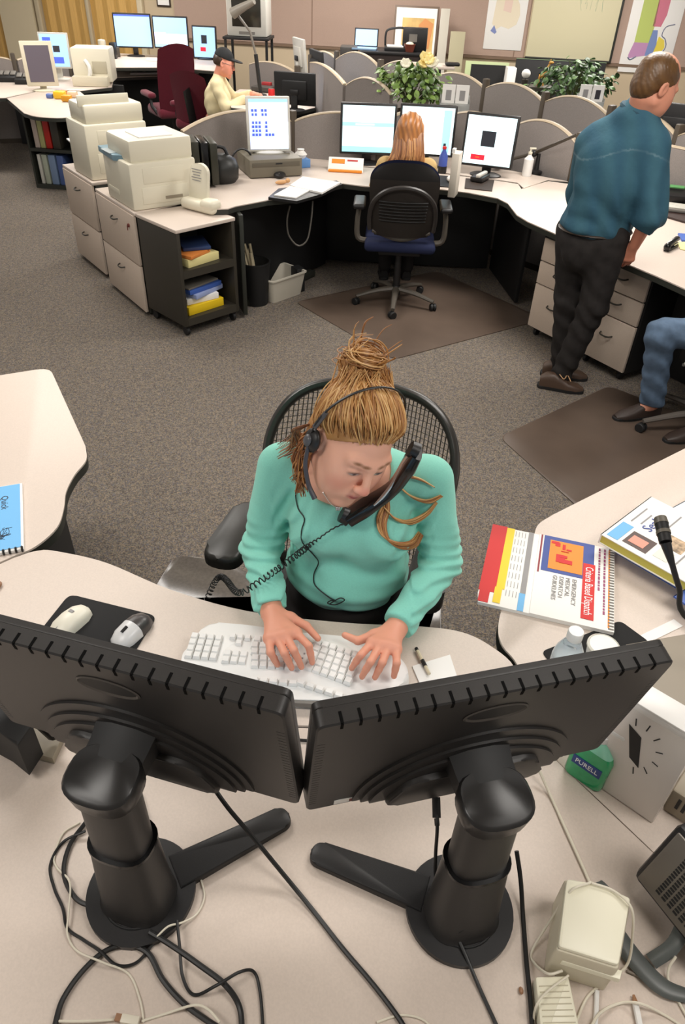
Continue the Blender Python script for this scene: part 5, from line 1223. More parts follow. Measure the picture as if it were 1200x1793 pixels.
x, y = onc(640, 75); t = thing('laptop', 'open laptop with a pale blue screen on the black counter', 'laptop', (x, y, zc_), -.1); MB().box((0, -.05, .01), (.30, .22, .02), .004).build('base', mat('laptop_blue', (130, 160, 190), .4), t); lid = MB().box((0, 0, .10), (.30, .012, .20), .003, M=T(0, .08, .015) @ RX(-.25)).build('lid', M_BLK, t); MB().box((0, -.007, .10), (.27, .002, .17), M=T(0, .08, .015) @ RX(-.25)).build('screen', M_SLB, lid)
x, y = onc(612, 78); 
t = thing('printer', 'small black printer at the left end of the black counter', 'printer', (x+.0, y, 0)); MB().box((0, 0, .45), (.26, .3, .9), .006).build('stand', M_BLK2, t); MB().box((0, 0, .90+.13), (.22, .26, .26), .02).build('body', mat('grey_dark', (62, 58, 54), .5), t)
x, y = onc(692, 80); t = thing('paper_tray', 'black open paper tray with white sheets on the counter', 'tray', (x, y, zc_)); MB().box((0, 0, .02), (.26, .24, .04), .004).build('body', M_BLK, t); MB().box((0, -.01, .047), (.2, .2, .012)).build('sheets', M_PAPER, t)
MB().tube([(-.12, .1, .04), (-.12, .1, .16), (-.08, .1, .21), (.08, .1, .23), (.12, .1, .19), (.12, .1, .04)], .014, 6, 3).build('handle_bar', M_BLK2, t)
x, y = onc(726, 78); t = thing('equipment_box', 'black equipment box at the right end of the counter', 'electronics', (x, y, zc_), -.1); MB().box((0, .05, .12), (.30, .2, .24), .008).build('case', M_BLK, t); MB().box((-.02, -.052, .14), (.1, .004, .08)).build('face_plate', M_GREY, t)
x, y = onc(716, 92); t = thing('wicker_basket', 'small brown basket on the counter in front of the equipment box', 'basket', (x, y-.1, zc_)); MB().lathe([(.05, 0), (.07, .08), (.06, .08), (.045, .01)], seg=14).build('body', mat('basket_brown', (110, 50, 32), .6), t); MB().ell((.0, 0, .08), (.05, .05, .025), 8).build('contents', M_BEIGE, t)
# side rack right of the counter
p = WD(757, 100, 10.3); t = thing('magazine_rack', 'narrow black rack with reddish magazines right of the counter', 'rack', (p[0], 10.5, 0)); 
for z in (.3, .62, .94): MB().box((0, 0, z), (.24, .3, .025)).build('shelf', M_BLK2, t)
for sx in (-1, 1): MB().box((sx*.12, 0, .5), (.02, .3, 1.0)).build('side_panel', M_BLK2, t)
for i in range(3): tag(rebase(MB().box((p[0]-.06+.055*i, 10.5, .62+.0135+.11), (.03, .2, .22), .002).build('magazine', mat('mag_%d' % i, ((150, 70, 60), (200, 180, 160), (120, 40, 50))[i], .5))), ('red brown magazine standing leftmost on the narrow black rack', 'pale magazine standing between two red ones on the rack', 'dark red magazine standing rightmost on the narrow black rack')[i], 'magazine')
p = WD(752, 116, 9.4); t = thing('side_table', 'small pale table top with black armrest behind the flowering plant', 'table', (p[0], 9.45, 0)); MB().box((0, 0, p[2]), (.55, .35, .03), .008).build('top', M_LAM, t); MB().tube([(0, 0, 0), (0, 0, p[2]-.02)], .03, 8).build('leg', M_BLK2, t); MB().box((.25, -.1, p[2]+.035), (.16, .12, .03), .012).build('arm_pad', M_BLK, t)

# ------------------------------------------------------------------ TV on a cart
ty = 10.9
a, b_ = WD(402, 0, ty), WD(468, 66, ty); x0, x1 = a[0]-.05, b_[0]; zb = b_[2]
t = thing('television', 'silver framed television with a dark screen on a black cart', 'television', ((x0+x1)/2, ty, zb+.001), -.05); tw, th_ = x1-x0, .56
MB().box((0, .2, th_/2), (tw, .42, th_), .02).build('housing', M_SIL, t); MB().box((0, -.011, th_/2+.03), (tw-.14, .006, th_-.15), .003).build('screen', mat('tv_dark', (50, 48, 42), .15), t); MB().box((0, -.012, .04), (tw*.4, .004, .03)).build('control_strip', M_GREY, t)
t = thing('television_cart', 'black metal cart under the silver framed television', 'cart', ((x0+x1)/2, ty+.15, 0), -.05)
MB().box((0, 0, zb-.015), (tw+.08, .5, .03), .004).build('shelf', M_BLK2, t); MB().box((0, 0, .3), (tw+.04, .5, .03), .004).build('shelf', M_BLK2, t)
for sx in (-1, 1):
    for sy in (-1, 1): MB().box((sx*(tw/2+.01), sy*.22, (zb-.03)/2), (.03, .03, zb-.03)).build('leg', M_BLK2, t)

# ------------------------------------------------------------------ far left workstation
zS = .86
sh = [V2(185, 118, zS), V2(300, 118, zS), V2(396, 126, zS), V2(396, 106, zS), V2(300, 98, zS), V2(185, 92, zS)]
t = worktop('shelf_worktop', 'dark edged shelf carrying the three far monitors', sh, z=zS); under(t, 'modesty_panel', (-2.65, 11.4, .41), (1.3, .03, .80), M_BLK2)
for i, (px, wpx, ytop, lab, yaw, rr) in enumerate(((229, 66, 22, 'far bright monitor with blue rows, leftmost of three', .12, [(.0, 1, 0, .05, M_SB), (.70, .95, .15, .38, M_SLB), (.0, 1, .82, 1, M_SLB)]), (296, 62, 27, 'far bright monitor in the middle, behind the tall maroon chair', .05, [(.55, 1, .15, .5, M_SLB), (.0, .35, .5, .95, M_SLL), (.35, 1, .55, .95, M_SW), (.0, 1, .9, 1, M_SLB)]), (356, 44, 44, 'smaller far monitor with a dark square and red mark', -.12, [(.36, .62, .26, .54, M_SK), (.3, .55, .66, .80, M_SR)]))):
    yy_ = 11.4; a, b_ = WD(px-wpx/2, ytop, yy_), WD(px+wpx/2, ytop+2, yy_); ww = b_[0]-a[0]; hh = ww*(.78 if i < 2 else 1.12); zt = (a[2]+b_[2])/2
    lcd(lab, ((a[0]+b_[0])/2, yy_, zS+.001), yaw, ww, hh, zt-hh/2-zS, .04, M_BLK, rr, sm=M_SLB if i == 2 else E('screen_far', (150, 192, 236)))
t = worktop('desk', 'lower beige worktop with white papers in front of the far monitors', [V2(185, 136, .72), V2(305, 132, .72), V2(330, 128, .72), (-2.2, 11.2), (-3.4, 11.25)], z=.72); under(t, 'support_panel', (-2.9, 11.1, .34), (.9, .03, .68))
flat('paper_stack', 'white papers on the lower worktop in front of the far monitors', 'paper', [(228, 128), (295, 127), (290, 119), (235, 119)], .722, .02, M_PAPER)
flat('paper_stack', 'white sheet under the leftmost far monitors on the shelf', 'paper', [(255, 105), (290, 107), (286, 102), (258, 101)], .862, .01, M_PAPER)
t = thing('speaker', 'small white and black desk gadget left of the far monitors', 'speaker', (*V2(190, 102, zS), zS+.001)); MB().box((.08, 0, .09), (.07, .1, .18), .01).build('speaker_body', M_BLK, t); MB().lathe([(.05, 0), (.02, .02), (.015, .12), (.05, .14), (.05, .2), (.0, .21)], c=(-.06, 0, 0), seg=12).build('lamp_head', M_CREAM, t)
# rounded table with binders below
ct = worktop('desk', 'rounded beige table end with snacks at the far left', [V2(12, 172, DZ), V2(75, 158, DZ), V2(140, 160, DZ)]+[(p.x, p.y) for p in catmull([(*V2(166, 181, DZ), 0), (*V2(169, 188, DZ), 0), (*V2(150, 199, DZ), 0), (*V2(110, 206, DZ), 0), (*V2(65, 204, DZ), 0), (*V2(42, 198, DZ), 0)], 4)])
un = thing('bookshelf', 'dark bookcase end with binders under the rounded table', 'bookcase', (-3.12, 7.95, 0), -.12)
MB().box((0, .17, .02), (.52, .36, .04)).build('base', M_EDGE, un); MB().box((0, .17, .37), (.52, .36, .03)).build('shelf', M_EDGE, un); MB().box((0, .17, .69), (.52, .36, .03)).build('top', M_EDGE, un); MB().box((0, .34, .36), (.52, .02, .64)).build('back_panel', M_BLK2, un)
for sx in (-1, 1): MB().box((sx*.25, .17, .36), (.02, .36, .64)).build('side_panel', M_EDGE, un)
UM = T(-3.12, 7.95, 0) @ RZ(-.12)
def binder(x, z, w, h, col, label):
    o = MB().box((0, 0, h/2), (w, .24, h), .003).build('binder', mat('binder_%d_%d_%d' % col, col, .5)); o.matrix_basis = UM @ T(x, .14, z); tag(o, label, 'binder', 'binders under the rounded table')
for args in ((-.17, .386, .05, .27, (206, 190, 180), 'pale pink binder leftmost on the upper shelf'), (-.11, .386, .05, .27, (190, 190, 130), 'olive yellow binder next to the red one'), (-.045, .386, .06, .28, (200, 40, 30), 'bright red binder on the upper shelf'), (.04, .386, .08, .27, (66, 62, 54), 'wide dark binder right of the red one'),
             (-.19, .041, .03, .28, (190, 188, 180), 'thin grey binder leftmost on the lower shelf'), (-.13, .041, .05, .28, (160, 166, 150), 'grey green binder on the lower shelf'), (-.05, .041, .07, .28, (110, 130, 160), 'slate blue binder on the lower shelf'), (.04, .041, .07, .28, (70, 90, 140), 'dark blue binder rightmost on the lower shelf')): binder(*args)
t = thing('cabinet_block', 'dark cabinet block under the left end of the rounded table', 'cabinet', (*V2(30, 250, 0), 0), -.2); MB().box((0, .3, .34), (.5, .5, .66), .01).build('body', M_BLK2, t); MB().box((.05, .045, .55), (.25, .01, .1), .004).build('basket_front', mat('tan_toy', (206, 160, 110), .6), t)
def lcd2(): pass
lcd('beige framed grey screen at the far left, front one of two', (*V2(78, 160, DZ), DZ+.001), .42, .33, .42, .26, .10, M_BEIGE, [(.0, 1, .0, 1, mat('screen_off', (96, 88, 98), .3))], glow=.3, bez=.04, sm=mat('screen_off', (96, 88, 98), .3))
lcd('silver framed screen with blue windows behind the beige one', (*V2(105, 140, DZ), DZ+.001), .15, .34, .36, .30, .10, M_SIL, [(.1, .4, .1, .3, M_SB), (.45, .7, .35, .55, M_INK), (.2, .8, .7, .9, M_SB)], sm=M_SLB)
wt = worktop('desk', 'beige worktop carrying the beige screens and printer at the far left', [V2(-80, 172, DZ), V2(10, 171, DZ), V2(74, 157.3, DZ), V2(141, 158.5, DZ), V2(196, 152, DZ), V2(198, 142, DZ), V2(100, 132, DZ), V2(-60, 138, DZ)]); under(wt, 'modesty_panel', (-3.6, 10.0, .355), (1.4, .03, .70))
p = V2(163, 150, DZ)
t = thing('fax_machine', 'cream fax machine with a handset on the far left worktop', 'fax machine', (p[0], p[1]+.1, DZ+.001), .12); MB().box((0, .1, .20), (.44, .34, .34), .02).build('body', M_CREAM, t); MB().box((-.02, -.10, .05), (.40, .2, .10), .01).build('tray', M_BEIGE, t); MB().tube([(-.06, -.09, .25), (-.02, -.12, .2), (-.02, -.12, .12), (-.06, -.09, .06)], .022, 8, 4).build('handset', M_WHITE, t); MB().box((.09, -.072, .18), (.16, .01, .12), .003).build('output_slot', mat('cream_shade', (180, 172, 150), .5), t)
for i, (px, py, lab) in enumerate(((15, 142, 'dark telephone console with grey keys at the far left edge'), (48, 146, 'dark telephone console beside the beige framed screen'))):
    t = thing('telephone', lab, 'telephone', (*V2(px, py, DZ), DZ+.001), .2); MB().box((0, 0, .04), (.24, .2, .06), .008, M=RX(.2)).build('body', M_BLK2, t)
    for j in range(3): MB().box((-.07+.07*j, .02, .08), (.055, .11, .015), .003, M=RX(.2)).build('key_bank', M_GREY, t)
for i, (px, py, s_, col, lab) in enumerate(((88, 172, .035, (96, 120, 180), 'small blue carton beside the yellow snacks'), (106, 173, .06, (236, 190, 40), 'yellow snack bag on the rounded table'), (118, 178, .05, (214, 150, 30), 'orange snack packet in front of the yellow bag'), (128, 171, .05, (226, 200, 170), 'pale wrapper right of the yellow snack bag'), (112, 167, .04, (200, 120, 50), 'brown snack box behind the yellow bag'))):
    o = MB().box((0, 0, s_*.6), (s_*2, s_*1.6, s_*1.2), s_*.3).build('snack_packet', mat('snack_%d' % i, col, .5)); o.location = (*V2(px, py, DZ), DZ+.001); tag(o, lab, 'snack', 'snacks on the rounded table')

# ------------------------------------------------------------------ capped man's desk
dk = worktop('desk', 'beige desk in front of the man in the dark cap', [V2(405, 188, DZ), V2(398, 168, DZ), V2(420, 156, DZ), V2(500, 160, DZ), V2(552, 168, DZ), V2(552, 188, DZ), V2(500, 200, DZ)])
under(dk, 'support_panel', (-.85, 9.0, .355), (.8, .03, .70), rz=-.3)
def backlcd(label, px, py, yaw, w, h, zc, tilt=.1, m=M_BLK2, y=None):
    p = V2(px, py, DZ); t = lcd(label, (p[0], p[1], DZ+.001), yaw, w, h, zc, tilt, m, rects=[(0, 1, 0, 1, M_SLB)])
    MB().box((0, .064, zc-.03), (.09, .02, .05), .006, M=None).build('hinge_plate', M_BLK, t); return t
backlcd('black monitor seen from behind beside the partition, nearest of the dark ones', 518, 193, 2.95, .44, .30, .20)
backlcd('black monitor seen edge on behind the nearest dark one', 558, 178, 1.95, .40, .34, .32)
backlcd('pale framed monitor seen from the side left of the edge on black one', 528, 158, 2.0, .36, .34, .36, m=M_SIL)
t = thing('red_cup', 'red drink can by the black monitor on the capped man\'s desk', 'can', (*V2(476, 178, DZ), DZ+.001)); MB().lathe([(.033, 0), (.036, .005), (.036, .115), (.03, .125)]).build('body', M_RED, t); MB().lathe([(.028, .1255), (.028, .127)]).build('lid', M_CHROME, t)
t = thing('telephone', 'grey telephone on the capped man\'s desk with a red box behind', 'telephone', (*V2(462, 160, DZ), DZ+.001), -.3); MB().box((0, 0, .03), (.24, .2, .05), .01).build('body', mat('grey_dark', (62, 58, 54), .5), t); MB().box((.0, .1, .06), (.12, .06, .05), .01).build('handset', mat('phone_red', (160, 40, 44), .5), t)
yb_ = 9.35
p0, p1, p2, p3 = [Vector(WD(*q, yb_)) for q in ((456, 142), (448, 95), (438, 55), (412, 20))]; p4 = Vector(WD(445, 2, yb_-.1))
t = thing('boom_lamp', 'tall grey boom arm lamp rising before the television', 'lamp', (p0.x, p0.y, DZ+.0005)); MB().lathe([(.07, 0), (.07, .02), (.03, .03)], seg=16).build('base', M_BLK, t)
MB().tube([Vector((p0.x, p0.y, DZ+.02)), p1], .022, 8).build('post', M_BLK2, t, True); MB().tube([p1, p2, p3], .013, 8).build('arm', mat('arm_grey', (110, 104, 96), .4), t, True); MB().tube([p3+Vector((-.03, 0, -.02)), p3.lerp(p4, .25), p4], [.055, .045, .03], 10).build('head', mat('lamp_grey', (134, 128, 118), .4), t, True)

# ------------------------------------------------------------------ maroon chairs
def maroon(label, loc, rz, bh=.62):
    t = thing('armchair', label, 'chair', loc, rz); star_base(t, .30, .1, M_BLK, .3, .36)
    MB().box((0, .02, .45), (.50, .50, .12), .05, seg=4).build('seat', M_MAR, t)
    MB().grid(lambda u, v: ((u-.5)*(.46-.12*max(0, v-.75)), -.24-.10*v*v+.10*(2*u-1)**2*.4, .48+bh*v-.06*(2*u-1)**2*v), 10, 12, .09).build('backrest', M_MAR, t)
    for s_ in (-1, 1):
        MB().tube([(s_*.24, -.12, .44), (s_*.29, -.08, .52), (s_*.29, -.06, .60)], .02, 8).build('arm_post', M_BLK, t); MB().box((s_*.29, .02, .635), (.10, .34, .06), .028, seg=4).build('arm_pad', M_MAR, t)
    return t
pc = WD(268, 190, 10.15)
maroon('maroon armchair facing the far monitors, the taller of two', (-2.33, 10.05, 0), .55, .70)
maroon('maroon chair seen from behind left of the capped man', (-1.83, 9.35, 0), -.3, .52)
# ------------------------------------------------------------------ figures
M_SKIN = mat('skin', (222, 160, 136), .5, attr='tint', spec=.35, sss=.12)
def NZ(p, a, f): return a*np.sin(p[:, 0]*f[0]+p[:, 1]*f[1]+p[:, 2]*f[2])
def shade(L, base, rules):
    c = np.tile(np.array(lin(base)), (len(L), 1))
    for (fn, col) in rules:
        w_ = np.clip(fn(L), 0, 1)[:, None]; c = c*(1-w_)+np.array(lin(col))*w_
    return c
def gz(c, r, p=1.0): return lambda L: np.clip(1.6-1.6*np.sqrt((((L-np.array(c))/np.array(r))**2).sum(1)), 0, 1)**p
class Head:                              # local frame: x across, y towards the face, z towards the crown
    def __init__(self, c, M, s=1.0): self.c = np.array(c, float); self.M = np.array(M, float); self.s = s
    def w(self, x, y, z): return self.c+self.M@(np.array([x, y, z])*self.s)
    def loc(self, P): return ((P-self.c)@self.M)/self.s
    def add(self, S, fem=True, lids=True):
        s = self.s; M = self.M; w = self.w
        e = lambda c, r, k=.02, op=1: S.ell(w(*c), np.array(r)*s, M, k, op)
        c_ = lambda a, b, ra, rb=None, k=.015, op=1: S.cap(w(*a), w(*b), ra*s, None if rb is None else rb*s, k, op)
        e((0, -.015, .045), (.073, .092, .078)); e((0, .026, -.012), (.060, .060, .082), .03)
        for q in (-1, 1):
            c_((q*.050, .0, -.055), (q*.014, .066, -.100), .020, .017, .03)
            e((q*.036, .060, -.032), (.026, .024, .030), .03); e((q*.050, .035, -.015), (.020, .03, .034), .03); e((q*.034, .046, -.066), (.028, .034, .036), .03)
            c_((q*.044, .071, .027), (q*.012, .084, .023), .009, .008, .022)
            e((q*.031, .099, .003), (.015, .0145, .0105), .014, -1)
            e((q*.031, .0725, .003), (.015, .0145, .0135), .003)
            c_((q*.044, .078, .006), (q*.017, .083, .0055), .0042, .004, .006)
            c_((q*.044, .077, -.003), (q*.018, .082, -.004), .003, .003, .006)
            e((q*.011, .101, -.033), (.0085, .009, .0075), .006)
            e((q*.0065, .1085, -.0405), (.0032, .004, .003), .002, -1)
            e((q*.074, -.012, -.004), (.008, .020, .032), .008); e((q*.079, -.006, -.002), (.005, .011, .018), .004, -1)
        e((0, .076, -.103), (.020, .014, .014), .02)
        c_((0, .086, .018), (0, .109, -.027), .0072, .0092, .012); e((0, .1095, -.031), (.0095, .008, .0078), .008)
        e((0, .080, -.062), (.030, .016, .020), .02)
        c_((-.021, .0855, -.0605), (-.005, .0975, -.0565), .0038, .0062, .006); c_((.021, .0855, -.0605), (.005, .0975, -.0565), .0038, .0062, .006)
        c_((-.017, .0875, -.0655), (.017, .0875, -.0655), .0045, .0045, .006); e((0, .094, -.0665), (.012, .007, .0058), .006)
        c_((-.022, .098, -.0615), (.022, .098, -.0615), .0014, .0014, .003, -1)
    def tint(self, P, base=(236, 178, 152), hand=(226, 158, 132), lips=(186, 80, 86), brow=(140, 96, 64), beard=None):
        L = self.loc(P); sym = np.abs(L[:, 0]); Ls = L.copy(); Ls[:, 0] = sym
        far = np.linalg.norm(L, axis=1)
        c = shade(Ls, base, [(gz((.040, .066, -.036), (.034, .03, .034)), (226, 146, 124)), (gz((0, .112, -.03), (.02, .02, .02)), (224, 146, 126)), (gz((.018, .086, .0275), (.015, .02, .0052)), brow), (gz((.036, .078, .030), (.015, .02, .0050)), brow),
            (gz((.031, .086, .0005), (.0185, .016, .0080)), (78, 52, 46)), (gz((.031, .086, -.0015), (.0145, .014, .0046)), (214, 204, 198)), (gz((.0305, .087, -.0012), (.0068, .014, .0058)), (56, 60, 66)),
            (gz((0, .095, -.061), (.025, .018, .011)), lips), (gz((0, .098, -.0615), (.022, .012, .0018)), (130, 60, 60))])
        if beard:
            for cc_ in (((.03, .05, -.085), (.045, .05, .045)), ((0, .08, -.09), (.04, .03, .04)), ((.02, .09, -.05), (.03, .02, .014))): 
                w_ = (gz(*cc_)(Ls)*.55)[:, None]; c = c*(1-w_)+np.array(lin(beard))*w_
        hm = np.clip((far-.26)/.05, 0, 1)[:, None]
        return c*(1-hm)+np.array(lin(hand))*hm
def fingers(S, wrist, joints, rp=.0125, rf=.0088):
    # joints: list of chains (knuckle, middle, tip); last chain is the thumb
    kn = [np.array(c[0], float) for c in joints[:-1]]
    for i, c in enumerate(joints[:-1]):
        q = [np.array(p, float) for p in c]
        S.cap(wrist, q[0], rp*1.25, rp, .016)
        S.cap(q[0], q[1], rf*1.12, rf, .004); 
        d = q[1]+(q[2]-q[1])*.5+np.array([0, 0, .0015]); S.cap(q[1], d, rf, rf*.93, .003); S.cap(d, q[2], rf*.93, rf*.80, .003)
    for a, b_ in zip(kn, kn[1:]): S.cap(a, b_, rp*.85, rp*.85, .012)
    t = [np.array(p, float) for p in joints[-1]]
    S.cap(wrist, t[0], rp*1.15, rp*1.1, .016); S.cap(t[0], t[1], rp*1.02, rf*1.12, .008); S.cap(t[1], t[2], rf*1.1, rf*.9, .004)
def auto_hand(S, w, f, n, side, curl=.5, L=1.0):
    f = np.array(f, float); f /= np.linalg.norm(f); n = np.array(n, float); n -= f*(n@f); n /= np.linalg.norm(n); s = np.cross(n, f)*side
    J = []
    for i, (o, ln, l2) in enumerate(((.030, .088, .078), (.010, .092, .088), (-.011, .088, .080), (-.030, .080, .062))):
        k = w+f*ln*L+s*o*L; m = k+(f*cos(curl)+n*sin(curl))*l2*.5*L; t = m+(f*cos(curl*2.1)+n*sin(curl*2.1))*l2*.5*L; J.append((k, m, t))
    a = w+f*.03*L+s*.030*L+n*.008; b_ = a+(f*.6+s*.75+n*.3)*.038*L; J.append((a, b_, b_+(f*.9+s*.25+n*.35)*.032*L))
    fingers(S, w, J)

# ================================================================== the woman in the foreground
wo = thing('person', 'woman in a turquoise top typing on the white keyboard with a handset on her shoulder', 'person', (.02, 1.50, 0))
HD = Head((.012, 1.335, 1.215), [[.8118, .3991, .4264], [.5084, -.8422, -.1797], [-.2874, -.3626, .8865]], 1.05)
V = lambda px, py, z: np.array(W(px, py, z))
shR, elR, wrR = np.array((-.160, 1.475, 1.045)), np.array((-.207, 1.405, .835)), np.array(V(476, 1072, .806))
shL, elL, wrL = np.array((.212, 1.44, 1.05)), np.array((.262, 1.385, .835)), np.array(V(693, 1101, .806))
def chain(*p): return [V(*q) for q in p]
kz, mz, tz = .826, .832, .789
hR = [chain((519, 1108, kz), (541, 1131, mz), (547, 1160, tz)), chain((501, 1113, kz+.003), (515, 1139, mz+.003), (528, 1168, tz)), chain((486, 1117, kz+.001), (498, 1144, mz), (511, 1170, tz)), chain((471, 1118, kz-.004), (474, 1143, mz-.004), (486, 1164, tz)),
      chain((509, 1082, .812), (537, 1096, .808), (557, 1118, .795))]
hL = [chain((652, 1125, kz), (632, 1147, mz), (616, 1170, tz)), chain((666, 1130, kz+.003), (649, 1159, mz+.003), (634, 1185, tz)), chain((680, 1133, kz+.001), (670, 1160, mz), (657, 1186, tz)), chain((694, 1137, kz-.004), (695, 1161, mz-.004), (690, 1184, tz)),
      chain((656, 1112, .812), (627, 1122, .804), (604, 1112, .800))]
body = Sdf(.03); HD.add(body)
nb, nt_ = np.array((.018, 1.455, 1.075)), HD.w(0, -.03, -.055)
body.cap(nb, nt_, .056, .052, .03).ell(nb+np.array((0, -.02, -.05)), (.12, .075, .06), None, .04)
body.ell((.025, 1.46, .95), (.150, .10, .16), None, .05).ell((.02, 1.46, .74), (.14, .115, .16), None, .05).ell((.02, 1.50, .57), (.165, .14, .10), None, .05)
body.cap(shR+[.02, 0, 0], shL-[.02, 0, 0], .045, .045, .04)
for a, b_, c, h in ((shR, elR, wrR, hR), (shL, elL, wrL, hL)):
    body.cap(a, b_, .044, .038, .02).cap(b_, c, .038, .0265, .015); fingers(body, c, h)
for s_, hx, kx in ((-1, -.065, -.09), (1, .105, .125)):
    hip, kn, an = np.array((hx, 1.49, .55)), np.array((kx, 1.07, .56)), np.array((kx, 1.10, .10))
    body.cap(hip, kn, .070, .052, .03).cap(kn, an, .050, .035, .02).cap(an, (kx, .97, .05), .034, .03, .02)
body.build('body', .0034, M_SKIN, wo, lambda P: HD.tint(P))
def sweater(P):
    arm = np.exp(-((P[:, 2]-.84)/.07)**2)
    side = np.minimum(np.abs(P[:, 0]+.21), np.abs(P[:, 0]-.262)) < .09
    d = arm*side*.0042*np.sin(P[:, 2]*210+P[:, 1]*70+2*np.sin(P[:, 1]*33))
    d += .0032*np.sin(P[:, 0]*38+P[:, 2]*47+1.5*np.sin(P[:, 1]*41))*np.clip((1.05-P[:, 2])/.2, 0, 1)
    hem = np.exp(-((P[:, 2]-.735)/.06)**2); d += hem*.003*np.sin(P[:, 2]*120+P[:, 0]*25)
    pit = np.exp(-((P[:, 2]-.96)/.07)**2)*(np.abs(np.abs(P[:, 0]-.025)-.15) < .05); d += pit*.004*np.sin(P[:, 2]*90-P[:, 0]*140)
    return d
top = Sdf(.04); 
top.ell((.025, 1.46, .95), (.160, .112, .17), None, .06).ell((-.045, 1.385, .935), (.088, .085, .085), None, .05).ell((.095, 1.375, .93), (.088, .085, .085), None, .05)
top.ell((.02, 1.445, .76), (.165, .150, .115), None, .06, clip=[((0, 1.45, .672), (0, .25, -.97))])
top.cap(shR+[.03, 0, .0], shL-[.03, 0, .0], .056, .056, .05)
top.ell((.02, 1.46, 1.055), (.115, .075, .045), None, .04)
for a, b_, c in ((shR, elR, wrR), (shL, elL, wrL)):
    ax = (c-b_)/np.linalg.norm(c-b_); cut = c-ax*.012
    top.cap(a, b_, .058, .049, .025).cap(b_, c, .049, .037, .02, clip=[(cut, ax)])
# neckline
top.ell(np.array((.0, 1.41, 1.09)), (.112, .098, .086), None, .008, -1)
top.disp = sweater
top.build('top', .0045, mat('turquoise_knit', (136, 212, 194), .85, spec=.2, sheen=.2, noise=.04, nscale=300), wo)
tr_ = Sdf(.04); tr_.ell((.02, 1.50, .58), (.185, .155, .12), None, .05).ell((.02, 1.452, .66), (.160, .148, .075), None, .04)
for hx, kx in ((-.065, -.09), (.105, .125)):
    hip, kn, an = np.array((hx, 1.49, .55)), np.array((kx, 1.07, .56)), np.array((kx, 1.10, .10)); tr_.cap(hip, kn, .088, .068, .03).cap(kn, an, .066, .058, .02, clip=[((kx, 1.1, .07), (0, 0, -1))])
tr_.build('trousers', .008, mat('black_trousers', (36, 33, 32), .85, spec=.2), wo)
for kx in (-.09, .125):
    MB().loft([[(kx+a*.045*cos(2*pi*k/16), 1.01+b_*.13*sin(2*pi*k/16), z) for k in range(16)] for a, b_, z in ((1, 1, .002), (1.02, 1.01, .03), (.85, .8, .07), (.6, .4, .085))]).build('shoe', M_BLK, wo, True)
# hair
M_HAIR = mat('hair', (186, 136, 80), .42, attr='tint', spec=.5)
def hair_pt(p, off): 
    c = np.array((0, -.015, .045)); r = np.array((.073, .092, .078)); d = np.array(p, float)-c; k = np.linalg.norm(d/r); return c+d/k*(1+off/.08)
cap_ = Sdf(.02); cn = np.array((0, -.69, .72)); p0 = HD.w(0, .045, .050)
cap_.ell(HD.w(0, -.017, .047), np.array((.081, .098, .084))*HD.s, HD.M, .02, clip=[(HD.w(0, .071, .080), HD.M@np.array((0, .72, -.69)))])
cap_.ell(HD.w(0, -.05, -.02), np.array((.070, .055, .075))*HD.s, HD.M, .03, clip=[(HD.w(0, -.0, .0), HD.M@np.array((0, 1, 0)))])
cap_.ell(HD.w(0, -.095, .118), np.array((.044, .040, .044))*HD.s, HD.M, .03)
hair = cap_.build('hair', .0042, M_HAIR, wo, lambda P: shade(HD.loc(P), (166, 118, 66), [(lambda L: .5+.5*np.sin(L[:, 0]*260+4*np.sin(L[:, 2]*30)), (190, 140, 84))]))
def strands(name, paths, parent, rad_, cols, seg=5):
    V_, F_, Cc = [], [], []
    rg = random.Random(len(paths))
    for pi_, P in enumerate(paths):
        P = catmull(P, 5); N = len(P); base = len(V_); col = lin(cols[rg.randrange(len(cols))]); up = None
        for i in range(N):
            t = (P[min(i+1, N-1)]-P[max(i-1, 0)]).normalized(); s = t.cross(Vector((.3, .2, .93))).normalized(); u = s.cross(t)
            rr = rad_[pi_ % len(rad_)]*(.45+.55*sin(pi*min(1, .12+i/(N-1)*.9)))
            for k in range(seg): V_.append(P[i]+s*rr*cos(2*pi*k/seg)+u*rr*sin(2*pi*k/seg)*.8); Cc.append(col)
        for i in range(N-1):
            for k in range(seg): F_.append((base+i*seg+k, base+i*seg+(k+1) % seg, base+(i+1)*seg+(k+1) % seg, base+(i+1)*seg+k))
    off = Vector(parent.location) if parent.parent is None else Vector(parent.parent.location)
    me = bpy.data.meshes.new(name); me.from_pydata([tuple(v-off) for v in V_], [], F_); 
    ca = me.color_attributes.new('tint', 'FLOAT_COLOR', 'POINT'); ca.data.foreach_set('color', np.array([(*c, 1) for c in Cc], np.float32).ravel())
    return link(name, me, M_HAIR, parent, True, 0)
BLOND = [(182, 130, 72), (196, 146, 88), (210, 166, 106), (166, 114, 62), (220, 180, 122), (188, 136, 78), (150, 100, 56)]
rg = random.Random(21); paths = []
def hl_curve(u):       # u -1..1 : hairline from ear to ear through the part
    ks = [(-1, (-.074, -.03, -.02)), (-.8, (-.074, .0, .018)), (-.55, (-.060, .038, .052)), (-.25, (-.028, .066, .074)), (0, (.004, .074, .080)), (.25, (.032, .064, .074)), (.55, (.060, .038, .052)), (.8, (.074, .0, .018)), (1, (.074, -.03, -.02))]
    for (a, p), (b_, q) in zip(ks, ks[1:]):
        if a <= u <= b_: t = (u-a)/(b_-a); return np.array(p)*(1-t)+np.array(q)*t
    return np.array(ks[-1][1])
bun = np.array((0, -.085, .128))
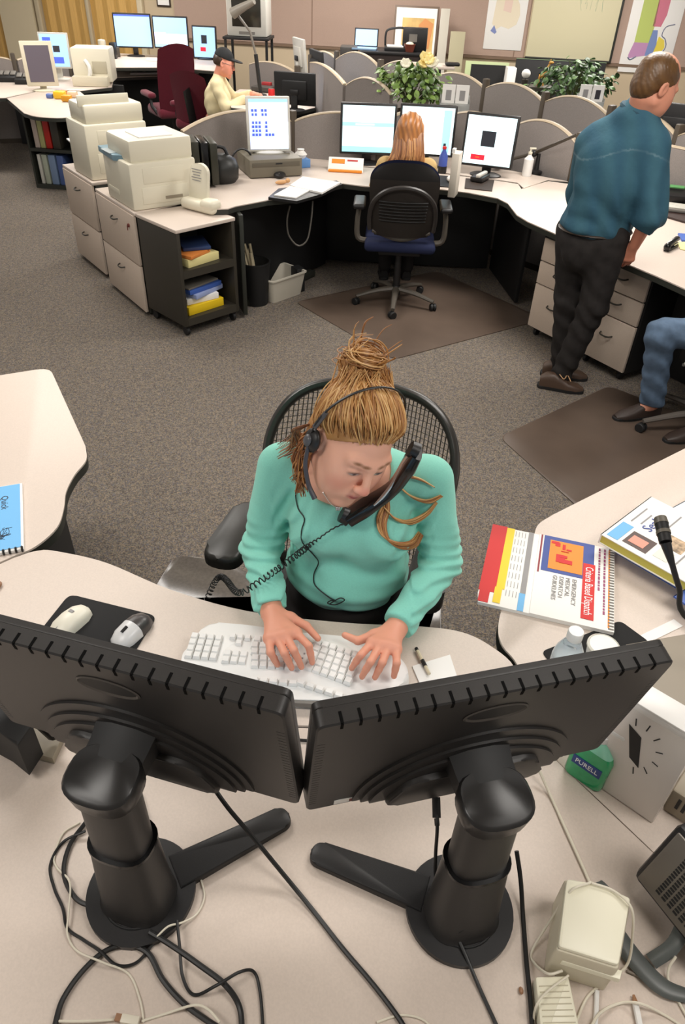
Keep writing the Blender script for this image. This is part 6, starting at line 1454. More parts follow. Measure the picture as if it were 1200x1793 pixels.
for i in range(620):
    u = rg.uniform(-1, 1); S_ = hl_curve(u)+np.array((0, rg.uniform(-.016, .004), rg.uniform(-.004, .010))); off0 = rg.uniform(.0085, .0175)
    E_ = bun+np.array((rg.uniform(-.035, .035)+.03*u, rg.uniform(-.03, .035), rg.uniform(-.005, .035)))
    P = []
    for j in range(7):
        t = j/6; q = S_*(1-t)+E_*t; sw = .022*math.sin(pi*t)*(1 if u > 0 else -1)*min(1, abs(u)*3); q = q+np.array((sw, 0, .01*math.sin(pi*t)))
        o = off0+.006*math.sin(pi*t); 
        if j == 0: o = .002
        bl_ = max(0., (t-.6)/.4)*.75; qq = q*bl_+hair_pt(q, o)*(1-bl_)
        P.append(Vector(HD.w(*qq)))
    paths.append(P)
strands('swept_strands', paths, hair, [.0015, .0020, .0026, .0018], BLOND)
paths = []
for i in range(340):      # messy bun
    a = rg.uniform(0, 2*pi); r = rg.uniform(.010, .046); tilt = rg.uniform(-.9, .9); P = []; c = np.array((rg.uniform(-.016, .016), -.100+rg.uniform(-.012, .014), .132+rg.uniform(-.025, .025)))
    for j in range(7):
        b_ = a+j*rg.uniform(.40, .55); q = c+np.array((r*cos(b_), r*.8*sin(b_)*cos(tilt), r*.75*sin(b_)*sin(tilt)+.006*j/6)); P.append(Vector(HD.w(*q)))
    paths.append(P)
for i in range(9):
    a = rg.uniform(0, 2*pi); c = np.array((.03*cos(a), -.1+.03*sin(a), .165)); paths.append([Vector(HD.w(*(c*np.array((1, 1, .9))))), Vector(HD.w(*(c+np.array((.02*cos(a), .02*sin(a), .022))))), Vector(HD.w(*(c+np.array((.035*cos(a+.6), .03*sin(a), .035)))))])
strands('messy_bun', paths, hair, [.0015, .0022, .0013], BLOND)
# hair falling behind the ear and over both shoulders
BROWN = [(132, 80, 40), (160, 104, 56), (112, 66, 34), (178, 124, 70)]
paths = []
for i in range(90):
    j = lambda s_: rg.uniform(-s_, s_)
    paths.append([Vector(HD.w(-.068+j(.008), -.03+j(.02), .005+j(.02))), Vector(HD.w(-.082+j(.008), -.022+j(.022), -.045)), Vector(HD.w(-.078+j(.012), -.008+j(.026), -.095)), Vector(HD.w(-.066+j(.014), .012+j(.028), -.135+j(.012)))])
for i in range(50):
    q = V(500+rg.uniform(-18, 22), 790+rg.uniform(-12, 14), 1.115); paths.append([Vector(HD.w(-.06, -.06, -.01)), Vector(HD.w(-.085+rg.uniform(-.01, .01), -.07, -.05)), Vector(q)+Vector((.03, .01, .02)), Vector(q)])
strands('fallen_lock', paths, hair, [.0018, .0027, .0014], BROWN)
def lockset(name, px, n, wd, off):
    paths = []
    for i in range(n):
        o = (i/(n-1)-.5)*wd; ph = rg.uniform(-2, 2); P = []
        for m_, (x, y) in enumerate(px):
            t = m_/(len(px)-1); k = 1-.55*abs(2*t-1); h = top.hit(x+o*k*.8+ph*.3, y+o*k*.7, off+rg.uniform(0, .004))
            if h is not None: P.append(Vector(h))
        if len(P) > 2: paths.append(P)
    if paths: strands(name, paths, hair, [.0022, .0032, .0018], BLOND[:4]+BROWN[:2])
lockset('shoulder_lock', [(676, 862), (676, 888), (668, 915), (676, 942), (700, 955), (724, 952), (737, 934)], 26, 22, .004)
lockset('shoulder_lock', [(700, 852), (722, 870), (750, 878), (774, 868)], 12, 10, .005)
lockset('shoulder_lock', [(674, 890), (692, 908), (719, 914), (747, 900), (765, 880)], 8, 9, .006)
lockset('shoulder_lock', [(703, 833), (733, 838), (761, 853)], 5, 4, .005)
# necklace
pts = []
for px in ((566, 862), (578, 880), (590, 889)):
    h = body.hit(px[0], px[1], .002); pts.append(Vector(h) if h is not None else Vector(V(px[0], px[1], 1.05)))
t = thing('necklace', 'thin necklace with a small silver bead pendant at the woman\'s neckline', 'necklace', tuple(pts[-1]))
MB().tube(pts, .0012, 6, 4).build('chain', M_CHROME, t, True); mb = MB()
for i in range(4): mb.ell(tuple(pts[-1]+Vector((.005*(i % 2), 0, -.004+.004*(i//2)))), (.0035, .0035, .0035), 8)
mb.build('pendant', M_CHROME, t, True)

# headset
t = thing('headset', 'black headset with a mouth boom on the blond head of the woman', 'headset', tuple(HD.w(-.088, -.005, 0)))
band = [Vector(HD.w(.104*cos(a), -.012+.0*a, .04+.112*sin(a))) for a in [pi*1.08-(pi*1.05)*k/12 for k in range(13)]]
MB().tube(band, .0036, 8, 3, flat=.6).build('headband', M_BLK, t, True)
MB().tube([Vector(HD.w(-.101, -.012, .03)), Vector(HD.w(-.098, -.010, .075))], [.006, .005], 8, 4).build('slider', mat('slider_grey', (80, 80, 84), .35), t, True)
MB().ell((0, 0, 0), (.012, .026, .028), 18, M=Matrix([[*(HD.M[i]*1.0), HD.w(-.094, -.004, -.002)[i]] for i in range(3)]+[[0, 0, 0, 1]])).build('ear_cup', M_BLK, t, True)
MB().ell((0, 0, 0), (.007, .013, .014), 12, M=Matrix([[*(HD.M[i]*1.0), HD.w(-.106, -.004, -.002)[i]] for i in range(3)]+[[0, 0, 0, 1]])).build('ear_plate', mat('slider_grey', (80, 80, 84), .35), t, True)
MB().tube([Vector(HD.w(*q)) for q in ((-.101, .0, -.008), (-.100, .022, -.045), (-.090, .052, -.075), (-.078, .080, -.090))], [.0045, .005, .005, .0062], 8, 5).build('mouth_boom', mat('boom_grey', (66, 64, 70), .35), t, True)
wp = [Vector(HD.w(-.104, -.006, -.02))]
for px in ((527, 830), (518, 862), (522, 890), (533, 908), (528, 930), (530, 950), (548, 970), (558, 985), (550, 1005), (552, 1025), (575, 1045), (588, 1052)):
    h = top.hit(px[0], px[1], .003); wp.append(Vector(h) if h is not None else Vector(V(px[0], px[1], .9)))
MB().tube(wp, .0016, 6, 4).build('wire', M_CABLE, t, True)
lp = wp[-1]; MB().tube([lp, lp+Vector((-.012, -.004, .004)), lp+Vector((-.02, -.006, -.004)), lp+Vector((.0, -.006, -.008)), lp+Vector((.022, -.005, .008)), lp+Vector((.01, -.004, .014)), lp+Vector((-.015, -.006, -.006))], .0016, 6, 5).build('wire_knot', M_CABLE, t, True)

# telephone handset held between cheek and shoulder
e_, m_ = HD.w(.102, .075, .058), HD.w(.050, .085, -.165); mid = HD.w(.100, .082, -.055)
t = thing('telephone_handset', 'black telephone handset with a silver edge held between the woman\'s cheek and shoulder', 'telephone', tuple(m_))
out = Vector(HD.M@np.array((.8, .55, 0))).normalized()
axp = [Vector(e_), Vector(e_)*.6+Vector(mid)*.4+out*.004, Vector(mid)+out*.006, Vector(mid)*.45+Vector(m_)*.55+out*.004, Vector(m_)]
def slab_path(P, ws, ths, name, m, shift=0.):
    P = catmull(P, 5); N = len(P); rings = []
    for i in range(N):
        tt = (P[min(i+1, N-1)]-P[max(i-1, 0)]).normalized(); s = tt.cross(out).normalized(); u = s.cross(tt).normalized()
        f = i/(N-1); wv = float(np.interp(f, [0, .2, .5, .8, 1], ws)); tv = float(np.interp(f, [0, .2, .5, .8, 1], ths))
        c = P[i]+u*shift*-1; rings.append([c+s*wv*math.copysign(abs(cos(a))**.5, cos(a))+u*tv*math.copysign(abs(sin(a))**.5, sin(a)) for a in [2*pi*k/20 for k in range(20)]])
    return MB().loft(rings).build(name, m, t, True, ang=60)
slab_path(axp, [.026, .032, .026, .031, .028], [.013, .016, .012, .016, .015], 'grip', M_BLKG)
def atdepth(px, py, d): return Vector(_C+ray(px, py)*(d/FPX))
from mathutils.bvhtree import BVHTree
gm = bpy.data.objects[[o.name for o in bpy.data.objects if o.parent == t and o.name.startswith('grip')][0]].data
bv = BVHTree.FromPolygons([v.co+Vector(m_) for v in gm.vertices], [p.vertices[:] for p in gm.polygons])
sv = []
for (px, py, f) in ((725, 788, 0), (716, 796, .1), (703, 816, .3), (688, 846, .52), (671, 869, .7), (655, 885, .85)):
    d_ = Vector(ray(px, py)).normalized(); h_ = bv.ray_cast(Vector(_C), d_)
    if h_[0] is None: h_ = bv.find_nearest(atdepth(px, py, float((np.array(m_)-_C)@_f)))
    sv.append(h_[0]-d_*.001)
MB().tube(sv, [.003, .004, .004, .0055, .006, .003], 8, 5, flat=.6).build('silver_edge', mat('silver_edge', (206, 206, 200), .25, metal=.6), t, True)
MB().tube([Vector(m_)+out*.0, Vector(m_)-out*.022], [.022, .019], 16).build('mouthpiece', M_BLK, t, True); MB().tube([Vector(e_), Vector(e_)-out*.018], [.021, .018], 16).build('earpiece', M_BLK, t, True)
# coiled cord
cp = [Vector(m_)+Vector((-.006, -.004, -.012))]
for px in ((578, 926), (572, 934), (558, 944), (545, 952), (520, 972), (498, 988), (478, 1002), (460, 1015), (440, 1028)):
    h = top.hit(px[0], px[1], .016); cp.append(Vector(h) if h is not None else cp[-1]+Vector((-.02, -.01, -.02)))
for _ in range(1): cp = [cp[0]]+[(cp[i-1]+cp[i]*2+cp[i+1])/4 for i in range(1, len(cp)-1)]+[cp[-1]]
endp = cp[-1]; cp += [endp+Vector((-.035, .0, -.02)), Vector((-.33, 1.40, .72)), Vector((-.40, 1.35, .55))]
ax = catmull(cp, 14); L_ = [0]
for a, b_ in zip(ax, ax[1:]): L_.append(L_[-1]+(b_-a).length)
tot = L_[-1]; turns = int(tot/.0125); n_ = turns*9; hp = []
for i in range(n_+1):
    s_ = tot*i/n_; k = max(j for j in range(len(L_)) if L_[j] <= s_+1e-9); k = min(k, len(ax)-2); f = (s_-L_[k])/max(1e-9, L_[k+1]-L_[k]); p = ax[k].lerp(ax[k+1], f)
    tt = (ax[k+1]-ax[k]).normalized(); s2 = tt.cross(Vector((0, .3, 1))).normalized(); u2 = s2.cross(tt); a = 2*pi*turns*i/n_; q = s_/tot
    r = .0075*min(1, max(.12, (q-.07)*10))
    hp.append(p+s2*r*cos(a)+u2*r*sin(a))
cable(hp, .0017, M_CABLE, 'coiled black handset cord stretched across the turquoise top', sm=0, name='coiled_cord', seg=5)

# her mesh-backed chair
t = thing('office_chair', 'black mesh backed office chair with the foreground woman sitting in it', 'chair', (.008, 1.615, 0), -.24)
star_base(t, .30, .10, M_BLK, .5, .38)
MB().box((0, -.06, .435), (.50, .46, .05), .022, seg=3).build('seat', M_BLK2, t); MB().box((0, -.02, .38), (.25, .3, .05), .01).build('seat_mechanism', M_BLK, t)
def mb_pt(x, v):
    a = x/.288; return (x, .10+.19*v-.15*a*a*(1-.5*v), .50+.56*v-.012*a*a)
def mb_edge(th, n=3.6):
    c, s_ = cos(th), sin(th); x = .288*math.copysign(abs(c)**(2/n), c)*(.86+.14*min(1, max(0, .5+.5*s_)*1.6)); v = .5+.5*math.copysign(abs(s_)**(2/n), s_)
    return x, v
EO = [mb_edge(2*pi*k/72) for k in range(72)]
MB().tube([mb_pt(*q) for q in EO], .024, 10, closed=True, flat=.60).build('back_frame', mat('frame_charcoal', (46, 43, 40), .33), t)
mb = MB()
def vspan(x):
    vs = []
    for (x0, v0), (x1, v1) in zip(EO, EO[1:]+EO[:1]):
        if (x0-x)*(x1-x) <= 0 and abs(x1-x0) > 1e-9: vs.append(v0+(v1-v0)*(x-x0)/(x1-x0))
    return (min(vs), max(vs)) if len(vs) >= 2 else None
for i in range(45):
    x = -.275+.55*i/44; sp_ = vspan(x)
    if sp_: mb.tube([mb_pt(x, sp_[0]+(sp_[1]-sp_[0])*k/12) for k in range(13)], .0034, 4, flat=.5)
for j in range(1, 36):
    v = j/36; xs = [x for x in [(-.274+.548*k/30) for k in range(31)] if vspan(x) and vspan(x)[0] < v < vspan(x)[1]]
    if len(xs) > 2: mb.tube([mb_pt(x, v) for x in xs], .0011, 4)
mb.build('mesh_back', mat('mesh_weave', (70, 64, 58), .6), t)
MB().tube([(-.18, .22, .62), (0, .30, .66), (.18, .22, .62)], .02, 8, 4).tube([(0, .30, .66), (0, .22, .42)], .022, 8, 4).build('back_support', M_BLK, t)
for s_, xx in ((-1, .332), (1, .262)):
    MB().tube([(s_*.20, .02, .42), (s_*(xx-.03), .06, .44), (s_*xx, .05, .55), (s_*xx, .0, .63)], [.022, .022, .02, .018], 8, 4).build('arm_post', M_BLK, t)
    MB().prism(rpoly([(s_*xx-.062, -.17), (s_*xx+.062, -.17), (s_*xx+.048, .12), (s_*xx-.048, .12)], .06, 6), .635, .675, bev=.016, seg=3).build('arm_pad', mat('arm_leather', (38, 37, 34), .38), t)
# ================================================================== the standing man
def w3(px, py, y): return np.array(WD(px, py, y))
mn = thing('person', 'standing balding man in a blue green denim shirt and black jeans seen from behind', 'person', (1.32, 4.05, 0))
f_ = np.array((.86, .30, -.42)); f_ /= np.linalg.norm(f_); u_ = np.array((.36, .10, .93)); u_ -= f_*(u_@f_); u_ /= np.linalg.norm(u_); x_ = np.cross(f_, u_)
HM_ = Head(w3(1148, 152, 4.03), np.stack([x_, f_, u_], 1), 1.13)
b2 = Sdf(.03); HM_.add(b2, False)
neckb = w3(1118, 200, 4.06); b2.cap(neckb, HM_.w(0, -.025, -.05), .066, .060, .03)
sR, sL = w3(1145, 262, 3.93), w3(1032, 255, 4.16); eR = w3(1140, 375, 3.86); wR = w3(1112, 428, 3.93); hpR = w3(1098, 452, 3.95)
eL, wL = w3(1015, 345, 4.32), w3(1060, 355, 4.42)
ch = (sR+sL)/2; pel = w3(1040, 412, 4.07)
b2.ell(ch+[0, 0, -.16], (.14, .09, .15), None, .05).ell(pel, (.15, .12, .12), None, .05).cap(ch+[.03, .03, -.12], pel, .09, .12, .05)
for a, b_, c in ((sR, eR, wR), (sL, eL, wL)): b2.cap(a, b_, .05, .043, .03).cap(b_, c, .043, .030, .02)
auto_hand(b2, wR, hpR-wR, np.array((.2, .9, 0)), 1, .35); auto_hand(b2, wL, np.array((.5, .1, -.3)), np.array((0, 0, -1)), -1, .4)
hR_, hL_ = w3(1066, 420, 3.99), w3(1008, 405, 4.15); kR, kL = w3(1040, 535, 3.97), w3(996, 525, 4.12); aR, aL = np.array(W(985, 652, .09)), np.array(W(968, 640, .09))
aL = aR+np.array((.02, .13, 0))
for a, b_, c in ((hR_, kR, aR), (hL_, kL, aL)): b2.cap(a, b_, .085, .058, .03).cap(b_, c, .055, .040, .02)
b2.build('body', .006, M_SKIN, mn, lambda P: HM_.tint(P, base=(214, 148, 122), hand=(206, 136, 110), lips=(180, 100, 90), brow=(110, 80, 56), beard=(150, 110, 84)))
sh_ = Sdf(.05)
sh_.cap(sR*.88+sL*.12, sL*.88+sR*.12, .085, .080, .05).ell(ch+[0, 0, -.12], (.205, .165, .22), None, .06).cap(ch+[0, 0, -.2], pel+[0, 0, .10], .165, .165, .06, clip=[(pel+[0, 0, .02], (.1, 0, -1))])
sh_.ell(pel+[0, 0, .07], (.195, .17, .09), None, .05, clip=[(pel+[0, 0, .015], (.15, .1, -1))])
sh_.cap(neckb+[-.01, 0, -.03], neckb+[.012, 0, .022], .092, .078, .02).cap(neckb+[-.02, 0, -.05], sL*.75+neckb*.25+[0, 0, .0], .095, .085, .05).cap(neckb+[0, 0, -.05], sR*.75+neckb*.25, .095, .085, .05)
axr = (wR-eR)/np.linalg.norm(wR-eR); sh_.cap(sR, eR, .080, .074, .03).cap(eR, wR, .074, .060, .02, clip=[(eR+axr*.075, axr)])
axl = (wL-eL)/np.linalg.norm(wL-eL); sh_.cap(sL, eL, .078, .068, .03).cap(eL, wL, .066, .05, .02, clip=[(wL-axl*.02, axl)])
def shirt(P):
    d = .008*np.sin(P[:, 0]*44+P[:, 1]*30+2.2*np.sin(P[:, 2]*11+P[:, 0]*5))*np.clip((1.42-P[:, 2])/.3, 0, 1)
    d += .007*np.sin(P[:, 2]*46+P[:, 0]*22+1.7*np.sin(P[:, 0]*19))*np.exp(-((P[:, 2]-1.0)/.12)**2)
    return d
sh_.disp = shirt
def denim(P):
    c = shade(P, (66, 106, 122), [(lambda L: (np.abs(L[:, 2]-(1.30+.05*np.sin((L[:, 0]-1.2)*9))) < .004)*.55, (120, 150, 160)), (lambda L: .35+.35*np.sin(L[:, 0]*60+L[:, 2]*9), (54, 92, 114))]); return c
sh_.build('shirt', .007, mat('denim_shirt', (44, 82, 98), .85, attr='tint', noise=.25, nscale=18, spec=.2, bump=.4, bscale=60), mn, denim)
MB().tube([neckb+[.045, .075, .035], neckb+[-.045, .06, .04], neckb+[-.075, 0, .035], neckb+[-.03, -.075, .015], neckb+[.05, -.075, -.01]], .022, 8, 5, flat=.6).build('collar', mat('denim_collar', (40, 74, 90), .85), mn, True)
jn = Sdf(.05); jn.ell(pel+[0, 0, -.01], (.180, .15, .11), None, .05); bt = pel+[-.045, -.05, -.07]; jn.ell(bt, (.12, .11, .12), None, .05)
for a, b_, c in ((hR_, kR, aR), (hL_, kL, aL)): jn.cap(a, b_, .108, .080, .04).cap(b_, c, .078, .064, .03, clip=[(c+[0, 0, -.03], (0, 0, -1))])
jn.disp = lambda P: .004*np.sin(P[:, 2]*60+P[:, 0]*35+2*np.sin(P[:, 1]*25))*(.4+np.exp(-((P[:, 2]-.45)/.12)**2)+np.exp(-((P[:, 2]-.12)/.09)**2))
jn.build('jeans', .008, mat('black_jeans', (42, 39, 38), .85, noise=.2, nscale=20, spec=.2), mn)
bp_ = [pel+np.array((.185*cos(a), .158*sin(a), .035)) for a in [2*pi*k/20 for k in range(20)]]
MB().tube(bp_, .016, 8, closed=True, flat=.5).build('belt', mat('belt_brown', (56, 44, 36), .4), mn, True)
def shoe_at(heel, toe, parent, m, zt=.105, wd=.045):
    h, t_ = Vector((heel[0], heel[1], 0)), Vector((toe[0], toe[1], 0)); d = t_-h; L = d.length; M = T(h.x, h.y, 0) @ RZ(math.atan2(d.y, d.x))
    st = [(0, .032, .075), (.12, .036, .10), (.30, .037, .105), (.45, .038, .085), (.65, .046, .06), (.85, .042, .048), (1.0, .02, .03)]
    rings = []
    for f, hw, zt_ in st: rings.append([(f*L, hw*math.copysign(abs(cos(a))**.7, cos(a)), max(.018, .018+(zt_-.018)*max(0, sin(a))**.6)) if sin(a) > 0 else (f*L, hw*math.copysign(abs(cos(a))**.7, cos(a)), .018) for a in [2*pi*k/18 for k in range(18)]])
    sh = MB().loft(rings, M=M).build('shoe', m, parent, True)
    MB().prism(rpoly([(-.01, -.036), (.35*L, -.04), (.7*L, -.05), (1.03*L, -.026), (1.03*L, .026), (.7*L, .05), (.35*L, .04), (-.01, .036)], .03, 4), .002, .02, bev=.003, M=M).build('sole', M_BLK2, sh, True)
    return sh
M_SHOE = mat('brown_leather', (74, 56, 44), .45)
shR_ = shoe_at(W(945, 668, .03), W(1022, 680, .03), mn, M_SHOE)
MB().tube([Vector(W(980, 655, .105)), Vector(W(988, 664, .10)), Vector(W(994, 657, .10)), Vector(W(1000, 668, .085))], .003, 5, 3).build('laces', mat('lace_tan', (190, 150, 110), .6), shR_, True)
shoe_at(aL+[-.10, .02, 0], aL+[.17, -.04, 0], mn, M_SHOE)
# hair: short, thinning on top
hs_ = Sdf(.02); e2 = lambda c, r, op=1, k=.02, clip=None: hs_.ell(HM_.w(*c), np.array(r)*HM_.s, HM_.M, k, op, clip)
cp_ = [(HM_.w(0, .045, .05), HM_.M@np.array((0, .93, -.37)))]
e2((0, -.022, .040), (.080, .096, .080), clip=cp_); e2((0, -.055, -.005), (.070, .056, .075), clip=[(HM_.w(0, .0, -.01), HM_.M@np.array((0, 1, -.1))), (HM_.w(0, -.05, -.075), HM_.M@np.array((0, .3, -1)))])
hs_.disp = lambda P: .0016*np.sin(P[:, 0]*420+P[:, 2]*160)*np.sin(P[:, 1]*300)
hs_.build('hair', .005, M_HAIR, mn, lambda P: shade(HM_.loc(P), (92, 64, 36), [(gz((0, -.005, .125), (.062, .085, .05)), (190, 140, 108)), (lambda L: .35+.35*np.sin(L[:, 0]*230+L[:, 2]*120), (112, 80, 46))]))

# ================================================================== blond woman at the second workstation
w2 = thing('person', 'woman with long reddish blond hair seen from behind at the three bright monitors', 'person', (.34, 5.42, 0))
H2 = Head(np.array((.355, 5.50, 1.10)), np.stack([np.cross(np.array((.25, .95, -.18))/1.0, (0, .18, .98)), np.array((.25, .95, -.18)), np.array((0.02, .18, .98))], 1), 1.03)
q_, _ = np.linalg.qr(H2.M[:, [1, 2, 0]]); Mx = np.stack([q_[:, 2]*np.sign(q_[:, 2]@H2.M[:, 0]), q_[:, 0]*np.sign(q_[:, 0]@H2.M[:, 1]), q_[:, 1]*np.sign(q_[:, 1]@H2.M[:, 2])], 1); H2.M = Mx
b3 = Sdf(.03); H2.add(b3); nk_ = np.array((.34, 5.44, .95)); b3.cap(nk_, H2.w(0, -.02, -.06), .052, .05)
s1, s2_ = np.array((.185, 5.43, .905)), np.array((.50, 5.43, .905)); e1_, e2_ = np.array((.14, 5.56, .73)), np.array((.55, 5.56, .73)); r1, r2_ = np.array((.24, 5.70, .785)), np.array((.46, 5.70, .785))
b3.ell((.34, 5.43, .78), (.14, .10, .18), None, .05).ell((.34, 5.40, .56), (.15, .13, .10), None, .05).cap(s1, s2_, .04, .04, .04)
for a, b_, c, sd in ((s1, e1_, r1, 1), (s2_, e2_, r2_, -1)): b3.cap(a, b_, .042, .036).cap(b_, c, .036, .026); auto_hand(b3, c, np.array((0, 1, -.1)), np.array((0, 0, -1)), sd, .45, .9)
for x in (.25, .43): b3.cap((x, 5.42, .55), (x, 5.80, .56), .07, .055).cap((x, 5.80, .56), (x, 5.74, .10), .05, .036).cap((x, 5.74, .10), (x, 5.86, .05), .034, .03)
b3.build('body', .006, M_SKIN, w2, lambda P: H2.tint(P))
t3 = Sdf(.04); t3.ell((.34, 5.43, .78), (.165, .125, .19), None, .05).cap(s1+[.02, 0, 0], s2_-[.02, 0, 0], .056, .056, .05).ell((.34, 5.41, .60), (.165, .14, .09), None, .05)
for a, b_, c in ((s1, e1_, r1), (s2_, e2_, r2_)): t3.cap(a, b_, .054, .048, .03).cap(b_, c, .048, .036, .02, clip=[(c+[0, -.02, 0], (0, 1, 0))])
t3.build('top', .008, mat('tan_top', (196, 166, 112), .85, noise=.1, nscale=12), w2)
t4 = Sdf(.04); t4.ell((.34, 5.42, .545), (.17, .15, .085), None, .04)
for x in (.25, .43): t4.cap((x, 5.42, .55), (x, 5.80, .56), .085, .066).cap((x, 5.80, .56), (x, 5.74, .10), .062, .05)
t4.build('trousers', .01, mat('black_trousers', (36, 33, 32), .85), w2)
for x in (.25, .43): shoe_at((x, 5.70), (x, 5.95), w2, M_BLK)
h3 = Sdf(.03); h3.ell(H2.w(0, -.02, .035), np.array((.088, .105, .095)), H2.M, .03, clip=[(H2.w(0, .06, .04), H2.M@np.array((0, 1, -.5)))])
h3.cap(H2.w(0, -.06, .02), np.array((.335, 5.37, .90)), .082, .075, .04).cap(H2.w(-.045, -.03, -.02), np.array((.265, 5.38, .92)), .055, .04, .03).cap(H2.w(.045, -.03, -.02), np.array((.42, 5.39, .96)), .05, .04, .03)
h3.disp = lambda P: .003*np.sin(P[:, 0]*150+2*np.sin(P[:, 2]*24))
AUB = [(150, 98, 56), (176, 120, 70), (124, 76, 44), (196, 144, 88)]
hr2 = h3.build('hair', .006, M_HAIR, w2, lambda P: shade(P, (148, 96, 54), [(lambda L: .5+.5*np.sin(L[:, 0]*190+3*np.sin(L[:, 2]*22)), (186, 122, 64)), (lambda L: np.clip((.98-L[:, 2])/.12, 0, .5), (200, 146, 84))]))
paths = []; rg = random.Random(8)
for i in range(170):
    u = rg.uniform(-1, 1); t0 = H2.w(.07*u, -.02+.03*(1-u*u)*rg.uniform(-1, 1), .125-.05*u*u); m1 = H2.w(.088*u, -.105+.06*u*u, .03); m2_ = np.array((.335+.11*u, 5.30+.05*u*u, 1.0)); e_2 = np.array((.30+.13*u+rg.uniform(-.015, .015), 5.29+.05*u*u, .885+rg.uniform(-.03, .03)))
    paths.append([Vector(t0), Vector(m1), Vector(m2_), Vector(e_2)])
strands('long_strands', paths, hr2, [.004, .005, .003], AUB)

# ================================================================== capped man at the back
w4 = thing('person', 'man in a black cap and cream shirt sitting in profile at a back desk', 'person', (-1.53, 8.95, 0))
fw = np.array((.97, .05, -.24)); uw = np.array((.24, .03, .97)); xw = np.cross(fw, uw); H4 = Head(np.array((-1.475, 8.93, 1.095)), np.stack([xw/np.linalg.norm(xw), fw/np.linalg.norm(fw), uw/np.linalg.norm(uw)], 1), 1.05)
b4 = Sdf(.03); H4.add(b4, False); n4 = np.array((-1.55, 8.94, .95)); b4.cap(n4, H4.w(0, -.02, -.05), .06, .056)
sA, sB = np.array((-1.54, 8.75, .90)), np.array((-1.56, 9.13, .90)); eA, eB = np.array((-1.44, 8.70, .70)), np.array((-1.42, 9.18, .72)); rA, rB = np.array((-1.22, 8.78, .80)), np.array((-1.20, 9.08, .80))
b4.ell((-1.57, 8.94, .74), (.12, .16, .20), None, .05).ell((-1.60, 8.94, .54), (.13, .16, .10), None, .05)
for a, b_, c, sd in ((sA, eA, rA, 1), (sB, eB, rB, -1)): b4.cap(a, b_, .046, .04).cap(b_, c, .04, .03); auto_hand(b4, c, np.array((1, .1, -.12)), np.array((0, 0, -1)), sd, .6)
for y in (8.84, 9.04): b4.cap((-1.58, y, .55), (-1.16, y, .55), .075, .06).cap((-1.16, y, .55), (-1.20, y, .10), .055, .04).cap((-1.2, y, .1), (-1.08, y, .05), .036, .03)
b4.build('body', .007, M_SKIN, w4, lambda P: H4.tint(P, base=(222, 150, 126)))
c4 = Sdf(.04); c4.ell((-1.57, 8.94, .73), (.145, .185, .215), None, .05).cap(sA+[0, .03, 0], sB-[0, .03, 0], .062, .062, .05).cap(n4+[0, 0, -.03], n4+[.01, 0, .02], .075, .066, .02)
for a, b_, c in ((sA, eA, rA), (sB, eB, rB)): ax_ = (c-b_)/np.linalg.norm(c-b_); c4.cap(a, b_, .062, .056, .03).cap(b_, c, .055, .044, .02, clip=[(c-ax_*.02, ax_)])
c4.disp = lambda P: .004*np.sin(P[:, 2]*50+P[:, 1]*34)
c4.build('shirt', .009, mat('cream_shirt', (226, 212, 170), .85, noise=.08, nscale=14), w4)
c5 = Sdf(.04); c5.ell((-1.60, 8.94, .53), (.15, .18, .09), None, .05)
for y in (8.84, 9.04): c5.cap((-1.58, y, .55), (-1.16, y, .55), .09, .07).cap((-1.16, y, .55), (-1.20, y, .10), .066, .055)
c5.build('trousers', .01, mat('black_trousers', (36, 33, 32), .85), w4)
for y in (8.84, 9.04): shoe_at((-1.25, y), (-.98, y), w4, M_BLK)
h4 = Sdf(.02); h4.ell(H4.w(0, -.035, .02), np.array((.080, .085, .085)), H4.M, .02, clip=[(H4.w(0, .0, 0), H4.M@np.array((0, 1, -.2))), (H4.w(0, 0, -.03), H4.M@np.array((0, 0, -1)))]); h4.build('hair', .008, M_HAIR, w4, lambda P: shade(P, (60, 44, 32), []))
k4 = Sdf(.01); k4.ell(H4.w(0, -.012, .052), np.array((.084, .102, .090)), H4.M, .02, clip=[(H4.w(0, 0, .045), H4.M@np.array((0, -.12, -1)))]); k4.ell(H4.w(0, .115, .050), np.array((.070, .075, .012)), H4.M, .015)
k4.build('cap', .006, mat('cap_black', (26, 28, 30), .8), w4)
MB().tube([Vector(H4.w(.078, -.01, .01)), Vector(H4.w(.066, .085, .008))], .0018, 5).tube([Vector(H4.w(-.078, -.01, .01)), Vector(H4.w(-.066, .085, .008))], .0018, 5).tube([Vector(H4.w(.031+.022*cos(a), .098, .002+.015*sin(a))) for a in [2*pi*k/14 for k in range(14)]], .0015, 5, closed=True).tube([Vector(H4.w(-.031+.022*cos(a), .098, .002+.015*sin(a))) for a in [2*pi*k/14 for k in range(14)]], .0015, 5, closed=True).build('glasses', M_BLK, w4, True)
MB().tube([Vector(H4.w(-.085, 0, .0)), Vector(H4.w(-.085, .04, -.05)), Vector(H4.w(-.05, .10, -.075))], .004, 6, 4).build('microphone_boom', M_BLK, w4, True)
t = thing('office_chair', 'black office chair under the man in the dark cap', 'chair', (-1.64, 8.94, 0), -pi/2)
star_base(t, .3, .1, M_BLK, .2, .36); MB().box((0, .02, .42), (.48, .46, .07), .03).build('seat', M_BLK2, t); MB().grid(lambda u, v: ((u-.5)*.42, -.21-.05*v, .48+.36*v), 6, 6, .05).build('backrest', M_BLK2, t)

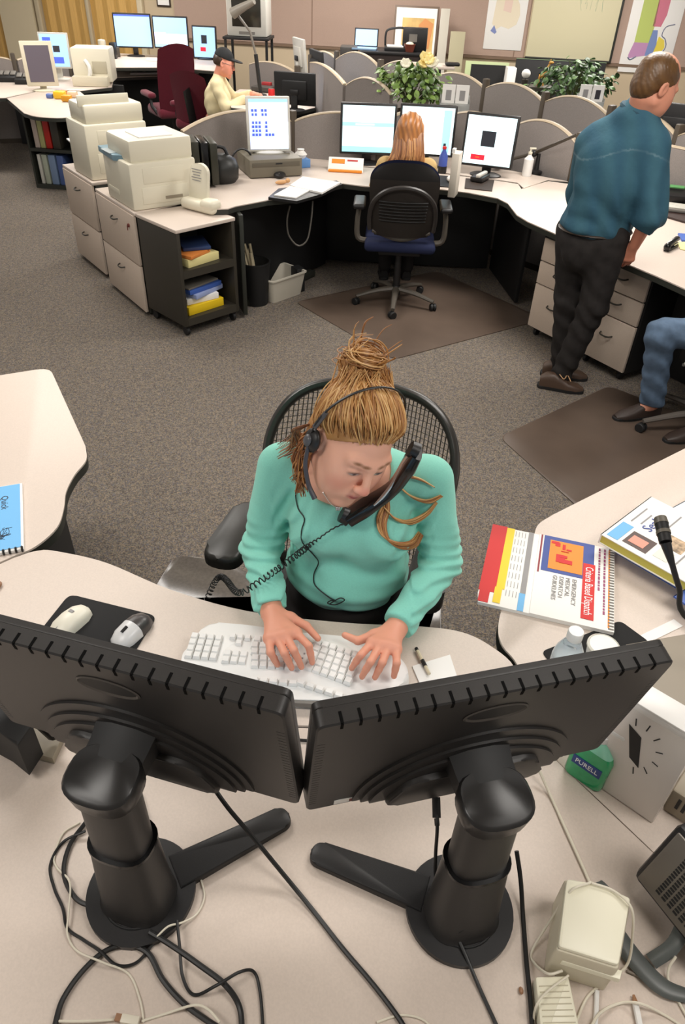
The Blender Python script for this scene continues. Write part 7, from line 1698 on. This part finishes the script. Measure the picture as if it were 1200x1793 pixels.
# ================================================================== person in jeans at the right edge
w5 = thing('person', 'seated person in blue jeans at the right edge, only one leg showing', 'person', (2.2, 3.66, 0))
kn5, an5 = np.array(W(1158, 585, .54)), np.array(W(1142, 705, .09)); hp5 = kn5+np.array((.46, .04, .02)); kn6 = kn5+np.array((.30, -.16, .0)); an6 = kn6+np.array((.03, .02, -.44)); hp6 = hp5+np.array((.05, -.20, 0))
b5 = Sdf(.03); pl5 = (hp5+hp6)/2+[.04, 0, .03]; ch5 = pl5+np.array((-.02, .0, .40)); fw = np.array((-.93, -.25, -.25)); fw /= np.linalg.norm(fw); uw = np.array((-.22, -.05, .97)); uw -= fw*(uw@fw); uw /= np.linalg.norm(uw)
H5 = Head(ch5+np.array((-.05, 0, .33)), np.stack([np.cross(fw, uw), fw, uw], 1), 1.05); H5.add(b5, False); b5.cap(ch5+[0, 0, .12], H5.w(0, -.02, -.05), .06, .056)
b5.ell(ch5, (.11, .15, .2), None, .05).ell(pl5, (.13, .16, .1), None, .05).cap(ch5, pl5, .11, .12, .05)
for sg, kk in ((-1, 1), (1, -1)):
    s5 = ch5+np.array((.03, sg*.19, .09)); e5 = s5+np.array((.06, sg*.05, -.27)); r5 = e5+np.array((-.20, -sg*.05, -.04)); b5.cap(s5, e5, .046, .04).cap(e5, r5, .04, .03); auto_hand(b5, r5, np.array((-1, 0, -.1)), np.array((0, 0, -1)), kk, .5)
for a, b_, c in ((hp5, kn5, an5), (hp6, kn6, an6)): b5.cap(a, b_, .075, .058).cap(b_, c, .055, .040).cap(c, c+np.array((-.10, -.03, -.07)), .036, .03)
b5.build('body', .008, M_SKIN, w5, lambda P: H5.tint(P))
j5 = Sdf(.04); j5.ell(pl5+[0, 0, -.01], (.15, .18, .10), None, .05)
for a, b_, c in ((hp5, kn5, an5), (hp6, kn6, an6)): j5.cap(a, b_, .098, .076, .03).cap(b_, c, .074, .066, .03, clip=[(c+[0, 0, -.0], (0, 0, -1))])
j5.disp = lambda P: .004*np.sin(P[:, 2]*70+P[:, 0]*40+2*np.sin(P[:, 1]*30))
j5.build('jeans', .008, mat('blue_jeans', (96, 116, 140), .85, noise=.22, nscale=16, spec=.2), w5)
c6 = Sdf(.04); c6.ell(ch5, (.135, .175, .22), None, .05).cap(ch5, pl5+[0, 0, .06], .13, .15, .05)
for sg in (-1, 1): s5 = ch5+np.array((.03, sg*.19, .09)); e5 = s5+np.array((.06, sg*.05, -.27)); c6.cap(s5, e5, .062, .055, .04)
c6.build('shirt', .012, mat('grey_shirt', (104, 104, 108), .85), w5)
h5 = Sdf(.02); h5.ell(H5.w(0, -.022, .042), np.array((.084, .10, .085)), H5.M, .02, clip=[(H5.w(0, .06, .07), H5.M@np.array((0, .8, -.6)))]); h5.build('hair', .009, M_HAIR, w5, lambda P: shade(P, (80, 58, 40), []))
for c in (an5, an6): shoe_at(c+np.array((.06, .02, 0)), c+np.array((-.21, -.06, 0)), w5, mat('dark_shoe', (52, 40, 34), .5))
sp5 = pl5+np.array((.02, 0, 0))
t = thing('office_chair', 'dark office chair at the right edge, only a base leg and side lever showing', 'chair', (1.99, 3.52, 0), 0)
for k in range(5):
    pass
star_base(t, .34, .12, mat('base_grey', (92, 86, 80), .45), pi+.09, .40); MB().box((.1, .14, .43), (.48, .46, .07), .03).build('seat', M_BLK2, t); MB().grid(lambda u, v: (.38+.05*v, .14+(u-.5)*.42, .50+.45*v), 6, 6, .05).build('backrest', M_BLK2, t)
MB().box((-.13, .1, .40), (.07, .16, .09), .01).build('lever_housing', M_BLK2, t); mb = MB(); mb.ell((-.175, .05, .385), (.012, .012, .012), 8).ell((-.17, .08, .365), (.010, .010, .010), 8); mb.build('lever_knobs', M_SIL, t)
p = WD(1195, 135, 5.95); 
lcd('black monitor behind the standing man\'s face at the right edge', (p[0]+.12, 6.05, DZ+.001), 2.6, .42, .36, .36, .06, M_BLK, [(0, 1, 0, 1, M_SLB)])

# ------------------------------------------------------------------ repeats share a group phrase
GROUPS = {'partition': 'curved top grey partitions', 'cable': 'cables lying on the monitor worktop', 'office_chair': 'office chairs on castered bases', 'armchair': 'maroon chairs at the back', 'printer': 'printers in the room',
          'file_cabinet': 'two drawer file cabinets', 'computer_mouse': 'computer mice', 'wall_map': 'maps on the back wall', 'potted_plant': 'plants among the partitions', 'leaflet_holder': 'leaflet holders among the partitions',
          'monitor': 'computer monitors', 'person': 'people in the dispatch room', 'telephone': 'desk telephones', 'magazine': 'magazines on the narrow rack', 'chair_mat': 'chair mats on the carpet', 'paper_stack': 'stacks of paper', 'folder': 'folders',
          'side_worktop': 'foreground worktop wings', 'desk': 'worktops of the far stations', 'power_adapter': 'cream power adapters', 'board': 'boards leaning on the wall', 'boom_lamp': 'boom arm lamps', 'pen': 'pens', 'stand': 'dark stands among the partitions'}
for o in bpy.data.objects:
    k = o.name.split('.')[0]
    if o.parent is None and 'label' in o and 'group' not in o and k in GROUPS: o['group'] = GROUPS[k]
